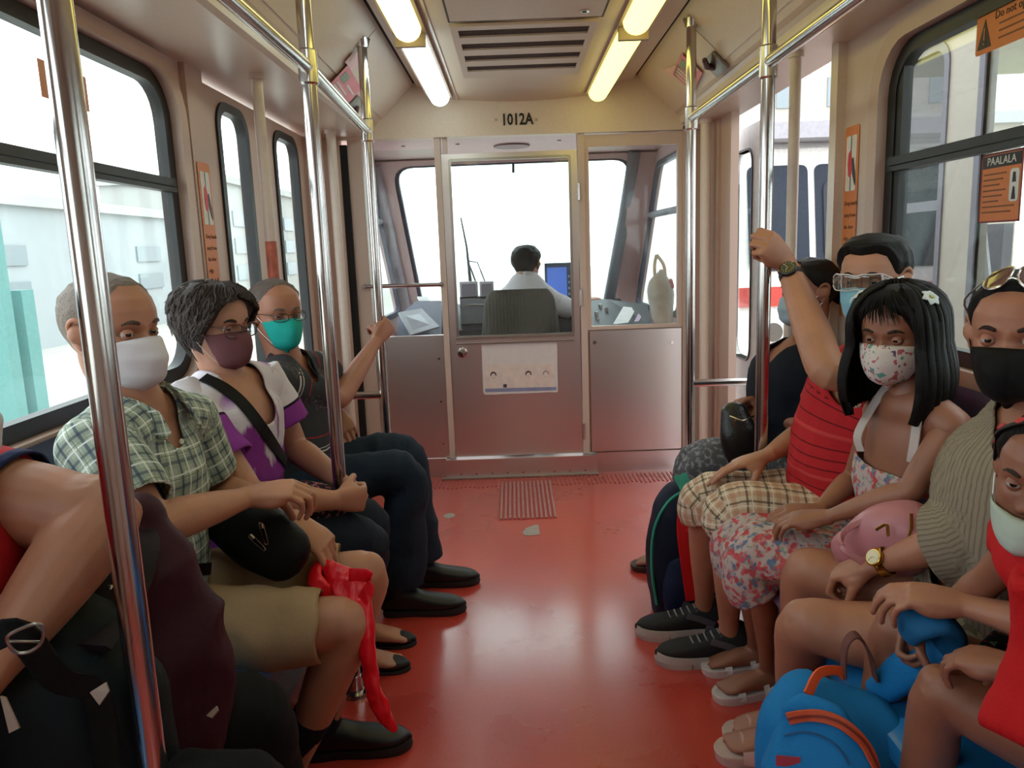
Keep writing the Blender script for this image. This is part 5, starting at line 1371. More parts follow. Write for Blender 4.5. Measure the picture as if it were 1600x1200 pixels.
BROWH = hairm('dark_brow_hair', '2b1d18', '3a2a22')
def build_body(root, m, head, ears=(1, -1), torso=None, arms=(), legs=(), neck=None, gaze=None, brow=None, openn=.42, nk=.052):
    parts = [(head_mesh(head), 0)] if head else []
    if head:
        for e in ears: parts.append((ear_mesh(head, e), 0))
        bm = bmesh.new(); a = V(neck); b_ = head.w(-.022*head.k, 0, -.055*head.k); c_ = head.w(-.020*head.k, 0, -.02*head.k)
        tube_into(bm, spline([list(a-V((0, 0, .05))), list(a), list(a.lerp(b_, .55)), list(b_), list(c_)], 4), np.interp(np.linspace(0, 1, 17), [0, .3, 1], [nk*1.35, nk*1.08, nk])*head.k, seg=24, cap='round')
        parts.append((remesh(bm, .006, 2), 0))
        if gaze is not None:
            for l in eyes(head, root, gaze, m, openn): parts.append((l, 0))
            brows(head, brow or BROWH, root)
    if torso: parts.append((bones_mesh(torso, .011), 0))
    for a in arms: parts.append((a, 0))
    for l in legs: parts.append((l, 0))
    return joinmesh('body', parts, [m], root)
def chk(n, *p):
    d = [(V(a)-V(b)).length for a, b in zip(p, p[1:])]; print('LEN', n, [round(x, 3) for x in d])

# ---------- man in plaid shirt, white mask (left, nearest whole figure)
def man_plaid():
    t = person('man in a green plaid shirt, khaki shorts and white mask', (-.80, 1.62, 0))
    pel, ch, nb = V((-.86, 1.62, .53)), V((-.825, 1.62, .84)), at(212, 632, 1.63)
    shR, shL = at(150, 697, 1.46), at(292, 655, 1.81)
    elR, wrR = at(238, 822, 1.38), at(388, 776, 1.60)
    elL, wrL = at(338, 760, 1.88), at(462, 815, 1.74)
    chk('plaid R', shR, elR, wrR); chk('plaid L', shL, elL, wrL)
    h = headat(178, 517, 1.62, 42, -3, H=.235)
    tor = torso_bones(pel, ch, nb, shL, shR, .93, .93)
    hpR, hpL = V((-.88, 1.55, .52)), V((-.88, 1.71, .52)); knR, knL = at(545, 975, 1.60), at(572, 898, 1.80); anR, anL = V((-.565, 1.66, .10)), V((-.53, 1.86, .10))
    chk('plaid leg', hpR, knR, anR)
    arms = [arm_mesh(shR, elR, wrR, at(455, 765, 1.62)-wrR, V((.1, .25, -1)), 1, ((35, 60, 30),)*4, 1.03, 1.03, thumb=(35, 40, 25)),
            arm_mesh(shL, elL, wrL, at(508, 852, 1.72)-wrL, V((-.2, .3, -1)), -1, ((28, 35, 20), (34, 38, 20), (40, 40, 22), (44, 42, 22)), 1.03, 1.02, thumb=(30, 45, 15))]
    legs = [leg_mesh(hpR, knR, anR, (1, .1), 1.04), leg_mesh(hpL, knL, anL, (1, .1), 1.04)]
    build_body(t, SK1, h, (1, -1), tor, arms, legs, nb, TOCAM(h), hairm('grey_brow', '4a3a32', '6a564b'))
    hair_cap(h, GREYH, t, lambda a: np.interp(a, [0, .5, .9, 1.3, 1.7, 2.3, PI], [.90, .90, .80, .66, .55, .28, .24]), lambda a, T: .004+.003*np.clip(np.abs(a)-1, 0, 1), rough=.0018, nf=150)
    k = Cloth('green_plaid_cotton').base('a9b3a4')
    k.stripe(0, .044, .0, .46, '8d9a8b', .65).stripe(1, .044, .0, .46, '8d9a8b', .65).stripe(0, .044, .16, .30, '39435c', .75).stripe(1, .044, .16, .30, '39435c', .6).stripe(0, .044, .70, .78, 'e4e8e2', .8).stripe(1, .044, .70, .78, 'e4e8e2', .8).stripe(0, .044, .56, .60, '5d6a4c', .7).stripe(1, .044, .56, .60, '5d6a4c', .7)
    PL = k.done()
    b = torso_bones(pel-V((0, 0, .03)), ch, nb+V((0, 0, -.012)), shL, shR, .93, .93, .012, .022, .058)
    b += [sleeve(shR, elR, -.05, .80, .072, .068), sleeve(shL, elL, -.05, .82, .070, .066)]
    fw = V((.93, -.3, 0)).normalized(); cut = neckcut(nb, fw, .064, -.02, .085, .022, .35)
    sh = garment('shirt', b, PL, t, .0075, .0045, 11, cut=cut, openings=((2, 1), (3, 1)), seed=3)
    # collar: band round the neck with two points
    for sgn in (1, -1):
        s_ = V((-fw.y, fw.x, 0))*sgn
        pts = [nb-fw*.078+V((0, 0, .03)), nb+s_*.078+V((0, 0, .022)), nb+s_*.070+fw*.06+V((0, 0, -.002)), nb+s_*.050+fw*.118+V((0, 0, -.05))]
        bm = bmesh.new(); rows = spline([list(p) for p in pts], 6); n = len(rows)
        tube_into(bm, rows, np.interp(np.linspace(0, 1, n), [0, .5, .85, 1], [.022, .024, .030, .012]), .0045, seg=10, side=(s_*.55+V((0, 0, -1))), cap='round')
        o = obj('collar', bm, PL, sh, smooth=True); P = co(o.data); at_ = o.data.attributes.new('guv', 'FLOAT_VECTOR', 'POINT'); at_.data.foreach_set('vector', np.stack([P[:, 0]+P[:, 1], P[:, 2], P[:, 2]*0], 1).astype(np.float32).ravel())
    pk = at(268, 725, 1.55)
    for i in range(4):
        bp_ = nb.lerp(pel, .16+.16*i)+fw*(.118+.006*i); obj('button', TB([bp_, bp_+fw*.003], .006, seg=10), mat('shirt_button', 'd8d8cc', .3), sh, smooth=True)
    KH = plain('khaki_twill', 'a08566', .85)
    g = [dict(C=[pel+V((.0, 0, -.08)), pel, pel+V((0, 0, .07))], ra=[.145, .15, .14], rb=[.10, .11, .10], side=(shR-shL).normalized()),
         dict(C=[hpR, hpR.lerp(knR, .45), hpR.lerp(knR, .90)], ra=[.098, .098, .078], rb=[.090, .088, .074]), dict(C=[hpL, hpL.lerp(knL, .45), hpL.lerp(knL, .90)], ra=[.098, .098, .078], rb=[.090, .088, .074])]
    garment('shorts', g, KH, t, .008, .005, 13, openings=((1, 1), (2, 1)), seed=8)
    MW = plain('white_mask_cloth', 'cfcad0', .8, weave=.06)
    mask_mesh(h, MW, t, (.47, .40), (-.06, .06), 1.32, .026, 3, edge=mat('mask_elastic', 'e6e2e6', .7))
    DS = mat('black_shoe_leather', '0e0d0e', .45)
    for an, nm in ((anR, 0), (anL, 1)): shoe(t, an, (1, .12), .28, DS, mat('black_sole', '111012', .6), 'shoe')
    for a_, b2 in ((anR, knR), (anL, knL)):
        garment('sock', [dict(C=[a_-V((0, 0, .03)), a_+V((0, 0, .03)), a_.lerp(b2, .42)], ra=[.040, .040, .050], rb=[.040, .040, .050])], plain('dark_sock', '17141a'), t, .008, .001, openings=((0, 1),))
    return settle(t), dict(nb=nb, shL=shL, shR=shR, pel=pel, ch=ch, wrL=wrL, h=h, fw=fw, knR=knR, knL=knL, top=sh)
mp, MPD = man_plaid()

# ---------- woman in purple and white, brown mask, glasses
def woman_purple():
    t = person('woman in a purple and white top with glasses and dark mauve mask', (-.80, 2.12, 0))
    pel, ch, nb = V((-.85, 2.12, .53)), V((-.805, 2.12, .84)), at(352, 590, 2.13)
    shR, shL = at(296, 648, 1.97), at(415, 605, 2.29)
    elR, wrR = at(392, 778, 1.92), at(522, 782, 2.02)
    elL, wrL = at(462, 700, 2.32), at(532, 752, 2.15)
    chk('purple R', shR, elR, wrR); chk('purple L', shL, elL, wrL)
    h = headat(338, 508, 2.12, 45, -6, H=.225)
    tor = torso_bones(pel, ch, nb, shL, shR, .95, .98)
    hpR, hpL = V((-.87, 2.04, .52)), V((-.87, 2.20, .52)); knR, knL = at(560, 832, 2.08), at(568, 803, 2.26); anR, anL = V((-.555, 2.27, .09)), V((-.555, 2.43, .09))
    knR.z = .50; knL.z = .50
    chk('purple leg', hpR, knR, anR)
    arms = [arm_mesh(shR, elR, wrR, at(556, 780, 2.05)-wrR, V((.1, 1, 0)), 1, FIST, 1.10, .95, thumb=(40, 30, 30)),
            arm_mesh(shL, elL, wrL, at(556, 778, 2.14)-wrL, V((0, -1, -.2)), -1, FIST, 1.0, .92, thumb=(40, 30, 30))]
    legs = [leg_mesh(hpR, knR, anR, (1, 0), .98, foot=.225, inner=1), leg_mesh(hpL, knL, anL, (1, 0), .98, foot=.225, inner=-1)]
    build_body(t, SK2, h, (1, -1), tor, arms, legs, nb, TOCAM(h)+V((.5, 0, -.1)))
    line = lambda a: np.interp(a, [0, .35, .7, 1.0, 1.4, 1.9, PI], [.84, .82, .72, .52, .34, .14, .08])
    hair_cap(h, SALTH, t, line, lambda a, T: np.interp(T, [.1, .4, .7, 1], [.016, .024, .026, .020])*np.interp(a, [0, .8, 1.4, PI], [.6, .85, 1.1, 1.15]), rough=.004, nf=90)
    sp = []; R = random.Random(4)
    for i in range(620):
        a = R.uniform(-PI, PI); l = float(line(abs(a))); T0 = R.uniform(max(.55, l+.04), .995); pts = []
        T1 = max(l-.03, T0-R.uniform(.20, .46)); wv = R.uniform(0, 6); lift = R.uniform(-.003, .005)
        for j in range(6):
            s_ = j/5; T = T0+(T1-T0)*s_; aa = a+.07*math.sin(wv+s_*6)+(.22*s_ if a > 0 else -.22*s_)*(1 if abs(a) < 1.2 else .3); off = np.interp(T, [.1, .4, .7, 1], [.019, .026, .027, .021])+lift+.003*math.sin(wv*2+s_*8)+(.006 if j == 5 else 0)
            if abs(aa) < .8: off *= .75
            pts.append(list(h.pt(aa, min(T, .995), off, False)))
        sp.append((pts, .0036, .0006, .55))
    obj('hair_lock', locks(h, SALTH, t, sp), SALTH, t, smooth=True)['kind'] = 'stuff'
    k = Cloth('purple_white_print').base('d9d2dc')
    PUR = '8a3a94'
    # purple hem bands on the sleeves (v along the sleeve) and streaks on the body
    k.blobs(7, .56, 'b58abf', 3.1, soft=.06)
    # front panel streaks
    mp_ = k.node('ShaderNodeMapping'); mp_.inputs['Scale'].default_value = (9, 9, 3); mp_.inputs['Rotation'].default_value = (0, .6, .5); k.link(k.coord(), mp_.inputs[0])
    n_ = k.node('ShaderNodeTexNoise'); n_.inputs['Scale'].default_value = 1.6; n_.inputs['Detail'].default_value = 4; k.link(mp_.outputs[0], n_.inputs['Vector'])
    g = k.node('ShaderNodeSeparateXYZ'); k.link(k.coord(), g.inputs[0])
    # the lower body of the top is purple: world height below .80
    zr = k.ramp(g.outputs[2], [(.58, (1, 1, 1, 1)), (.88, (0, 0, 0, 1))])
    sm = k.node('ShaderNodeMath', operation='MULTIPLY_ADD'); sm.inputs[1].default_value = .55; k.link(zr.outputs[0], sm.inputs[0]); k.link(n_.outputs[0], sm.inputs[2])
    r2 = k.ramp(sm.outputs[0], [(.60, (0, 0, 0, 1)), (.68, (1, 1, 1, 1))]); k.mixin(r2.outputs[0], PUR)
    PT = k.done()
    ks = Cloth('purple_sleeve_print').base('d9d2dc').stripe(1, 10, .0130, .06, PUR, 1.0).stripe(1, 10, .0122, .0130, '2a1830', 1.0); SL = ks.done()
    b = torso_bones(pel-V((0, 0, .03)), ch, nb+V((0, 0, -.01)), shL, shR, .95, .98, .02, .020, .060)
    fw = V((.92, -.35, 0)).normalized(); sd = V((-fw.y, fw.x, 0))
    cut = neckcut(nb, fw, .072, -.03, .12, .03, .42)
    top = garment('top', b, PT, t, .0075, .005, 10, cut=cut, seed=14)
    for s_, e_ in ((shR, elR), (shL, elL)):
        garment('cap_sleeve', [sleeve(s_, e_, -.28, .62, .066, .078)], SL, t, .0065, .003, 12, openings=((0, 1),), seed=6)
    # piping along the raglan seam
    q = [nb+fw*.03-sd*.06+V((0, 0, .0)), at(322, 600, 1.99)+fw*.0, at(330, 612, 1.95)]
    # strap of the bag she wears
    st = [at(298, 574, 2.02), at(345, 580, 1.985), at(380, 625, 1.95), at(420, 690, 1.95), at(462, 735, 1.99)]
    JN = plain('dark_blue_denim', '1c222e', .8)
    g = [dict(C=[pel+V((0, 0, -.08)), pel, pel+V((0, 0, .06))], ra=[.145, .15, .14], rb=[.10, .11, .10], side=(shR-shL).normalized())]
    for a, b_, c in ((hpR, knR, anR), (hpL, knL, anL)): g.append(dict(C=[a, a.lerp(b_, .5), b_+V((0, 0, .0)), b_.lerp(c, .3), b_.lerp(c, .85)], ra=[.095, .092, .072, .066, .052], rb=[.09, .088, .072, .066, .052], side=(0, 1, 0)))
    garment('trousers', g, JN, t, .008, .005, 12, openings=((1, 1), (2, 1)), seed=5)
    MM = plain('mauve_mask_cloth', '6e464a', .75, weave=.06)
    mask_mesh(h, MM, t, (.47, .42), (-.05, .05), 1.28, .020, 0, edge=mat('pale_elastic', 'c9b8b4', .6), point=.8)
    glasses(h, mat('dark_red_frame', '4a2024', .35), t, .027, .018, fwd=.020, r=.0014)
    FL = mat('black_ribbed_flat', '141314', .6, var=.3, vs=200)
    for an, s_ in ((anR, 1), (anL, -1)):
        u, P = shoe(t, an, (1, .02), .24, FL, mat('black_sole', '111012', .6), 'flat_shoe', hi=-.035, sole=.012, wide=.95)
    return settle(t), dict(nb=nb, st=st, wrR=wrR, top=top)
wp_, WPD = woman_purple()

# ---------- man with teal mask holding the pole
def man_teal():
    t = person('older man in a dark polo shirt and jeans, teal mask, holding a pole', (-.80, 2.70, 0))
    pel, ch, nb = V((-.86, 2.68, .53)), V((-.80, 2.68, .82)), at(448, 568, 2.68)
    shR, shL = at(432, 597, 2.53), at(506, 580, 2.86)
    elR, wrR = at(530, 622, 2.80), V((-.5655, 3.177, .955))
    elL, wrL = at(512, 660, 3.02), at(524, 642, 2.84)
    chk('teal R', shR, elR, wrR)
    h = headat(432, 491, 2.66, 27, -2, H=.235, wide=1.0)
    tor = torso_bones(pel, ch, nb, shL, shR, .95, .98, .02)
    hpR, hpL = V((-.88, 2.60, .53)), V((-.88, 2.77, .53)); knR, knL = at(632, 742, 2.66), at(632, 710, 2.88); anR, anL = V((-.44, 2.66, .11)), V((-.40, 2.90, .11))
    chk('teal leg', hpR, knR, anR)
    arms = [arm_mesh(shR, elR, wrR, V((.5, .57, .65)), V((-.75, .66, 0)), 1, GRIP, 1.0, 1.0, thumb=(50, 60, 50)),
            arm_mesh(shL, elL, wrL, at(552, 690, 2.80)-wrL, V((.3, .2, -1)), -1, RELAX, .95, 1.0)]
    build_body(t, SK4, h, (1, -1), tor, arms, [], nb, TOCAM(h), hairm('grey_brow2', '5a4a42', '75655b'), openn=.3)
    hair_cap(h, SALT2, t, lambda a: np.interp(a, [0, .4, .8, 1.2, 1.7, 2.3, PI], [.93, .92, .86, .70, .52, .26, .22]), lambda a, T: .0045+.006*np.clip(np.abs(a)-.8, 0, 1), rough=.0025, nf=140)
    k = Cloth('charcoal_striped_polo').base('3a3b40')
    k.stripe(1, .17, .30, .335, 'c9c5c4').stripe(1, .17, .38, .40, 'c9c5c4').stripe(1, .17, .62, .65, '9a3038'); PO = k.done()
    b = torso_bones(pel-V((0, 0, .03)), ch, nb+V((0, 0, -.005)), shL, shR, .95, .98, .03, .020, .062)
    b += [sleeve(shR, elR, -.05, .68, .070, .070), sleeve(shL, elL, -.05, .68, .068, .068)]
    cut = neckcut(nb, (.85, -.5, 0), .062, -.02, .06, .012, .3)
    sh = garment('polo_shirt', b, PO, t, .008, .0045, 11, cut=cut, openings=((2, 1), (3, 1)), seed=23)
    fw = V((.85, -.5, 0)).normalized()
    for sgn in (1, -1):
        s_ = V((-fw.y, fw.x, 0))*sgn
        pts = [nb-fw*.072+V((0, 0, .035)), nb+s_*.076+V((0, 0, .024)), nb+s_*.062+fw*.062+V((0, 0, .0)), nb+s_*.036+fw*.112+V((0, 0, -.04))]
        bm = bmesh.new(); rows = spline([list(p) for p in pts], 6); n = len(rows); tube_into(bm, rows, np.interp(np.linspace(0, 1, n), [0, .85, 1], [.02, .026, .012]), .0045, seg=10, side=(s_*.5+V((0, 0, -1))), cap='round'); obj('collar', bm, plain('charcoal_collar', '34353a'), sh, smooth=True)
    JN = plain('indigo_denim', '1d2836', .8)
    g = [dict(C=[pel+V((0, 0, -.08)), pel, pel+V((0, 0, .06))], ra=[.145, .15, .14], rb=[.10, .11, .10], side=(0, 1, 0))]
    for a, b_, c in ((hpR, knR, anR), (hpL, knL, anL)): g.append(dict(C=[a, a.lerp(b_, .5), b_-V((.01, 0, .0)), b_.lerp(c, .35), c+V((0, 0, .0))], ra=[.100, .098, .080, .082, .085], rb=[.095, .09, .078, .078, .082], side=(0, 1, 0)))
    garment('jeans', g, JN, t, .008, .006, 10, openings=((1, 1), (2, 1)), seed=15)
    TM = plain('teal_mask_cloth', '1fa096', .75, weave=.06)
    mask_mesh(h, TM, t, (.46, .42), (-.04, .06), 1.15, .024, 0, edge=mat('mask_elastic', 'e6e2e6', .7), point=1.2)
    glasses(h, mat('thin_gunmetal_frame', '3a3533', .3, metal=.8), t, .024, .013, fwd=.020, r=.0010)
    for an in (anR, anL): shoe(t, an, (1, .05), .29, mat('black_shoe_leather', '0e0d0e', .45), mat('black_sole', '111012', .6), 'shoe')
    return settle(t)
man_teal()

# ---------- far right: woman? dark shirt, grey trousers
def dark_passenger():
    t = person('passenger in a dark navy shirt and grey trousers with a pale mask, profile', (.97, 2.66, 0))
    pel, ch, nb = V((.955, 2.66, .53)), V((.935, 2.66, .82)), at(1262, 535, 2.68)
    shL, shR = at(1300, 582, 2.53), at(1238, 570, 2.84)
    elL, wrL = at(1262, 668, 2.50), at(1200, 640, 2.60)
    elR, wrR = at(1218, 655, 2.88), at(1186, 625, 2.66)
    chk('dark', shL, elL, wrL); chk('dark', shR, elR, wrR)
    h = headat(1262, 456, 2.66, -52, -3, H=.222)
    tor = torso_bones(pel, ch, nb, shL, shR, .88, .92)
    arms = [arm_mesh(shL, elL, wrL, at(1165, 650, 2.62)-wrL, V((0, .5, -1)), -1, RELAX, .92, .93), arm_mesh(shR, elR, wrR, at(1148, 628, 2.62)-wrR, V((0, -.3, -1)), 1, ((25, 45, 30),)*4, .92, .93)]
    hp1, hp2 = V((.98, 2.58, .53)), V((.98, 2.74, .53)); k1, k2 = at(1092, 728, 2.60), at(1086, 722, 2.80); a1, a2 = V((.66, 2.70, .09)), V((.62, 2.97, .09))
    legs = [leg_mesh(hp1, k1, a1, (-1, 0), .9, foot=.23, inner=-1), leg_mesh(hp2, k2, a2, (-1, .15), .9, foot=.23, inner=1)]
    build_body(t, SK5, h, (1, -1), tor, arms, legs, nb, h.X)
    hair_cap(h, BLACKH, t, lambda a: np.interp(a, [0, .4, .8, 1.2, 1.6, 2.3, PI], [.95, .93, .80, .62, .50, .26, .2]), lambda a, T: .008+.006*np.clip(np.abs(a)-.8, 0, 1), rough=.003)
    bm = bmesh.new(); bb = h.w(-.115*h.k, 0, -.01); tube_into(bm, np.array([list(bb), list(bb+V((.02, 0, -.015)))]), .035, seg=14, cap='round'); link('hair_bun', remesh(bm, .006, 2), BLACKH, t)
    b = torso_bones(pel-V((0, 0, .03)), ch, nb+V((0, 0, -.02)), shL, shR, .88, .92, .0, .020, .062)
    b += [sleeve(shL, elL, -.05, 1.15, .064, .052, wrL), sleeve(shR, elR, -.05, 1.15, .064, .052, wrR)]
    garment('shirt', b, plain('dark_navy_cotton', '191c26', .85), t, .0085, .005, 11, cut=neckcut(nb, (-.9, -.4, 0), .064, -.02, .05, .02, .4), openings=((2, 1), (3, 1)), seed=31)
    k = Cloth('washed_grey_denim').base('55565c').blobs(60, .5, '8b8c92', .3, soft=.15); GR = k.done()
    g = [dict(C=[pel+V((0, 0, -.08)), pel, pel+V((0, 0, .06))], ra=[.13, .135, .13], rb=[.095, .105, .10], side=(0, 1, 0))]
    for a, b_, c in ((hp1, k1, a1), (hp2, k2, a2)): g.append(dict(C=[a, a.lerp(b_, .5), b_, b_.lerp(c, .35), b_.lerp(c, .9)], ra=[.088, .082, .066, .06, .05], rb=[.085, .08, .066, .06, .05], side=(0, 1, 0)))
    garment('trousers', g, GR, t, .0085, .004, 12, openings=((1, 1), (2, 1)), seed=11)
    mask_mesh(h, plain('pale_blue_mask_cloth', '9fb4c4', .8, weave=.05), t, (.46, .40), (-.03, .08), 1.2, .02, 3, edge=mat('mask_elastic', 'e6e2e6', .7))
    for a_, i in ((a1, -1), (a2, 1)):
        o, P, k_ = sandal_sole(a_, (-1, .15 if i > 0 else 0), .23, mat('brown_sandal_sole', '3b2622', .5), t)
        strap_over(P, k_, .16, .03, .045, mat('brown_sandal_strap', '5a3a34', .4), o); strap_over(P, k_, .09, .02, .065, mat('brown_sandal_strap', '5a3a34', .4), o, half=.036)
    return settle(t)
dark_passenger()

# ---------- man in red striped shirt with goggles
def man_red():
    t = person('man in a red striped shirt and plaid shorts with clear goggles, arm raised', (.93, 2.12, 0))
    pel, ch, nb = V((.93, 2.12, .54)), V((.925, 2.10, .82)), at(1375, 560, 2.08)
    shL, shR = V((.975, 1.955, .93)), at(1312, 582, 2.25)
    elL, wrL = at(1292, 578, 1.975), V((.792, 2.274, 1.232))
    elR, wrR = at(1262, 676, 2.32), at(1198, 712, 2.20)
    chk('red L', shL, elL, wrL); chk('red R', shR, elR, wrR)
    h = headat(1364, 437, 2.08, -22, -3, H=.228)
    tor = torso_bones(pel, ch, nb, shL, shR, 1.0, 1.0, .03)
    arms = [arm_mesh(shL, elL, wrL, V((-.7, -.35, .62)), V((-.45, .89, 0)), -1, GRIP, 1.16, 1.08, thumb=(50, 60, 50)),
            arm_mesh(shR, elR, wrR, at(1118, 735, 2.20)-wrR, V((0, -.1, -1)), 1, ((8, 12, 8), (10, 14, 8), (12, 16, 10), (16, 18, 10)), 1.05, 1.04)]
    hpL, hpR = V((.95, 2.03, .53)), V((.95, 2.20, .53)); knL, knR = at(1140, 800, 2.08), at(1103, 782, 2.26); anL, anR = V((.635, 2.255, .10)), V((.60, 2.43, .10))
    chk('red leg', hpL, knL, anL)
    legs = [leg_mesh(hpL, knL, anL, (-1, .02), 1.0), leg_mesh(hpR, knR, anR, (-1, .02), 1.0)]
    build_body(t, SK1, h, (1, -1), tor, arms, legs, nb, TOCAM(h))
    hair_cap(h, BLACKH, t, lambda a: np.interp(a, [0, .5, .85, 1.15, 1.6, 2.3, PI], [.80, .82, .78, .58, .50, .26, .2]), lambda a, T: np.interp(T, [.4, .7, .9, 1], [.008, .014, .022, .020])*np.interp(a, [0, PI], [1.05, .9]), rough=.004)
    k = Cloth('red_striped_jersey').base('b3242a').stripe(1, .028, .0, .14, '4a1014', .8).stripe(1, .112, .0, .10, 'd24a48', .6); RD = k.done()
    b = torso_bones(pel-V((0, 0, .03)), ch, nb+V((0, 0, -.012)), shL, shR, 1.0, 1.0, .025, .020, .062)
    b += [sleeve(shL, elL, -.05, .55, .074, .066), sleeve(shR, elR, -.05, .60, .072, .068)]
    garment('t_shirt', b, RD, t, .0075, .006, 9, cut=neckcut(nb, (-.85, -.5, 0), .064, -.02), openings=((2, 1), (3, 1)), seed=41)
    k = Cloth('tan_plaid_cotton').base('cdbba6').stripe(0, .05, .0, .28, 'b58468', .55).stripe(1, .05, .0, .28, 'b58468', .55).stripe(0, .05, .62, .74, '4e4038', .75).stripe(1, .05, .62, .74, '4e4038', .75).stripe(0, .05, .40, .46, 'e8dccb', .7).stripe(1, .05, .40, .46, 'e8dccb', .7); TP = k.done()
    g = [dict(C=[pel+V((0, 0, -.08)), pel, pel+V((0, 0, .05))], ra=[.145, .15, .14], rb=[.10, .11, .10], side=(0, 1, 0))]
    for a, b_ in ((hpL, knL), (hpR, knR)):
        d = (b_-a).normalized(); g.append(dict(C=[a, a.lerp(b_, .5), b_-d*.01, b_+V((.012, 0, -.05))], ra=[.098, .098, .085, .080], rb=[.09, .09, .08, .078], side=(0, 1, 0)))
    garment('shorts', g, TP, t, .0075, .006, 12, openings=((1, 1), (2, 1)), seed=12)
    mask_mesh(h, plain('light_blue_surgical_cloth', '7fb0c6', .8, weave=.05), t, (.45, .40), (-.05, .07), 1.22, .024, 3, edge=mat('mask_elastic', 'e6e2e6', .7))
    # clear safety goggles: wrap lens with brow bar and side arms
    g = bpy.data.objects.new('goggles', None); COL.objects.link(g); g.parent = t
    a = np.linspace(-1.15, 1.15, 26); zz = np.linspace(-.020, .022, 7); A, Z = np.meshgrid(a, zz)
    R_ = np.stack([.030+.078*np.cos(A)**.8, .082*np.sin(A), Z*np.interp(np.abs(A), [0, .2, .8, 1.15], [.75, 1, 1, .45])+.002], -1)*h.k
    me = grid_mesh('lens', h.tow(R_)); o = link('lens', me, glass('goggle_plastic', 'eef2f4', refl=.35), g); md = o.modifiers.new('thickness', 'SOLIDIFY'); md.thickness = .0016
    CLR = glass('goggle_frame_plastic', 'd2dade', refl=.7)
    FR = mat('clear_frame_edge', 'd5d6da', .15, spec=.9)
    for row in (0, -1):
        obj('lens_rim', TB(h.tow(R_)[row], .0014, seg=6), FR, g, smooth=True)
    for sg in (0, -1):
        p = V(h.tow(R_)[3, sg]); s_ = -1 if sg == 0 else 1
        ribbon('side_arm', [p, h.w(.0, s_*.081*h.k, .006*h.k), h.w(-.03*h.k, s_*.080*h.k, .0)], .012, .002, FR, g, side=h.Z)
    NV = mat('black_mesh_trainer', '1b191c', .75, var=.2, vs=150); SO = mat('pale_grey_sole', 'b7b1ac', .5)
    for an in (anL, anR):
        u, P = shoe(t, an, (-1, .03), .295, NV, SO, 'trainer', hi=.004, laces=mat('grey_lace', '8c8488', .7), sole=.034)
        ribbon('heel_tab', [P(.028, 0, .10), P(.02, 0, .125), P(.03, 0, .14)], .026, .005, NV, u, side=(0, 1, 0)) if False else None
        obj('red_tongue_tab', B(-.012, .012, -.014, .014, -.003, .003, Matrix.Translation(V(P(.082, 0, .118))) @ Matrix.Rotation(.7, 4, 'Y')), mat('trainer_red', 'b04048', .6), u, bevel=.002)
        for sgn in (1, -1):
            ribbon('side_panel', [P(.035, sgn*.036, .05), P(.075, sgn*.040, .070), P(.12, sgn*.040, .085)], .022, .003, mat('grey_trim_panel', '56525a', .7), u, side=(0, 0, 1))
            for j in range(9):
                q = V(P(.02+j*.026, sgn*(.036+.010*math.sin(j*.36)), .008)); obj('sole_groove', B(-.001, .001, -.004, .004, -.006, .010, Matrix.Translation(q)), mat('sole_groove', '6a6462', .7), u) if sgn*1 == (1) else None
    # wrist watch
    watch(t, wrL.lerp(elL, .13), (elL-wrL).normalized(), (V((0, 0, CAMH))-wrL).normalized(), .031, mat('black_watch_strap', '101012', .5), mat('black_dial', '1c1c20', .3), mat('dark_steel_case', '4a4a4e', .25, metal=1), .0245)
    return settle(t)
def watch(parent, c, ax, face, r, strap, dial, case, dr=.020, nm='wristwatch'):
    w = bpy.data.objects.new(nm, None); COL.objects.link(w); w.parent = parent
    ax = V(ax).normalized(); f = V(face); f = (f-ax*f.dot(ax)).normalized(); s_ = ax.cross(f)
    pts = [list(c+(f*math.cos(a)+s_*math.sin(a))*(r*(.92 if abs(math.cos(a)) > .7 else 1.0))) for a in np.linspace(0, 2*PI, 28, endpoint=False)]
    bm = bmesh.new(); tube_into(bm, np.array(pts), .010, .0022, seg=8, side=tuple(ax), closed=True, power=4); obj('strap', bm, strap, w, smooth=True)
    p = c+f*(r*.93)
    obj('case', TB([p-f*.002, p+f*.008, p+f*.010], [dr, dr, dr*.85], seg=24), case, w, smooth=False); obj('dial', TB([p+f*.0095, p+f*.0108], dr*.80, seg=24), dial, w)
    for a in range(0, 360, 30):
        q = p+f*.011+(ax*math.cos(math.radians(a))+s_*math.sin(math.radians(a)))*dr*.66; obj('hour_mark', TB([q, q+f*.0006], .0011, seg=6), mat('pale_mark', 'cfc9b8', .4), w)
    for a, l in ((40, .5), (160, .7)):
        d = ax*math.cos(math.radians(a))+s_*math.sin(math.radians(a)); obj('watch_hand', TB([p+f*.0115, p+f*.0115+d*dr*l], .0007, seg=6), mat('pale_mark', 'cfc9b8', .4), w)
    obj('crown', TB([p+s_*dr, p+s_*(dr+.004)+f*.003], .003, seg=8), case, w)
    return w
man_red()
def blob(name, rows, m, parent, seg=24, side=(1, 0, 0), voxel=.008, power=2.4, wr=.004, wf=12, seed=1, smooth=3, cap='round'):
    """closed soft shape from rows (x,y,z,ra,rb) -> wrinkled mesh"""
    bm = bmesh.new(); r = spline(rows, 5); tube_into(bm, r[:, :3], r[:, 3], r[:, 4], seg=seg, side=side, cap=cap, power=power)
    me = remesh(bm, voxel, smooth); P = co(me); n = normals(me)
    d = vnoise(P, wf, seed)*.6+(1-np.abs(vnoise(P, wf*2, seed+3))*1.7)*.5; setco(me, P+n*(d*wr)[:, None]); me.shade_smooth(); return link(name, me, m, parent)
def row(p, ra, rb): return [p[0], p[1], p[2], ra, rb]
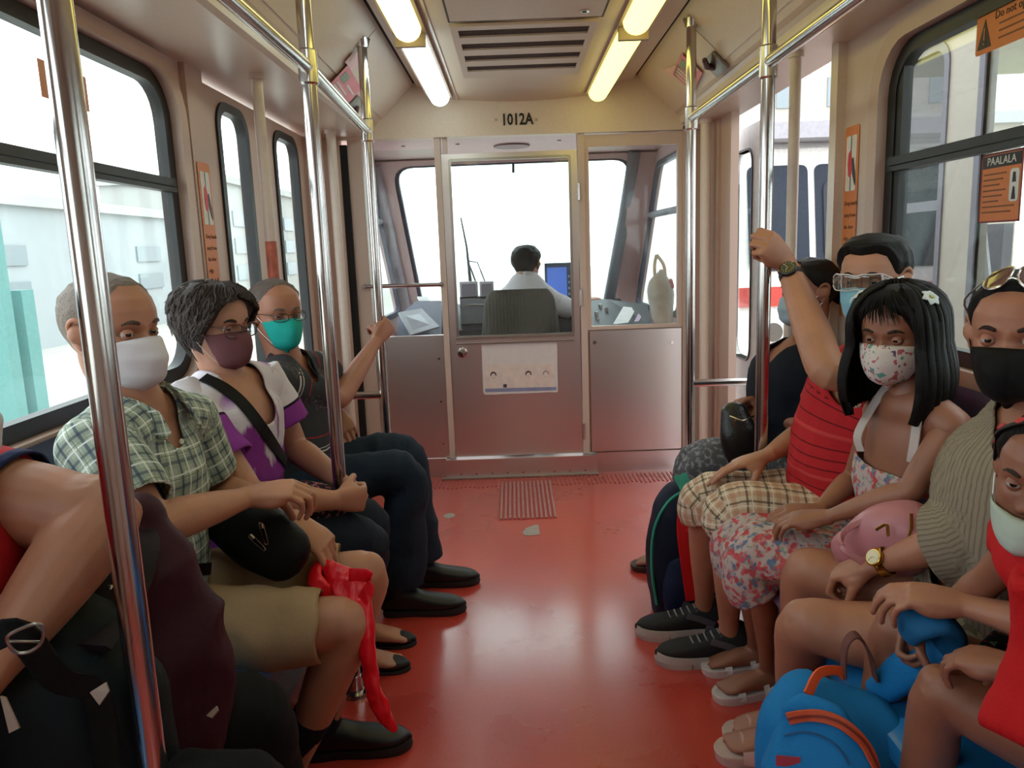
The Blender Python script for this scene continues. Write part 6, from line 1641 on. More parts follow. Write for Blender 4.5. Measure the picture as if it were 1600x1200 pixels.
# ---------- girl in floral dress
def girl():
    t = person('girl with long dark hair, floral sundress and flowered white mask', (.87, 1.74, 0))
    pel, ch, nb = V((.93, 1.76, .50)), V((.90, 1.74, .76)), at(1422, 618, 1.72)
    shL, shR = at(1488, 668, 1.61), at(1375, 645, 1.84)
    elL, wrL = at(1420, 768, 1.60), at(1290, 808, 1.72)
    elR, wrR = at(1335, 745, 1.93), at(1278, 798, 1.86)
    h = headat(1402, 520, 1.73, -24, -8, H=.208, wide=1.04, child=1)
    tor = torso_bones(pel, ch, nb, shL, shR, .70, .74, 0, 0, .05)
    hp1, hp2 = V((.94, 1.68, .50)), V((.94, 1.83, .50)); k1, k2 = at(1190, 862, 1.84), at(1165, 845, 1.99); a1, a2 = V((.695, 2.07, .085)), V((.70, 2.20, .085))
    arms = [arm_mesh(shL, elL, wrL, at(1232, 812, 1.76)-wrL, V((0, .2, -1)), -1, ((22, 35, 20),)*4, .72, .85, voxel=.0038), arm_mesh(shR, elR, wrR, at(1225, 800, 1.87)-wrR, V((0, .2, -1)), 1, ((22, 35, 20),)*4, .72, .85, voxel=.0038)]
    legs = [leg_mesh(hp1, k1, a1, (-1, -.12), .74, foot=.205, inner=-1, z0=.022), leg_mesh(hp2, k2, a2, (-1, 0), .74, foot=.205, inner=1, z0=.022)]
    build_body(t, SK3, h, (1, -1), tor, arms, legs, nb, h.X+V((-.3, 0, -.1)), BROWH, .38, .042)
    line = lambda a: np.interp(a, [0, .3, .6, .95, 1.3, 1.8, PI], [.86, .80, .74, .50, .30, .14, .10])
    hair_cap(h, BLACKH, t, line, lambda a, T: np.interp(T, [.1, .6, 1], [.016, .017, .014]), rough=.003, nf=60)
    # long hair: a thick curtain from the parting to the shoulders, open over the face, with fine locks on it
    R = random.Random(9); sp = []; nu, nv = 110, 34; a0 = .74
    aa = np.linspace(a0, 2*PI-a0, nu); ss = np.linspace(0, 1, nv)
    def hairpt(a, s_, lift=0.0):
        ab = a if a <= PI else a-2*PI; m_ = abs(ab)
        if s_ < .55:
            T = .985-(.985-.40)*(s_/.55)**.85; off = .012+.014*(s_/.55)+lift; aw = ab*(1+.0*s_); return h.pt(aw if m_ > 1.0 else math.copysign(max(m_, .72+.12*(s_/.55)), ab), T, off, False)
        q_ = h.pt(math.copysign(max(m_, .84), ab), .40, .026+lift, False); d = (q_-h.c); d.z = 0; d.normalize(); u_ = (s_-.55)/.45
        return q_+V((0, 0, -.155*u_))+d*(.016*math.sin(u_*2.6)-.012*u_**3)
    G = np.array([[list(hairpt(a, s_, .0025*math.sin(a*37)+.0015*math.sin(a*91+s_*3))) for a in aa] for s_ in ss])
    me = grid_mesh('hair_curtain', G); hc_ = link('hair_curtain', me, BLACKH, t); md = hc_.modifiers.new('thickness', 'SOLIDIFY'); md.thickness = .012; md.offset = -1
    for i in range(420):
        a = R.uniform(a0-.03, 2*PI-a0+.03); s0 = R.uniform(0, .25); s1 = R.uniform(.86, 1.03); dl = R.uniform(.0005, .0045)
        sp.append(([list(hairpt(a+.02*math.sin(k*.9+i), s0+(s1-s0)*k/6, dl)) for k in range(7)], .0030, .0006, .55))
    for i in range(46):   # fringe
        a = R.uniform(-.75, .75); pts = [h.pt(a*.3, .97, .014, False), h.pt(a*.8, .90, .016, False), h.pt(a*1.1+.05, .80, .010, False), h.pt(a*1.25+.1, R.uniform(.66, .74), .006, False)]; sp.append(([list(q) for q in pts], .0026, .0005, .5))
    o = obj('long_hair', locks(h, BLACKH, t, sp), BLACKH, t, smooth=True); o['kind'] = 'stuff'
    # flower clips
    FLW = mat('pale_petal', 'c9cfd0', .5, var=.05)
    for sg, T, a in ((1, .86, 1.30), (-1, .86, 1.25)):
        c = h.pt(sg*a, T, .030, False); n_ = (c-h.c).normalized(); u = n_.cross(V((0, 0, 1))).normalized(); w_ = n_.cross(u)
        f = None
        for k in range(6):
            an = k*PI/3; d = u*math.cos(an)+w_*math.sin(an); bm = bmesh.new()
            tube_into(bm, spline([list(c+d*.003), list(c+d*.011+n_*.004), list(c+d*.019+n_*.001)], 3), [.004, .006, .008, .0085, .008, .006, .003], .002, seg=8, side=tuple(d.cross(n_)), cap='round')
            if f is None: f = obj('flower_clip', bm, FLW, t, smooth=True)
            else: obj('petal', bm, FLW, f, smooth=True)
        obj('flower_centre', TB([c, c+n_*.007], [.006, .004], seg=8), mat('petal_centre', 'a8a45a', .5), f, smooth=True)
    k = Cloth('floral_cotton').base('b9a6a2').blobs(48, .50, 'b8494e', 1.0, soft=.10).blobs(55, .56, '6474920'[:6], 5.0, soft=.08).blobs(40, .60, 'c4585e', 8.0, soft=.06).blobs(75, .60, '84937f', 11.0, soft=.08); FD = k.done()
    fw = V((-.85, -.5, 0)).normalized()
    b = torso_bones(pel-V((0, 0, .02)), ch, nb, shL, shR, .70, .74, .0, .016, .05)[:1]
    b[0]['C'] = b[0]['C'][:4]+[b[0]['C'][4].lerp(b[0]['C'][3], .6)]; b[0]['ra'] = b[0]['ra'][:5]; b[0]['rb'] = b[0]['rb'][:5]
    dr = garment('dress', b+[dict(C=[hp1, hp1.lerp(k1, .5), k1+V((-.0, 0, .004)), k1+V((-.035, -.0, -.055)), k1+V((-.01, 0, -.115))], ra=[.090, .095, .082, .070, .066], rb=[.078, .080, .074, .062, .06], side=(0, 1, 0)),
                            dict(C=[hp2, hp2.lerp(k2, .5), k2+V((-.0, 0, .004)), k2+V((-.03, 0, -.045)), k2+V((-.01, 0, -.085))], ra=[.085, .092, .080, .068, .064], rb=[.075, .078, .074, .060, .058], side=(0, 1, 0))],
                 FD, t, .0065, .005, 15, openings=((0, 1), (1, 1), (2, 1)), seed=51)
    STR = plain('white_strap', 'c4b9b6', .7)
    s_ = V((-fw.y, fw.x, 0))
    for sg, sh in ((1, shR), (-1, shL)):
        s = s_*(1 if (shR-shL).dot(s_) > 0 else -1)*sg
        top = nb.lerp(sh, .55)+V((0, 0, .056)); ribbon('shoulder_strap', [ch+fw*.088+s*.062+V((0, 0, .05)), ch+fw*.090+s*.068+V((0, 0, .095)), top+fw*.045+V((0, 0, -.02)), top, top-fw*.05+V((0, 0, -.022)), ch-fw*.085+s*.05+V((0, 0, .03))], .022, .004, STR, t, side=s)
    k = Cloth('flowered_mask_cloth', weave=.08).base('cfc3be').blobs(70, .60, 'b06068', 2.0, soft=.02).blobs(55, .63, '5f9a94', 7.0, soft=.02).blobs(85, .66, '5a4a60', 4.0, soft=.02)
    mask_mesh(h, k.done(), t, (.46, .41), (-.05, .07), 1.2, .022, 0, edge=mat('mask_elastic', 'e6e2e6', .7), point=1.2)
    WS = mat('white_sandal_leather', 'd5cdcb', .4); SS = mat('sandal_sole_white', 'c8bdb8', .5)
    for a_, d, i in ((a1, (-1, -.12), -1), (a2, (-1, 0), 1)):
        o, P, k_ = sandal_sole(a_, d, .205, SS, t, thick=.020)
        strap_over(P, k_, .165, .026, .040, WS, o, half=.047); strap_over(P, k_, .07, .020, .075, WS, o, half=.036, slant=.015)
        ribbon('heel_strap', [P(.07, .037, .03), P(.03, .042, .060), P(-.012, 0, .075), P(.03, -.042, .060), P(.07, -.037, .03)], .016, .0025, WS, o, side=(0, 0, 1))
    return settle(t)
girl()

# ---------- woman with black mask, ribbed top, sunglasses on the head
def woman_black_mask():
    t = person('woman in a beige ribbed top and black mask, sunglasses on her hair', (.90, 1.38, 0))
    pel, ch, nb = V((.94, 1.40, .52)), V((.915, 1.36, .82)), at(1628, 640, 1.36)
    shR, shL = at(1530, 735, 1.50), V((.97, 1.16, .91))
    elR, wrR = at(1512, 838, 1.38), at(1368, 882, 1.50)
    elL, wrL = V((.90, 1.00, .70)), V((.74, 1.22, .685))
    h = headat(1592, 522, 1.37, -12, -4, H=.222, wide=.98)
    tor = torso_bones(pel, ch, nb, shL, shR, .92, .95)
    hp1, hp2 = V((.95, 1.32, .52)), V((.95, 1.50, .52)); k1, k2 = at(1258, 978, 1.50), at(1262, 895, 1.68); a1, a2 = V((.66, 1.78, .09)), V((.70, 1.86, .09))
    arms = [arm_mesh(shR, elR, wrR, at(1290, 898, 1.57)-wrR, V((0, .2, -1)), 1, ((48, 70, 40), (52, 72, 40), (56, 74, 40), (60, 76, 40)), .98, .95, thumb=(30, 30, 30)), arm_mesh(shL, elL, wrL, V((-.9, .6, .0)), V((0, .2, -1)), -1, RELAX, .95, .93)]
    legs = [leg_mesh(hp1, k1, a1, (-1, .12), 1.04, foot=.23, inner=-1, z0=.026, thighs=1.05), leg_mesh(hp2, k2, a2, (-1, .05), 1.04, foot=.23, inner=1, z0=.026, thighs=1.05)]
    build_body(t, SK4, h, (1, -1), tor, arms, legs, nb, TOCAM(h), BROWH, .40)
    hair_cap(h, BLACKH, t, lambda a: np.interp(a, [0, .4, .8, 1.1, 1.5, 2.2, PI], [.87, .86, .80, .62, .46, .28, .2]), lambda a, T: .009+0*T, rough=.002)
    bm = bmesh.new(); c = h.w(-.115, 0, .02); tube_into(bm, spline([list(c), list(c+h.X*-.02+V((0, 0, -.04))), list(c+V((0, 0, -.12))+h.X*-.01)], 4), [.03]*4+[.034]*3+[.02]*2, seg=14, cap='round'); link('ponytail', remesh(bm, .007, 2), BLACKH, t)
    k = Cloth('ribbed_beige_knit', .9).base('8f8271').stripe(0, .0095, .0, .36, '6b6052', .7); RB = k.done()
    b = torso_bones(pel-V((0, 0, .02)), ch, nb+V((0, 0, -.01)), shL, shR, .92, .95, .015, .020, .06)
    b += [sleeve(shR, elR, -.05, 1.28, .074, .078, wrR)]
    garment('ribbed_sleeve', [sleeve(shL, elL, -.05, .8, .070, .076)], RB, t, .0065, .003, 9, seed=4)
    garment('ribbed_top', b, RB, t, .0065, .004, 9, cut=neckcut(nb, (-.8, -.6, 0), .066, -.03, .06, .03, .4), openings=((2, 1),), seed=61, pleat=lambda P, uv: .0013*np.sin(uv[:, 0]*2*PI/.0095))
    SK = Cloth('beige_crochet_short').base('9a8f80').blobs(90, .5, '6e6458', 1.0, soft=.1).done()
    garment('shorts', [dict(C=[pel+V((0, 0, -.08)), pel, pel+V((0, 0, .05))], ra=[.145, .15, .14], rb=[.10, .11, .10], side=(0, 1, 0))]+[dict(C=[a, a.lerp(b_, .25), a.lerp(b_, .42)], ra=[.10, .104, .104], rb=[.094, .098, .098]) for a, b_ in ((hp1, k1), (hp2, k2))], SK, t, .008, .004, 12, openings=((1, 1), (2, 1)), seed=19)
    mask_mesh(h, plain('black_mask_cloth', '0c0b0d', .75, weave=.06), t, (.455, .41), (-.05, .06), 1.2, .024, 0, point=1.3)
    # sunglasses pushed up on the hair
    g = bpy.data.objects.new('sunglasses', None); COL.objects.link(g); g.parent = t
    LN = mat('pink_brown_lens', '6a4a48', .08, spec=.9, coat=1)
    for sg in (1, -1):
        pts = []
        for a in np.linspace(0, 2*PI, 18, endpoint=False):
            aa = sg*(.42+.33*math.cos(a)); T = .935+.060*math.sin(a)-.02*math.cos(a); pts.append(h.pt(aa, min(T, .992), .020+.006*math.sin(a), False))
        bm = bmesh.new(); tube_into(bm, np.array([list(p) for p in pts]), .0022, seg=6, closed=True); obj('rim', bm, mat('silver_rim', 'b9b2ac', .25, metal=1), g, smooth=True)
        poly('lens', pts, LN, g, .0015)
        obj('temple_arm', TB([list(h.pt(sg*.75, .93, .022, False)), list(h.pt(sg*1.3, .76, .018, False)), list(h.pt(sg*1.7, .60, .014, False))], .0018, seg=6, per=3), mat('silver_rim', 'b9b2ac', .25, metal=1), g, smooth=True)
    obj('bridge', TB([list(h.pt(-.09, .93, .024, False)), list(h.pt(0, .935, .026, False)), list(h.pt(.09, .93, .024, False))], .002, seg=6), mat('silver_rim', 'b9b2ac', .25, metal=1), g, smooth=True)
    GOLD = mat('gold_plate', 'c9a04a', .22, metal=1)
    w = watch(t, wrR.lerp(elR, .10), (elR-wrR).normalized(), (V((-.3, -.7, .75))).normalized(), .0285, GOLD, mat('champagne_dial', 'd8c9a0', .3), GOLD, .018, 'gold_watch')
    PS = mat('pale_pink_slide', 'd3a9a4', .4)
    for a_, d, i in ((a1, (-1, .12), -1), (a2, (-1, .05), 1)):
        o, P, k_ = sandal_sole(a_, d, .235, mat('pale_slide_sole', 'c4aba4', .5), t, thick=.024, name='slide')
        strap_over(P, k_, .145, .080, .050, PS, o, half=.050)
    return settle(t)
woman_black_mask()

# ---------- child in red at the right edge
def child_red():
    t = person('child in a red top with a mask under the nose, gripping a blue backpack', (.88, 1.02, 0))
    pel, ch, nb = V((.92, 1.03, .50)), V((.875, 1.02, .73)), at(1665, 850, 1.05)
    shR, shL = at(1590, 868, 1.18), V((.83, .90, .83))
    elR, wrR = at(1545, 905, 1.22), at(1472, 962, 1.29)
    shR = at(1612, 842, 1.16)
    elL, wrL = V((.80, .83, .62)), at(1585, 1045, 1.05)
    h = headat(1648, 748, 1.08, -20, -4, 6, H=.200, wide=1.05, child=1)
    tor = torso_bones(pel, ch, nb, shL, shR, .68, .72, 0, 0, .05)
    hp1, hp2 = V((.92, .96, .50)), V((.92, 1.12, .50)); k1, k2 = at(1470, 1085, 1.16), at(1400, 985, 1.36); a1, a2 = V((.66, 1.22, .09)), V((.66, 1.40, .09))
    arms = [arm_mesh(shR, elR, wrR, at(1432, 992, 1.31)-wrR, V((-.3, -.5, -.8)), 1, ((50, 75, 40),)*4, .70, .84, voxel=.0038, thumb=(40, 40, 30)), arm_mesh(shL, elL, wrL, at(1545, 1035, 1.08)-wrL, V((0, .3, -1)), -1, ((30, 45, 30),)*4, .70, .82, voxel=.0038)]
    legs = [leg_mesh(hp1, k1, a1, (-1, .1), .80, foot=.2, inner=-1), leg_mesh(hp2, k2, a2, (-1, .1), .80, foot=.2, inner=1)]
    build_body(t, SK5, h, (1, -1), tor, arms, legs, nb, TOCAM(h), BROWH, .40, .042)
    hair_cap(h, BLACKH, t, lambda a: np.interp(a, [0, .4, .8, 1.1, 1.5, 2.2, PI], [.88, .87, .82, .60, .42, .2, .14]), lambda a, T: .009+0*T, rough=.002)
    # headband with red flowers
    bm = bmesh.new(); tube_into(bm, np.array([list(h.pt(s*1.5, .55+.42*math.cos(s*1.45)**.6 if abs(s) < 1 else .55, .012, False)) for s in np.linspace(-1, 1, 25)]), .010, .0035, seg=8, side=tuple(h.X), cap='round'); hb = obj('headband', bm, mat('black_headband', '141014', .7), t, smooth=True)
    R = random.Random(2)
    for i in range(8):
        s = -1+i*.26; c = h.pt(s*1.5, .55+.42*max(0, math.cos(s*1.45))**.6, .015, False); obj('headband_flower', TB([list(c), list(c+(c-h.c).normalized()*.003)], .007, seg=7), mat('red_flower_print', 'b52a35', .6), hb, smooth=True)
    RC = plain('scarlet_cotton', 'b8181c', .8)
    fw = V((-.9, -.35, 0))
    b = torso_bones(pel-V((0, 0, .05)), ch, nb, shL, shR, .72, .80, .01, .020, .05)
    b += [sleeve(shR, elR, -.1, .22, .058, .056), sleeve(shL, elL, -.1, .5, .058, .058)]
    b += [dict(C=[at(1640, 900, 1.0), at(1655, 1000, .99), at(1640, 1085, .97), at(1612, 1165, .95)], ra=[.04, .052, .062, .066], rb=[.05, .045, .040, .034], side=(.5, -.8, 0))]
    garment('red_top', b, RC, t, .0065, .006, 12, cut=neckcut(nb, fw, .058, -.015), openings=((2, 1), (3, 1)), seed=71)
    k = Cloth('black_rose_print').base('141116').blobs(48, .60, '8a2f3c', 2.0, soft=.03).blobs(60, .68, '5c6a4a', 6.0, soft=.02); BR = k.done()
    garment('skirt', [dict(C=[pel+V((0, 0, -.06)), pel, pel+V((0, 0, .05))], ra=[.12, .125, .12], rb=[.10, .10, .10], side=(0, 1, 0))]+[dict(C=[a, a.lerp(b_, .4), a.lerp(b_, .62)], ra=[.10, .100, .098], rb=[.085, .085, .08], side=(0, 1, 0)) for a, b_ in ((hp1, k1), (hp2, k2))], BR, t, .0075, .006, 14, openings=((1, 1), (2, 1)), seed=29)
    mask_mesh(h, plain('pale_mask_cloth', 'aab5ac', .8, weave=.05), t, (.29, .31), (-.12, .02), 1.2, .024, 2, edge=mat('mask_elastic', 'e6e2e6', .7))
    for a_ in (a1, a2):
        o, P, k_ = sandal_sole(a_, (-1, .1), .2, mat('brown_sandal_sole', '3b2622', .5), t); strap_over(P, k_, .14, .03, .045, mat('brown_sandal_strap', '5a3a34', .4), o)
    return settle(t)
child_red()

# ---------- passenger at the left edge, arm folded over a backpack
def passenger_edge():
    t = person('passenger in a red shirt with navy cuffs, bare arm over a maroon backpack', (-.88, 1.02, 0))
    pel, ch, nb = V((-.88, 1.00, .53)), V((-.84, .98, .84)), V((-.82, .97, 1.02))
    shL, shR = V((-.79, 1.10, .965)), V((-.88, .76, .95))
    elL, wrL = at(138, 792, 1.13), at(-30, 905, .88)
    elR, wrR = V((-.88, .60, .70)), V((-.84, .66, .48))
    elL = V((-.61, 1.08, .940)); wrL = V((-.70, .90, .775))
    h = Head(V((-.80, .97, 1.15)), V((.95, .3, 0)), H=.225)
    tor = torso_bones(pel, ch, nb, shL, shR, .95, .98)
    arms = [arm_mesh(shL, elL, wrL, V((-.3, -.7, -.4)), V((.3, 0, -1)), -1, RELAX, 1.25, 1.05, fat=1.12), arm_mesh(shR, elR, wrR, V((.3, .2, -.9)), V((.3, .3, -.1)), 1, RELAX, 1.0, 1.0)]
    hp1, hp2 = V((-.88, .90, .52)), V((-.88, 1.10, .52)); k1, k2 = V((-.42, 1.02, .50)), at(375, 1125, 1.30); a1, a2 = V((-.46, 1.08, .10)), V((-.50, 1.42, .10))
    legs = [leg_mesh(hp1, k1, a1, (1, 0), 1.0), leg_mesh(hp2, k2, a2, (1, 0), 1.0)]
    build_body(t, SK1, h, (1, -1), tor, arms, legs, nb, h.X)
    hair_cap(h, BLACKH, t, lambda a: np.interp(a, [0, .5, .85, 1.15, 1.6, 2.3, PI], [.82, .82, .76, .58, .50, .26, .2]), lambda a, T: .012+0*T, rough=.003)
    RC = plain('crimson_jersey', 'a8191f', .8); NV = plain('navy_cuff', '1c2248', .8)
    b = torso_bones(pel-V((0, 0, .03)), ch, nb+V((0, 0, -.01)), shL, shR, .95, .98, .02, .020, .06); b += [sleeve(shL, elL, -.1, .22, .078, .080), sleeve(shR, elR, -.1, .6, .072, .068)]
    sh = garment('t_shirt', b, RC, t, .0075, .005, 11, cut=neckcut(nb, (.9, .1, 0), .064, -.02), seed=81)
    garment('sleeve_cuff', [sleeve(shL, elL, .18, .36, .083, .080)], NV, t, .006, .002, openings=((0, 1),), seed=2)
    BT = plain('black_trouser_cloth', '121215', .85)
    g = [dict(C=[pel+V((0, 0, -.08)), pel, pel+V((0, 0, .06))], ra=[.145, .15, .14], rb=[.10, .11, .10], side=(0, 1, 0))]
    for a, b_, c in ((hp1, k1, a1), (hp2, k2, a2)): g.append(dict(C=[a, a.lerp(b_, .5), b_, b_.lerp(c, .35), c], ra=[.098, .095, .080, .075, .07], rb=[.095, .09, .078, .073, .07], side=(0, 1, 0)))
    garment('trousers', g, BT, t, .0085, .006, 10, openings=((1, 1), (2, 1)), seed=25)
    mask_mesh(h, plain('white_mask_cloth2', 'cfcad0', .8, weave=.06), t, (.47, .40), (-.06, .06), 1.3, .024, 3)
    for an in (a1, a2): shoe(t, an, (1, .02), .29, mat('black_shoe_leather', '0e0d0e', .45), mat('black_sole', '111012', .6), 'shoe')
    return settle(t)
passenger_edge()

# ---------- driver in his seat
def driver():
    sc_ = thing('driver_chair', 'grey high-backed driver seat with vertical ribbing', 'seat', (.055, 5.15, 0))
    a, b, c, d = at(752, 523, 4.92), at(876, 521, 4.92), at(866, 452, 5.0), at(764, 454, 5.0)
    k = Cloth('ribbed_seat_fabric', .9).base('4c4b48')
    bm = bmesh.new(); cx = (a.x+b.x)/2; C = [(cx, 4.98, .35), (cx, 4.97, .55), (cx, 4.97, .75), (cx, 5.0, .97), (cx, 5.01, 1.045)]
    rows = spline([list(p)+[w_, .055] for p, w_ in zip(C, (.25, .258, .252, .226, .185))], 6)
    tube_into(bm, rows[:, :3], rows[:, 3], rows[:, 4], seg=40, side=(1, 0, 0), cap='flat', power=3.6)
    me = remesh(bm, .008, 2); P = co(me); P[:, 1] += .0022*np.sin(P[:, 0]*2*PI/.022); setco(me, P); me.shade_smooth()
    link('backrest', me, mat('seat_grey_fabric', '57544f', .9, var=.25, vs=180, scale=(1, 1, .1)), sc_)
    obj('seat_cushion', B(cx-.25, cx+.25, 5.0, 5.5, .38, .50), mat('seat_grey_fabric', '57544f', .9), sc_, bevel=.03)
    obj('pedestal', TB([(cx, 5.25, 0), (cx, 5.25, .03), (cx, 5.25, .05), (cx, 5.25, .38)], [.2, .2, .07, .07], seg=16), mat('pedestal_black', '1c1c1e', .5), sc_, smooth=True)
    settle(sc_)
    t = person('tram driver seen from behind in a white shirt, head turned right', (.09, 5.25, 0))
    pel, ch, nb = V((.085, 5.22, .60)), V((.085, 5.20, .90)), V((.088, 5.20, 1.115))
    shL, shR = V((-.08, 5.21, .925)), V((.268, 5.22, .935))
    elR, wrR = at(898, 488, 5.26), at(922, 470, 5.40)
    elL, wrL = V((-.16, 5.28, .74)), V((-.08, 5.48, .80))
    hc = at(823, 413, 5.22); h = Head(hc, V((.42, .9, -.05)), H=.245)
    tor = torso_bones(pel, ch, nb, shL, shR, 1.0, 1.0)
    arms = [arm_mesh(shR, elR, wrR, V((.6, .8, .1)), V((0, .3, -1)), 1, RELAX, 1, 1), arm_mesh(shL, elL, wrL, V((.2, 1, 0)), V((0, 0, -1)), -1, RELAX, 1, 1)]
    hp1, hp2 = V((-.0, 5.22, .56)), V((.18, 5.22, .56)); k1, k2 = V((-.05, 5.62, .58)), V((.22, 5.62, .58)); a1, a2 = V((-.05, 5.62, .10)), V((.22, 5.62, .10))
    build_body(t, SK2, h, (1, -1), tor, arms, [leg_mesh(hp1, k1, a1, (0, 1)), leg_mesh(hp2, k2, a2, (0, 1))], nb, h.X)
    hair_cap(h, BLACKH, t, lambda a: np.interp(a, [0, .5, .85, 1.15, 1.6, 2.3, PI], [.80, .82, .78, .56, .46, .20, .12]), lambda a, T: np.interp(T, [.2, .6, 1], [.008, .014, .016]), rough=.004)
    WS = plain('white_shirt_cloth', 'dcd6dc', .8)
    b = torso_bones(pel-V((0, 0, .03)), ch, nb+V((0, 0, -.01)), shL, shR, 1, 1, .0, .022, .062)+[sleeve(shR, elR, -.05, .85, .074, .072), sleeve(shL, elL, -.05, .8, .074, .07)]
    sh = garment('shirt', b, WS, t, .009, .005, 9, openings=((2, 1), (3, 1)), cut=neckcut(nb, (0, 1, 0), .06, -.01), seed=91)
    ribbon('collar', [nb+V((.05, .06, -.01)), nb+V((.068, .0, .012)), nb+V((.0, -.066, .022)), nb+V((-.068, .0, .012)), nb+V((-.05, .06, -.01))], .04, .006, WS, sh, side=(0, 0, 1))
    g = [dict(C=[a, a.lerp(b_, .5), b_, b_.lerp(c, .4), c], ra=[.095, .09, .078, .07, .065], rb=[.09, .088, .078, .07, .065]) for a, b_, c in ((hp1, k1, a1), (hp2, k2, a2))]
    garment('trousers', g, plain('driver_trousers', '20222c'), t, .010, .004, seed=3)
    glasses(h, mat('thin_gunmetal_frame', '3a3533', .3, metal=.8), t, .024, .016, fwd=.019)
    for an in (a1, a2): shoe(t, an, (0, 1), .28, mat('black_shoe_leather', '0e0d0e', .45), mat('black_sole', '111012', .6), 'shoe')
    settle(t)
driver()

# ================================================================ BAGS
# maroon and black backpack, left foreground
t = thing('backpack', 'large maroon and black backpack at the lower left with a silver ring buckle', 'backpack', (-.52, 1.15, .43))
MAR = plain('maroon_nylon', '38121f', .6); BKN = plain('black_teal_nylon', '0f191d', .6)
ax = [at(215, 820, 1.24), at(225, 900, 1.22), at(230, 1020, 1.20), at(215, 1180, 1.17)]
blob('main_compartment', [row(ax[0], .05, .05), row(ax[1], .10, .09), row(ax[2], .135, .11), row(ax[3], .13, .11)], MAR, t, side=(.8, .6, 0), wr=.012, wf=12, seed=4)
ax = [at(100, 1000, 1.02), at(95, 1080, 1.0), at(100, 1230, .98)]
blob('front_pocket', [row(ax[0], .09, .06), row(ax[1], .135, .08), row(ax[2], .15, .08)], BKN, t, side=(.9, .5, 0), wr=.006, wf=11, seed=7)
ribbon('top_flap', [at(110, 835, 1.2), at(150, 815, 1.25), at(190, 850, 1.16), at(160, 940, 1.07), at(110, 1010, .98)], .11, .012, plain('dark_flap', '1a0d14', .6), t, side=(.8, .5, 0))
ribbon('shoulder_strap', [at(-20, 1000, .86), at(30, 990, .87), at(90, 1060, .90), at(150, 1085, .93), at(170, 1200, .93)], .034, .006, plain('black_webbing', '0c0e10', .7), t, side=(.3, .2, 1))
p = at(42, 998, .855); m_ = basis(p, (.75, .45, .3), (0, -.3, 1))
rb = [list(m_ @ V(q)) for q in [(-.018, -.004, 0), (-.017, .010, 0), (-.010, .017, 0), (.014, .014, 0), (.020, .004, 0), (.010, -.014, 0), (-.004, -.019, 0), (-.015, -.013, 0)]]
bm = bmesh.new(); tube_into(bm, spline(rb, 3, closed=True), .0022, seg=8, closed=True); obj('ring_buckle', bm, mat('pale_steel_buckle', 'a8a49c', .3, metal=1), t, smooth=True)
obj('buckle_bar', TB([rb[1], rb[5]], .0018, seg=6), mat('pale_steel_buckle', 'a8a49c', .3, metal=1), t)
PT = mat('pale_leather_tag', '9a8478', .6)
def tagpoly(P, nm='leather_tag'): poly(nm, P, PT, t, .003)
tagpoly([at(140, 1082, .88), at(165, 1066, .885), at(170, 1080, .88), at(155, 1102, .875)])
tagpoly([at(0, 1088, .86), at(8, 1090, .86), at(30, 1138, .85), at(14, 1146, .85)])
tagpoly([at(322, 1118, 1.05), at(338, 1103, 1.055), at(340, 1110, 1.05), at(330, 1122, 1.045)])
tp = at(173, 914, 1.09); obj('zip_pull', TB([tp, tp+V((0, -.004, -.008))], .004, seg=8), mat('pale_steel_buckle', 'a8a49c', .3, metal=1), t)
settle(t)

# black crossbody bag with safety pins (man in plaid)
t = thing('crossbody_bag', 'black crossbody bag with two safety pins on the lap of the plaid-shirted man', 'bag', at(410, 880, 1.66))
BLK_N = plain('black_nylon', '0e0f12', .55)
blob('bag_body', [row(at(352, 815, 1.72), .05, .04), row(at(400, 835, 1.68), .075, .052), row(at(445, 865, 1.66), .065, .045)], BLK_N, t, side=(0, .3, 1), voxel=.006, wr=.004, seed=5)
tp_ = bvh([MPD['top']]); band_on('strap', tp_, [(262, 652), (268, 680), (285, 720), (308, 760), (335, 800), (350, 825)], .014, .003, BLK_N, t, .004)
band_on('waist_belt', tp_, [(245, 890), (270, 890), (300, 890), (330, 888), (345, 887)], .028, .005, BLK_N, t, .005)
SB = mat('steel_pin', 'cfc6a8', .2, metal=1)
for (q0, q1) in (((392, 838), (412, 858)), ((408, 820), (416, 848))):
    a = at(*q0, 1.612); b = at(*q1, 1.612); d = (b-a).normalized(); s = d.cross(V((0, 1, 0))).normalized()*.005
    pin = obj('safety_pin', TB([a+s, a+s*.2-d*.004, a-s, b-s*.7, b+d*.003, b+s*.7, a+s], .0011, seg=6, per=3), SB, t, smooth=True); obj('pin_cap', TB([a-d*.003, a+d*.008], .0055, rb=.003, seg=8), SB, pin, smooth=True)
settle(t)
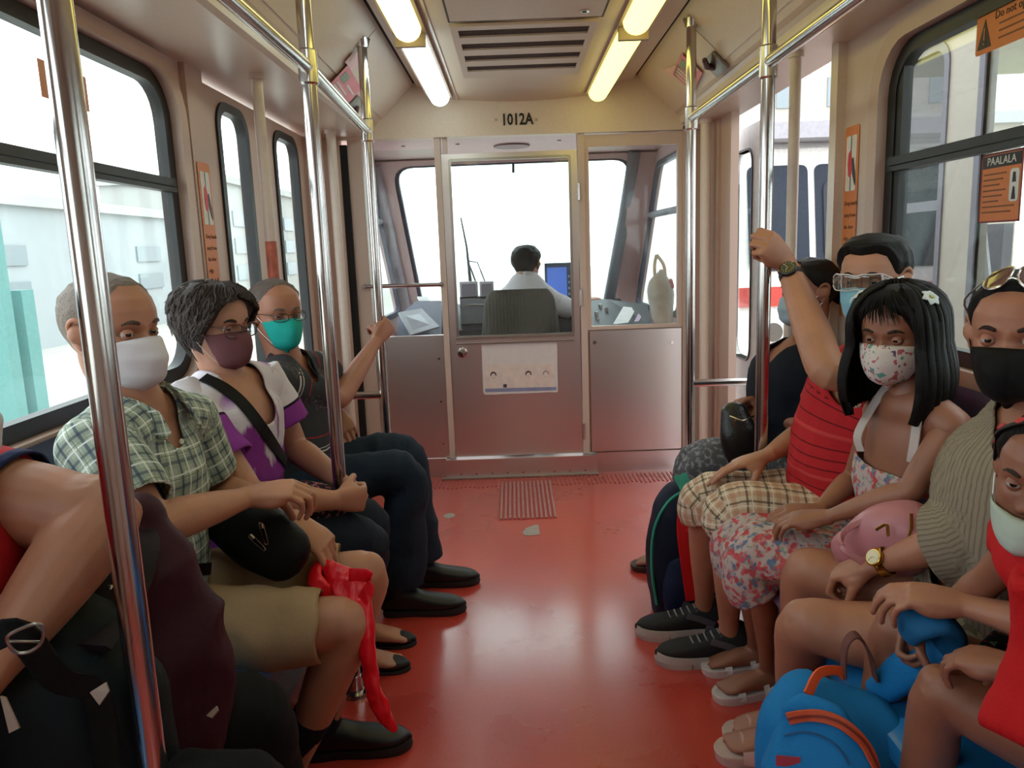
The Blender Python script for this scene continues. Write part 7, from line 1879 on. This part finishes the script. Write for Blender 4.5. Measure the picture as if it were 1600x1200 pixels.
# red plastic bag hanging from his hand
t = thing('plastic_bag', 'thin bright red plastic bag hanging from the hand of the plaid-shirted man', 'bag', at(570, 1000, 1.66))
def redfilm():
    k = NT('red_plastic_film'); b = k.b; b.inputs['Base Color'].default_value = srgb('e01424'); b.inputs['Roughness'].default_value = .3; b.inputs['Transmission Weight'].default_value = 0
    b.inputs['Subsurface Weight'].default_value = .3; b.inputs['Subsurface Radius'].default_value = (.03, .004, .004)
    n = k.node('ShaderNodeTexNoise'); n.inputs['Scale'].default_value = 40; k.link(k.coord(None, (1, 1, .3)), n.inputs['Vector']); bp = k.node('ShaderNodeBump'); bp.inputs['Strength'].default_value = .5; bp.inputs['Distance'].default_value = .01; k.link(n.outputs[0], bp.inputs['Height']); k.link(bp.outputs[0], b.inputs['Normal']); return k.m
RF = redfilm()
blob('bag_body', [row(at(505, 878, 1.70), .012, .012), row(at(530, 905, 1.66), .035, .014), row(at(556, 930, 1.62), .030, .014), row(at(572, 1000, 1.58), .016, .012), row(at(582, 1070, 1.56), .015, .012), row(at(598, 1110, 1.56), .020, .014), row(at(615, 1138, 1.56), .012, .008)], RF, t, side=(1, 0, .3), voxel=.004, wr=.006, wf=24, seed=3, smooth=1)
blob('bag_side', [row(at(500, 880, 1.70), .010, .010), row(at(492, 905, 1.66), .022, .012), row(at(520, 935, 1.64), .020, .010)], RF, t, side=(1, 0, .3), voxel=.004, wr=.005, wf=24, seed=8, smooth=1)
ribbon('handle_loop', [at(545, 898, 1.63), at(578, 902, 1.62), at(572, 930, 1.60), at(560, 945, 1.6)], .03, .002, RF, t, side=(0, .2, 1))
settle(t)
# strap and patterned pouch of the woman in purple
t = thing('shoulder_bag', 'black shoulder strap and small patterned pouch on the lap of the woman in purple', 'bag', at(510, 790, 2.08))
tw_ = bvh([WPD['top']]); band_on('strap', tw_, [(318, 592), (345, 605), (375, 628), (405, 665), (432, 705), (452, 735)], .036, .004, BLK_N, t, .006)
k = Cloth('small_flower_print').base('2c2228').blobs(70, .58, '9a5a62', 2.0, soft=.03).blobs(90, .63, '8a8a8a', 5.0, soft=.03)
blob('pouch', [row(at(470, 775, 2.06), .05, .03), row(at(500, 790, 2.07), .065, .035), row(at(525, 800, 2.08), .05, .03)], k.done(), t, side=(0, 0, 1), voxel=.006, wr=.003)
settle(t)
# black purse held by the far right passenger
t = thing('purse', 'black leather purse held on the lap of the passenger in navy', 'bag', at(1158, 680, 2.55))
LE = mat('black_leather', '131315', .35, var=.1, vs=60, bump=.2)
blob('purse_body', [row(at(1148, 645, 2.56), .045, .03), row(at(1155, 680, 2.54), .065, .04), row(at(1162, 712, 2.54), .06, .04)], LE, t, side=(1, 0, 0), voxel=.006, wr=.003)
obj('zip', TB([at(1140, 650, 2.50), at(1160, 658, 2.49), at(1178, 650, 2.50)], .003, seg=6), SB, t); obj('zip_pull', B(-.004, .004, -.002, .002, -.02, 0, Matrix.Translation(at(1148, 656, 2.485))), SB, t)
settle(t)
# navy backpack with teal piping and red strap on the floor
t = thing('backpack', 'navy backpack with teal piping and a red strap standing on the floor, far right', 'backpack', (.60, 2.62, 0))
NV = plain('navy_nylon', '151c30', .65); TE = mat('teal_piping', '1f9a80', .5)
b0, b1 = at(1052, 930, 2.68), at(1045, 750, 2.62)
rows_ = [row(V((.575, 2.62, .01)), .115, .08), row(V((.570, 2.61, .16)), .130, .095), row(V((.575, 2.60, .33)), .125, .09), row(V((.59, 2.60, .43)), .095, .07), row(V((.60, 2.60, .47)), .05, .04)]
blob('main_compartment', rows_, NV, t, side=(1, .1, 0), wr=.005, seed=12, power=3)
pip = [V((.462, 2.54, .06)), V((.443, 2.53, .20)), V((.452, 2.53, .34)), V((.50, 2.54, .43)), V((.56, 2.55, .47))]
obj('piping', TB([list(p) for p in pip], .005, seg=8, per=4), TE, t, smooth=True)
poly('teal_panel', [at(1052, 745, 2.50), at(1072, 738, 2.50), at(1085, 762, 2.48), at(1066, 772, 2.48)], mat('teal_panel_cloth', '3a9a86', .7), t, .006)
blob('front_pocket', [row(V((.57, 2.53, .03)), .08, .03), row(V((.565, 2.515, .12)), .09, .04), row(V((.57, 2.52, .2)), .08, .03)], plain('navy_pocket', '1b2440', .65), t, side=(1, .1, 0), wr=.004, seed=15)
RS = plain('red_webbing', 'c41c20', .6)
ribbon('red_strap', [at(1068, 790, 2.44), at(1066, 830, 2.42), at(1072, 880, 2.41), at(1080, 938, 2.42)], .036, .006, RS, t, side=(1, 0, 0)); ribbon('red_loop', [at(1070, 800, 2.43), at(1062, 815, 2.44), at(1072, 828, 2.42), at(1085, 826, 2.42)], .014, .006, RS, t, side=(0, .3, 1))
settle(t)
# pink handbag of the woman in the ribbed top
t = thing('handbag', 'soft pink handbag with gold piping on the lap of the woman in the ribbed top', 'bag', at(1380, 850, 1.52))
PK = mat('pink_soft_leather', 'b5747c', .4, var=.06, vs=20); GLD = mat('gold_trim', 'b08c50', .3, metal=.8)
blob('bag_body', [row(at(1335, 855, 1.62), .045, .05), row(at(1380, 845, 1.56), .075, .06), row(at(1430, 835, 1.52), .07, .06), row(at(1460, 835, 1.50), .04, .04)], PK, t, side=(0, 0, 1), voxel=.006, wr=.004, seed=20)
ribbon('handle', [at(1350, 880, 1.50), at(1318, 858, 1.52), at(1316, 835, 1.55), at(1340, 818, 1.56), at(1375, 808, 1.54)], .013, .008, PK, t, side=(0, .6, .8))
for P_ in ([(1424, 802), (1424, 825), (1420, 840)], [(1368, 828), (1385, 820), (1388, 838)]):
    ribbon('gold_piping', [at(x, y, 1.475) for x, y in P_], .007, .003, GLD, t, side=(1, 0, 0))
settle(t)
# blue backpack held by the child
t = thing('backpack', 'bright blue backpack with an orange zip held by the child, lower right', 'backpack', at(1300, 1150, 1.25))
BB = plain('bright_blue_canvas', '1a74b4', .7); OZ = mat('orange_zip_tape', 'c4502e', .6); OZ2 = mat('orange_fabric', 'd8501e', .6)
q = lambda x, y, Y=1.30: at(x, y, Y)
mc = blob('main_compartment', [row(q(1318, 1072, 1.37), .085, .035), row(q(1312, 1100, 1.35), .115, .06), row(q(1308, 1150, 1.32), .140, .075), row(q(1312, 1210, 1.30), .150, .08), row(q(1312, 1330, 1.28), .150, .08)], BB, t, side=(1, -.35, 0), wr=.009, wf=13, seed=30, power=3.0, voxel=.006, cap='flat')
fp = blob('front_pocket', [row(q(1270, 1118, 1.235), .060, .02), row(q(1275, 1165, 1.225), .085, .04), row(q(1280, 1210, 1.215), .095, .045), row(q(1285, 1300, 1.2), .10, .045)], BB, t, side=(1, -.35, 0), wr=.008, wf=17, seed=33, voxel=.005, power=3)
tb = bvh([mc, fp]); zp = [(1232, 1122), (1262, 1116), (1295, 1122), (1325, 1138), (1348, 1162), (1362, 1188), (1370, 1215)]
band_on('zip_tape', tb, zp, .021, .004, OZ, t, .004); band_on('zip_teeth', tb, zp, .004, .003, mat('dark_zip', '7a2a20', .5), t, .0075)
band_on('seam', tb, [(1225, 1150), (1255, 1143), (1285, 1150), (1310, 1168), (1326, 1195)], .003, .002, mat('blue_seam', '0f4a7c', .7), t, .003)
ribbon('grab_loop', [q(1318, 1058, 1.33), q(1320, 1010, 1.33), q(1338, 992, 1.33), q(1358, 1020, 1.33), q(1368, 1062, 1.33)], .022, .005, plain('brown_grab_loop', '6a4440', .7), t, side=(0, 1, .2))
ribbon('orange_loop', [q(1262, 1085, 1.30), q(1280, 1052, 1.32), q(1310, 1048, 1.33), q(1318, 1056, 1.33)], .018, .008, OZ2, t, side=(0, .5, 1))
blob('shoulder_strap', [row(q(1372, 1078, 1.35), .030, .018), row(q(1405, 1052, 1.32), .036, .020), row(q(1440, 1036, 1.29), .034, .018), row(q(1470, 1018, 1.27), .030, .016)], BB, t, side=(.2, .1, 1), voxel=.005, wr=.003, seed=9)
blob('padded_strap_loop', [row(q(1475, 1012, 1.27), .030, .014), row(q(1482, 985, 1.25), .036, .016), row(q(1458, 965, 1.245), .038, .016), row(q(1428, 975, 1.25), .034, .014), row(q(1420, 990, 1.26), .026, .012)], plain('blue_strap_fabric', '1c5c8c', .75), t, side=(.25, -.9, -.3), voxel=.005, wr=.003, seed=10)
ribbon('white_webbing', [q(1432, 1140, 1.2), q(1425, 1180, 1.18), q(1440, 1230, 1.16)], .02, .004, plain('grey_webbing', '8a7f7c', .7), t, side=(1, 0, 0))
bz = basis(q(1212, 1196, 1.205), (1, -.2, 0), (0, 0, 1)); flat('brand_patch', rect(0, .04, 0, .02), 0, mat('red_patch', 'b04050', .6), t, mtx=bz)
settle(t)
# plastic bag hanging in the cab
t = thing('plastic_bag', 'pale translucent carrier bag hanging in the cab at right', 'bag', at(1032, 460, 4.75))
blob('bag_body', [row(at(1034, 425, 4.72), .02, .02), row(at(1032, 445, 4.72), .075, .05), row(at(1034, 475, 4.72), .075, .05), row(at(1036, 500, 4.70), .06, .045)], mat('pale_carrier_film', 'd9cfc8', .5, sss=.3), t, side=(1, 0, 0), voxel=.007, wr=.008, wf=18, seed=6)
for dx in (-8, 8): ribbon('handle', [at(1032+dx, 440, 4.70), at(1030+dx*.9, 415, 4.72), at(1026, 398, 4.74)], .02, .002, mat('pale_carrier_film', 'd9cfc8', .5), t, side=(1, 0, 0))
blob('red_item', [row(at(1048, 438, 4.69), .012, .012), row(at(1050, 448, 4.69), .014, .012)], mat('red_snack', 'c8404c', .5), t, voxel=.004, wr=0)
settle(t)
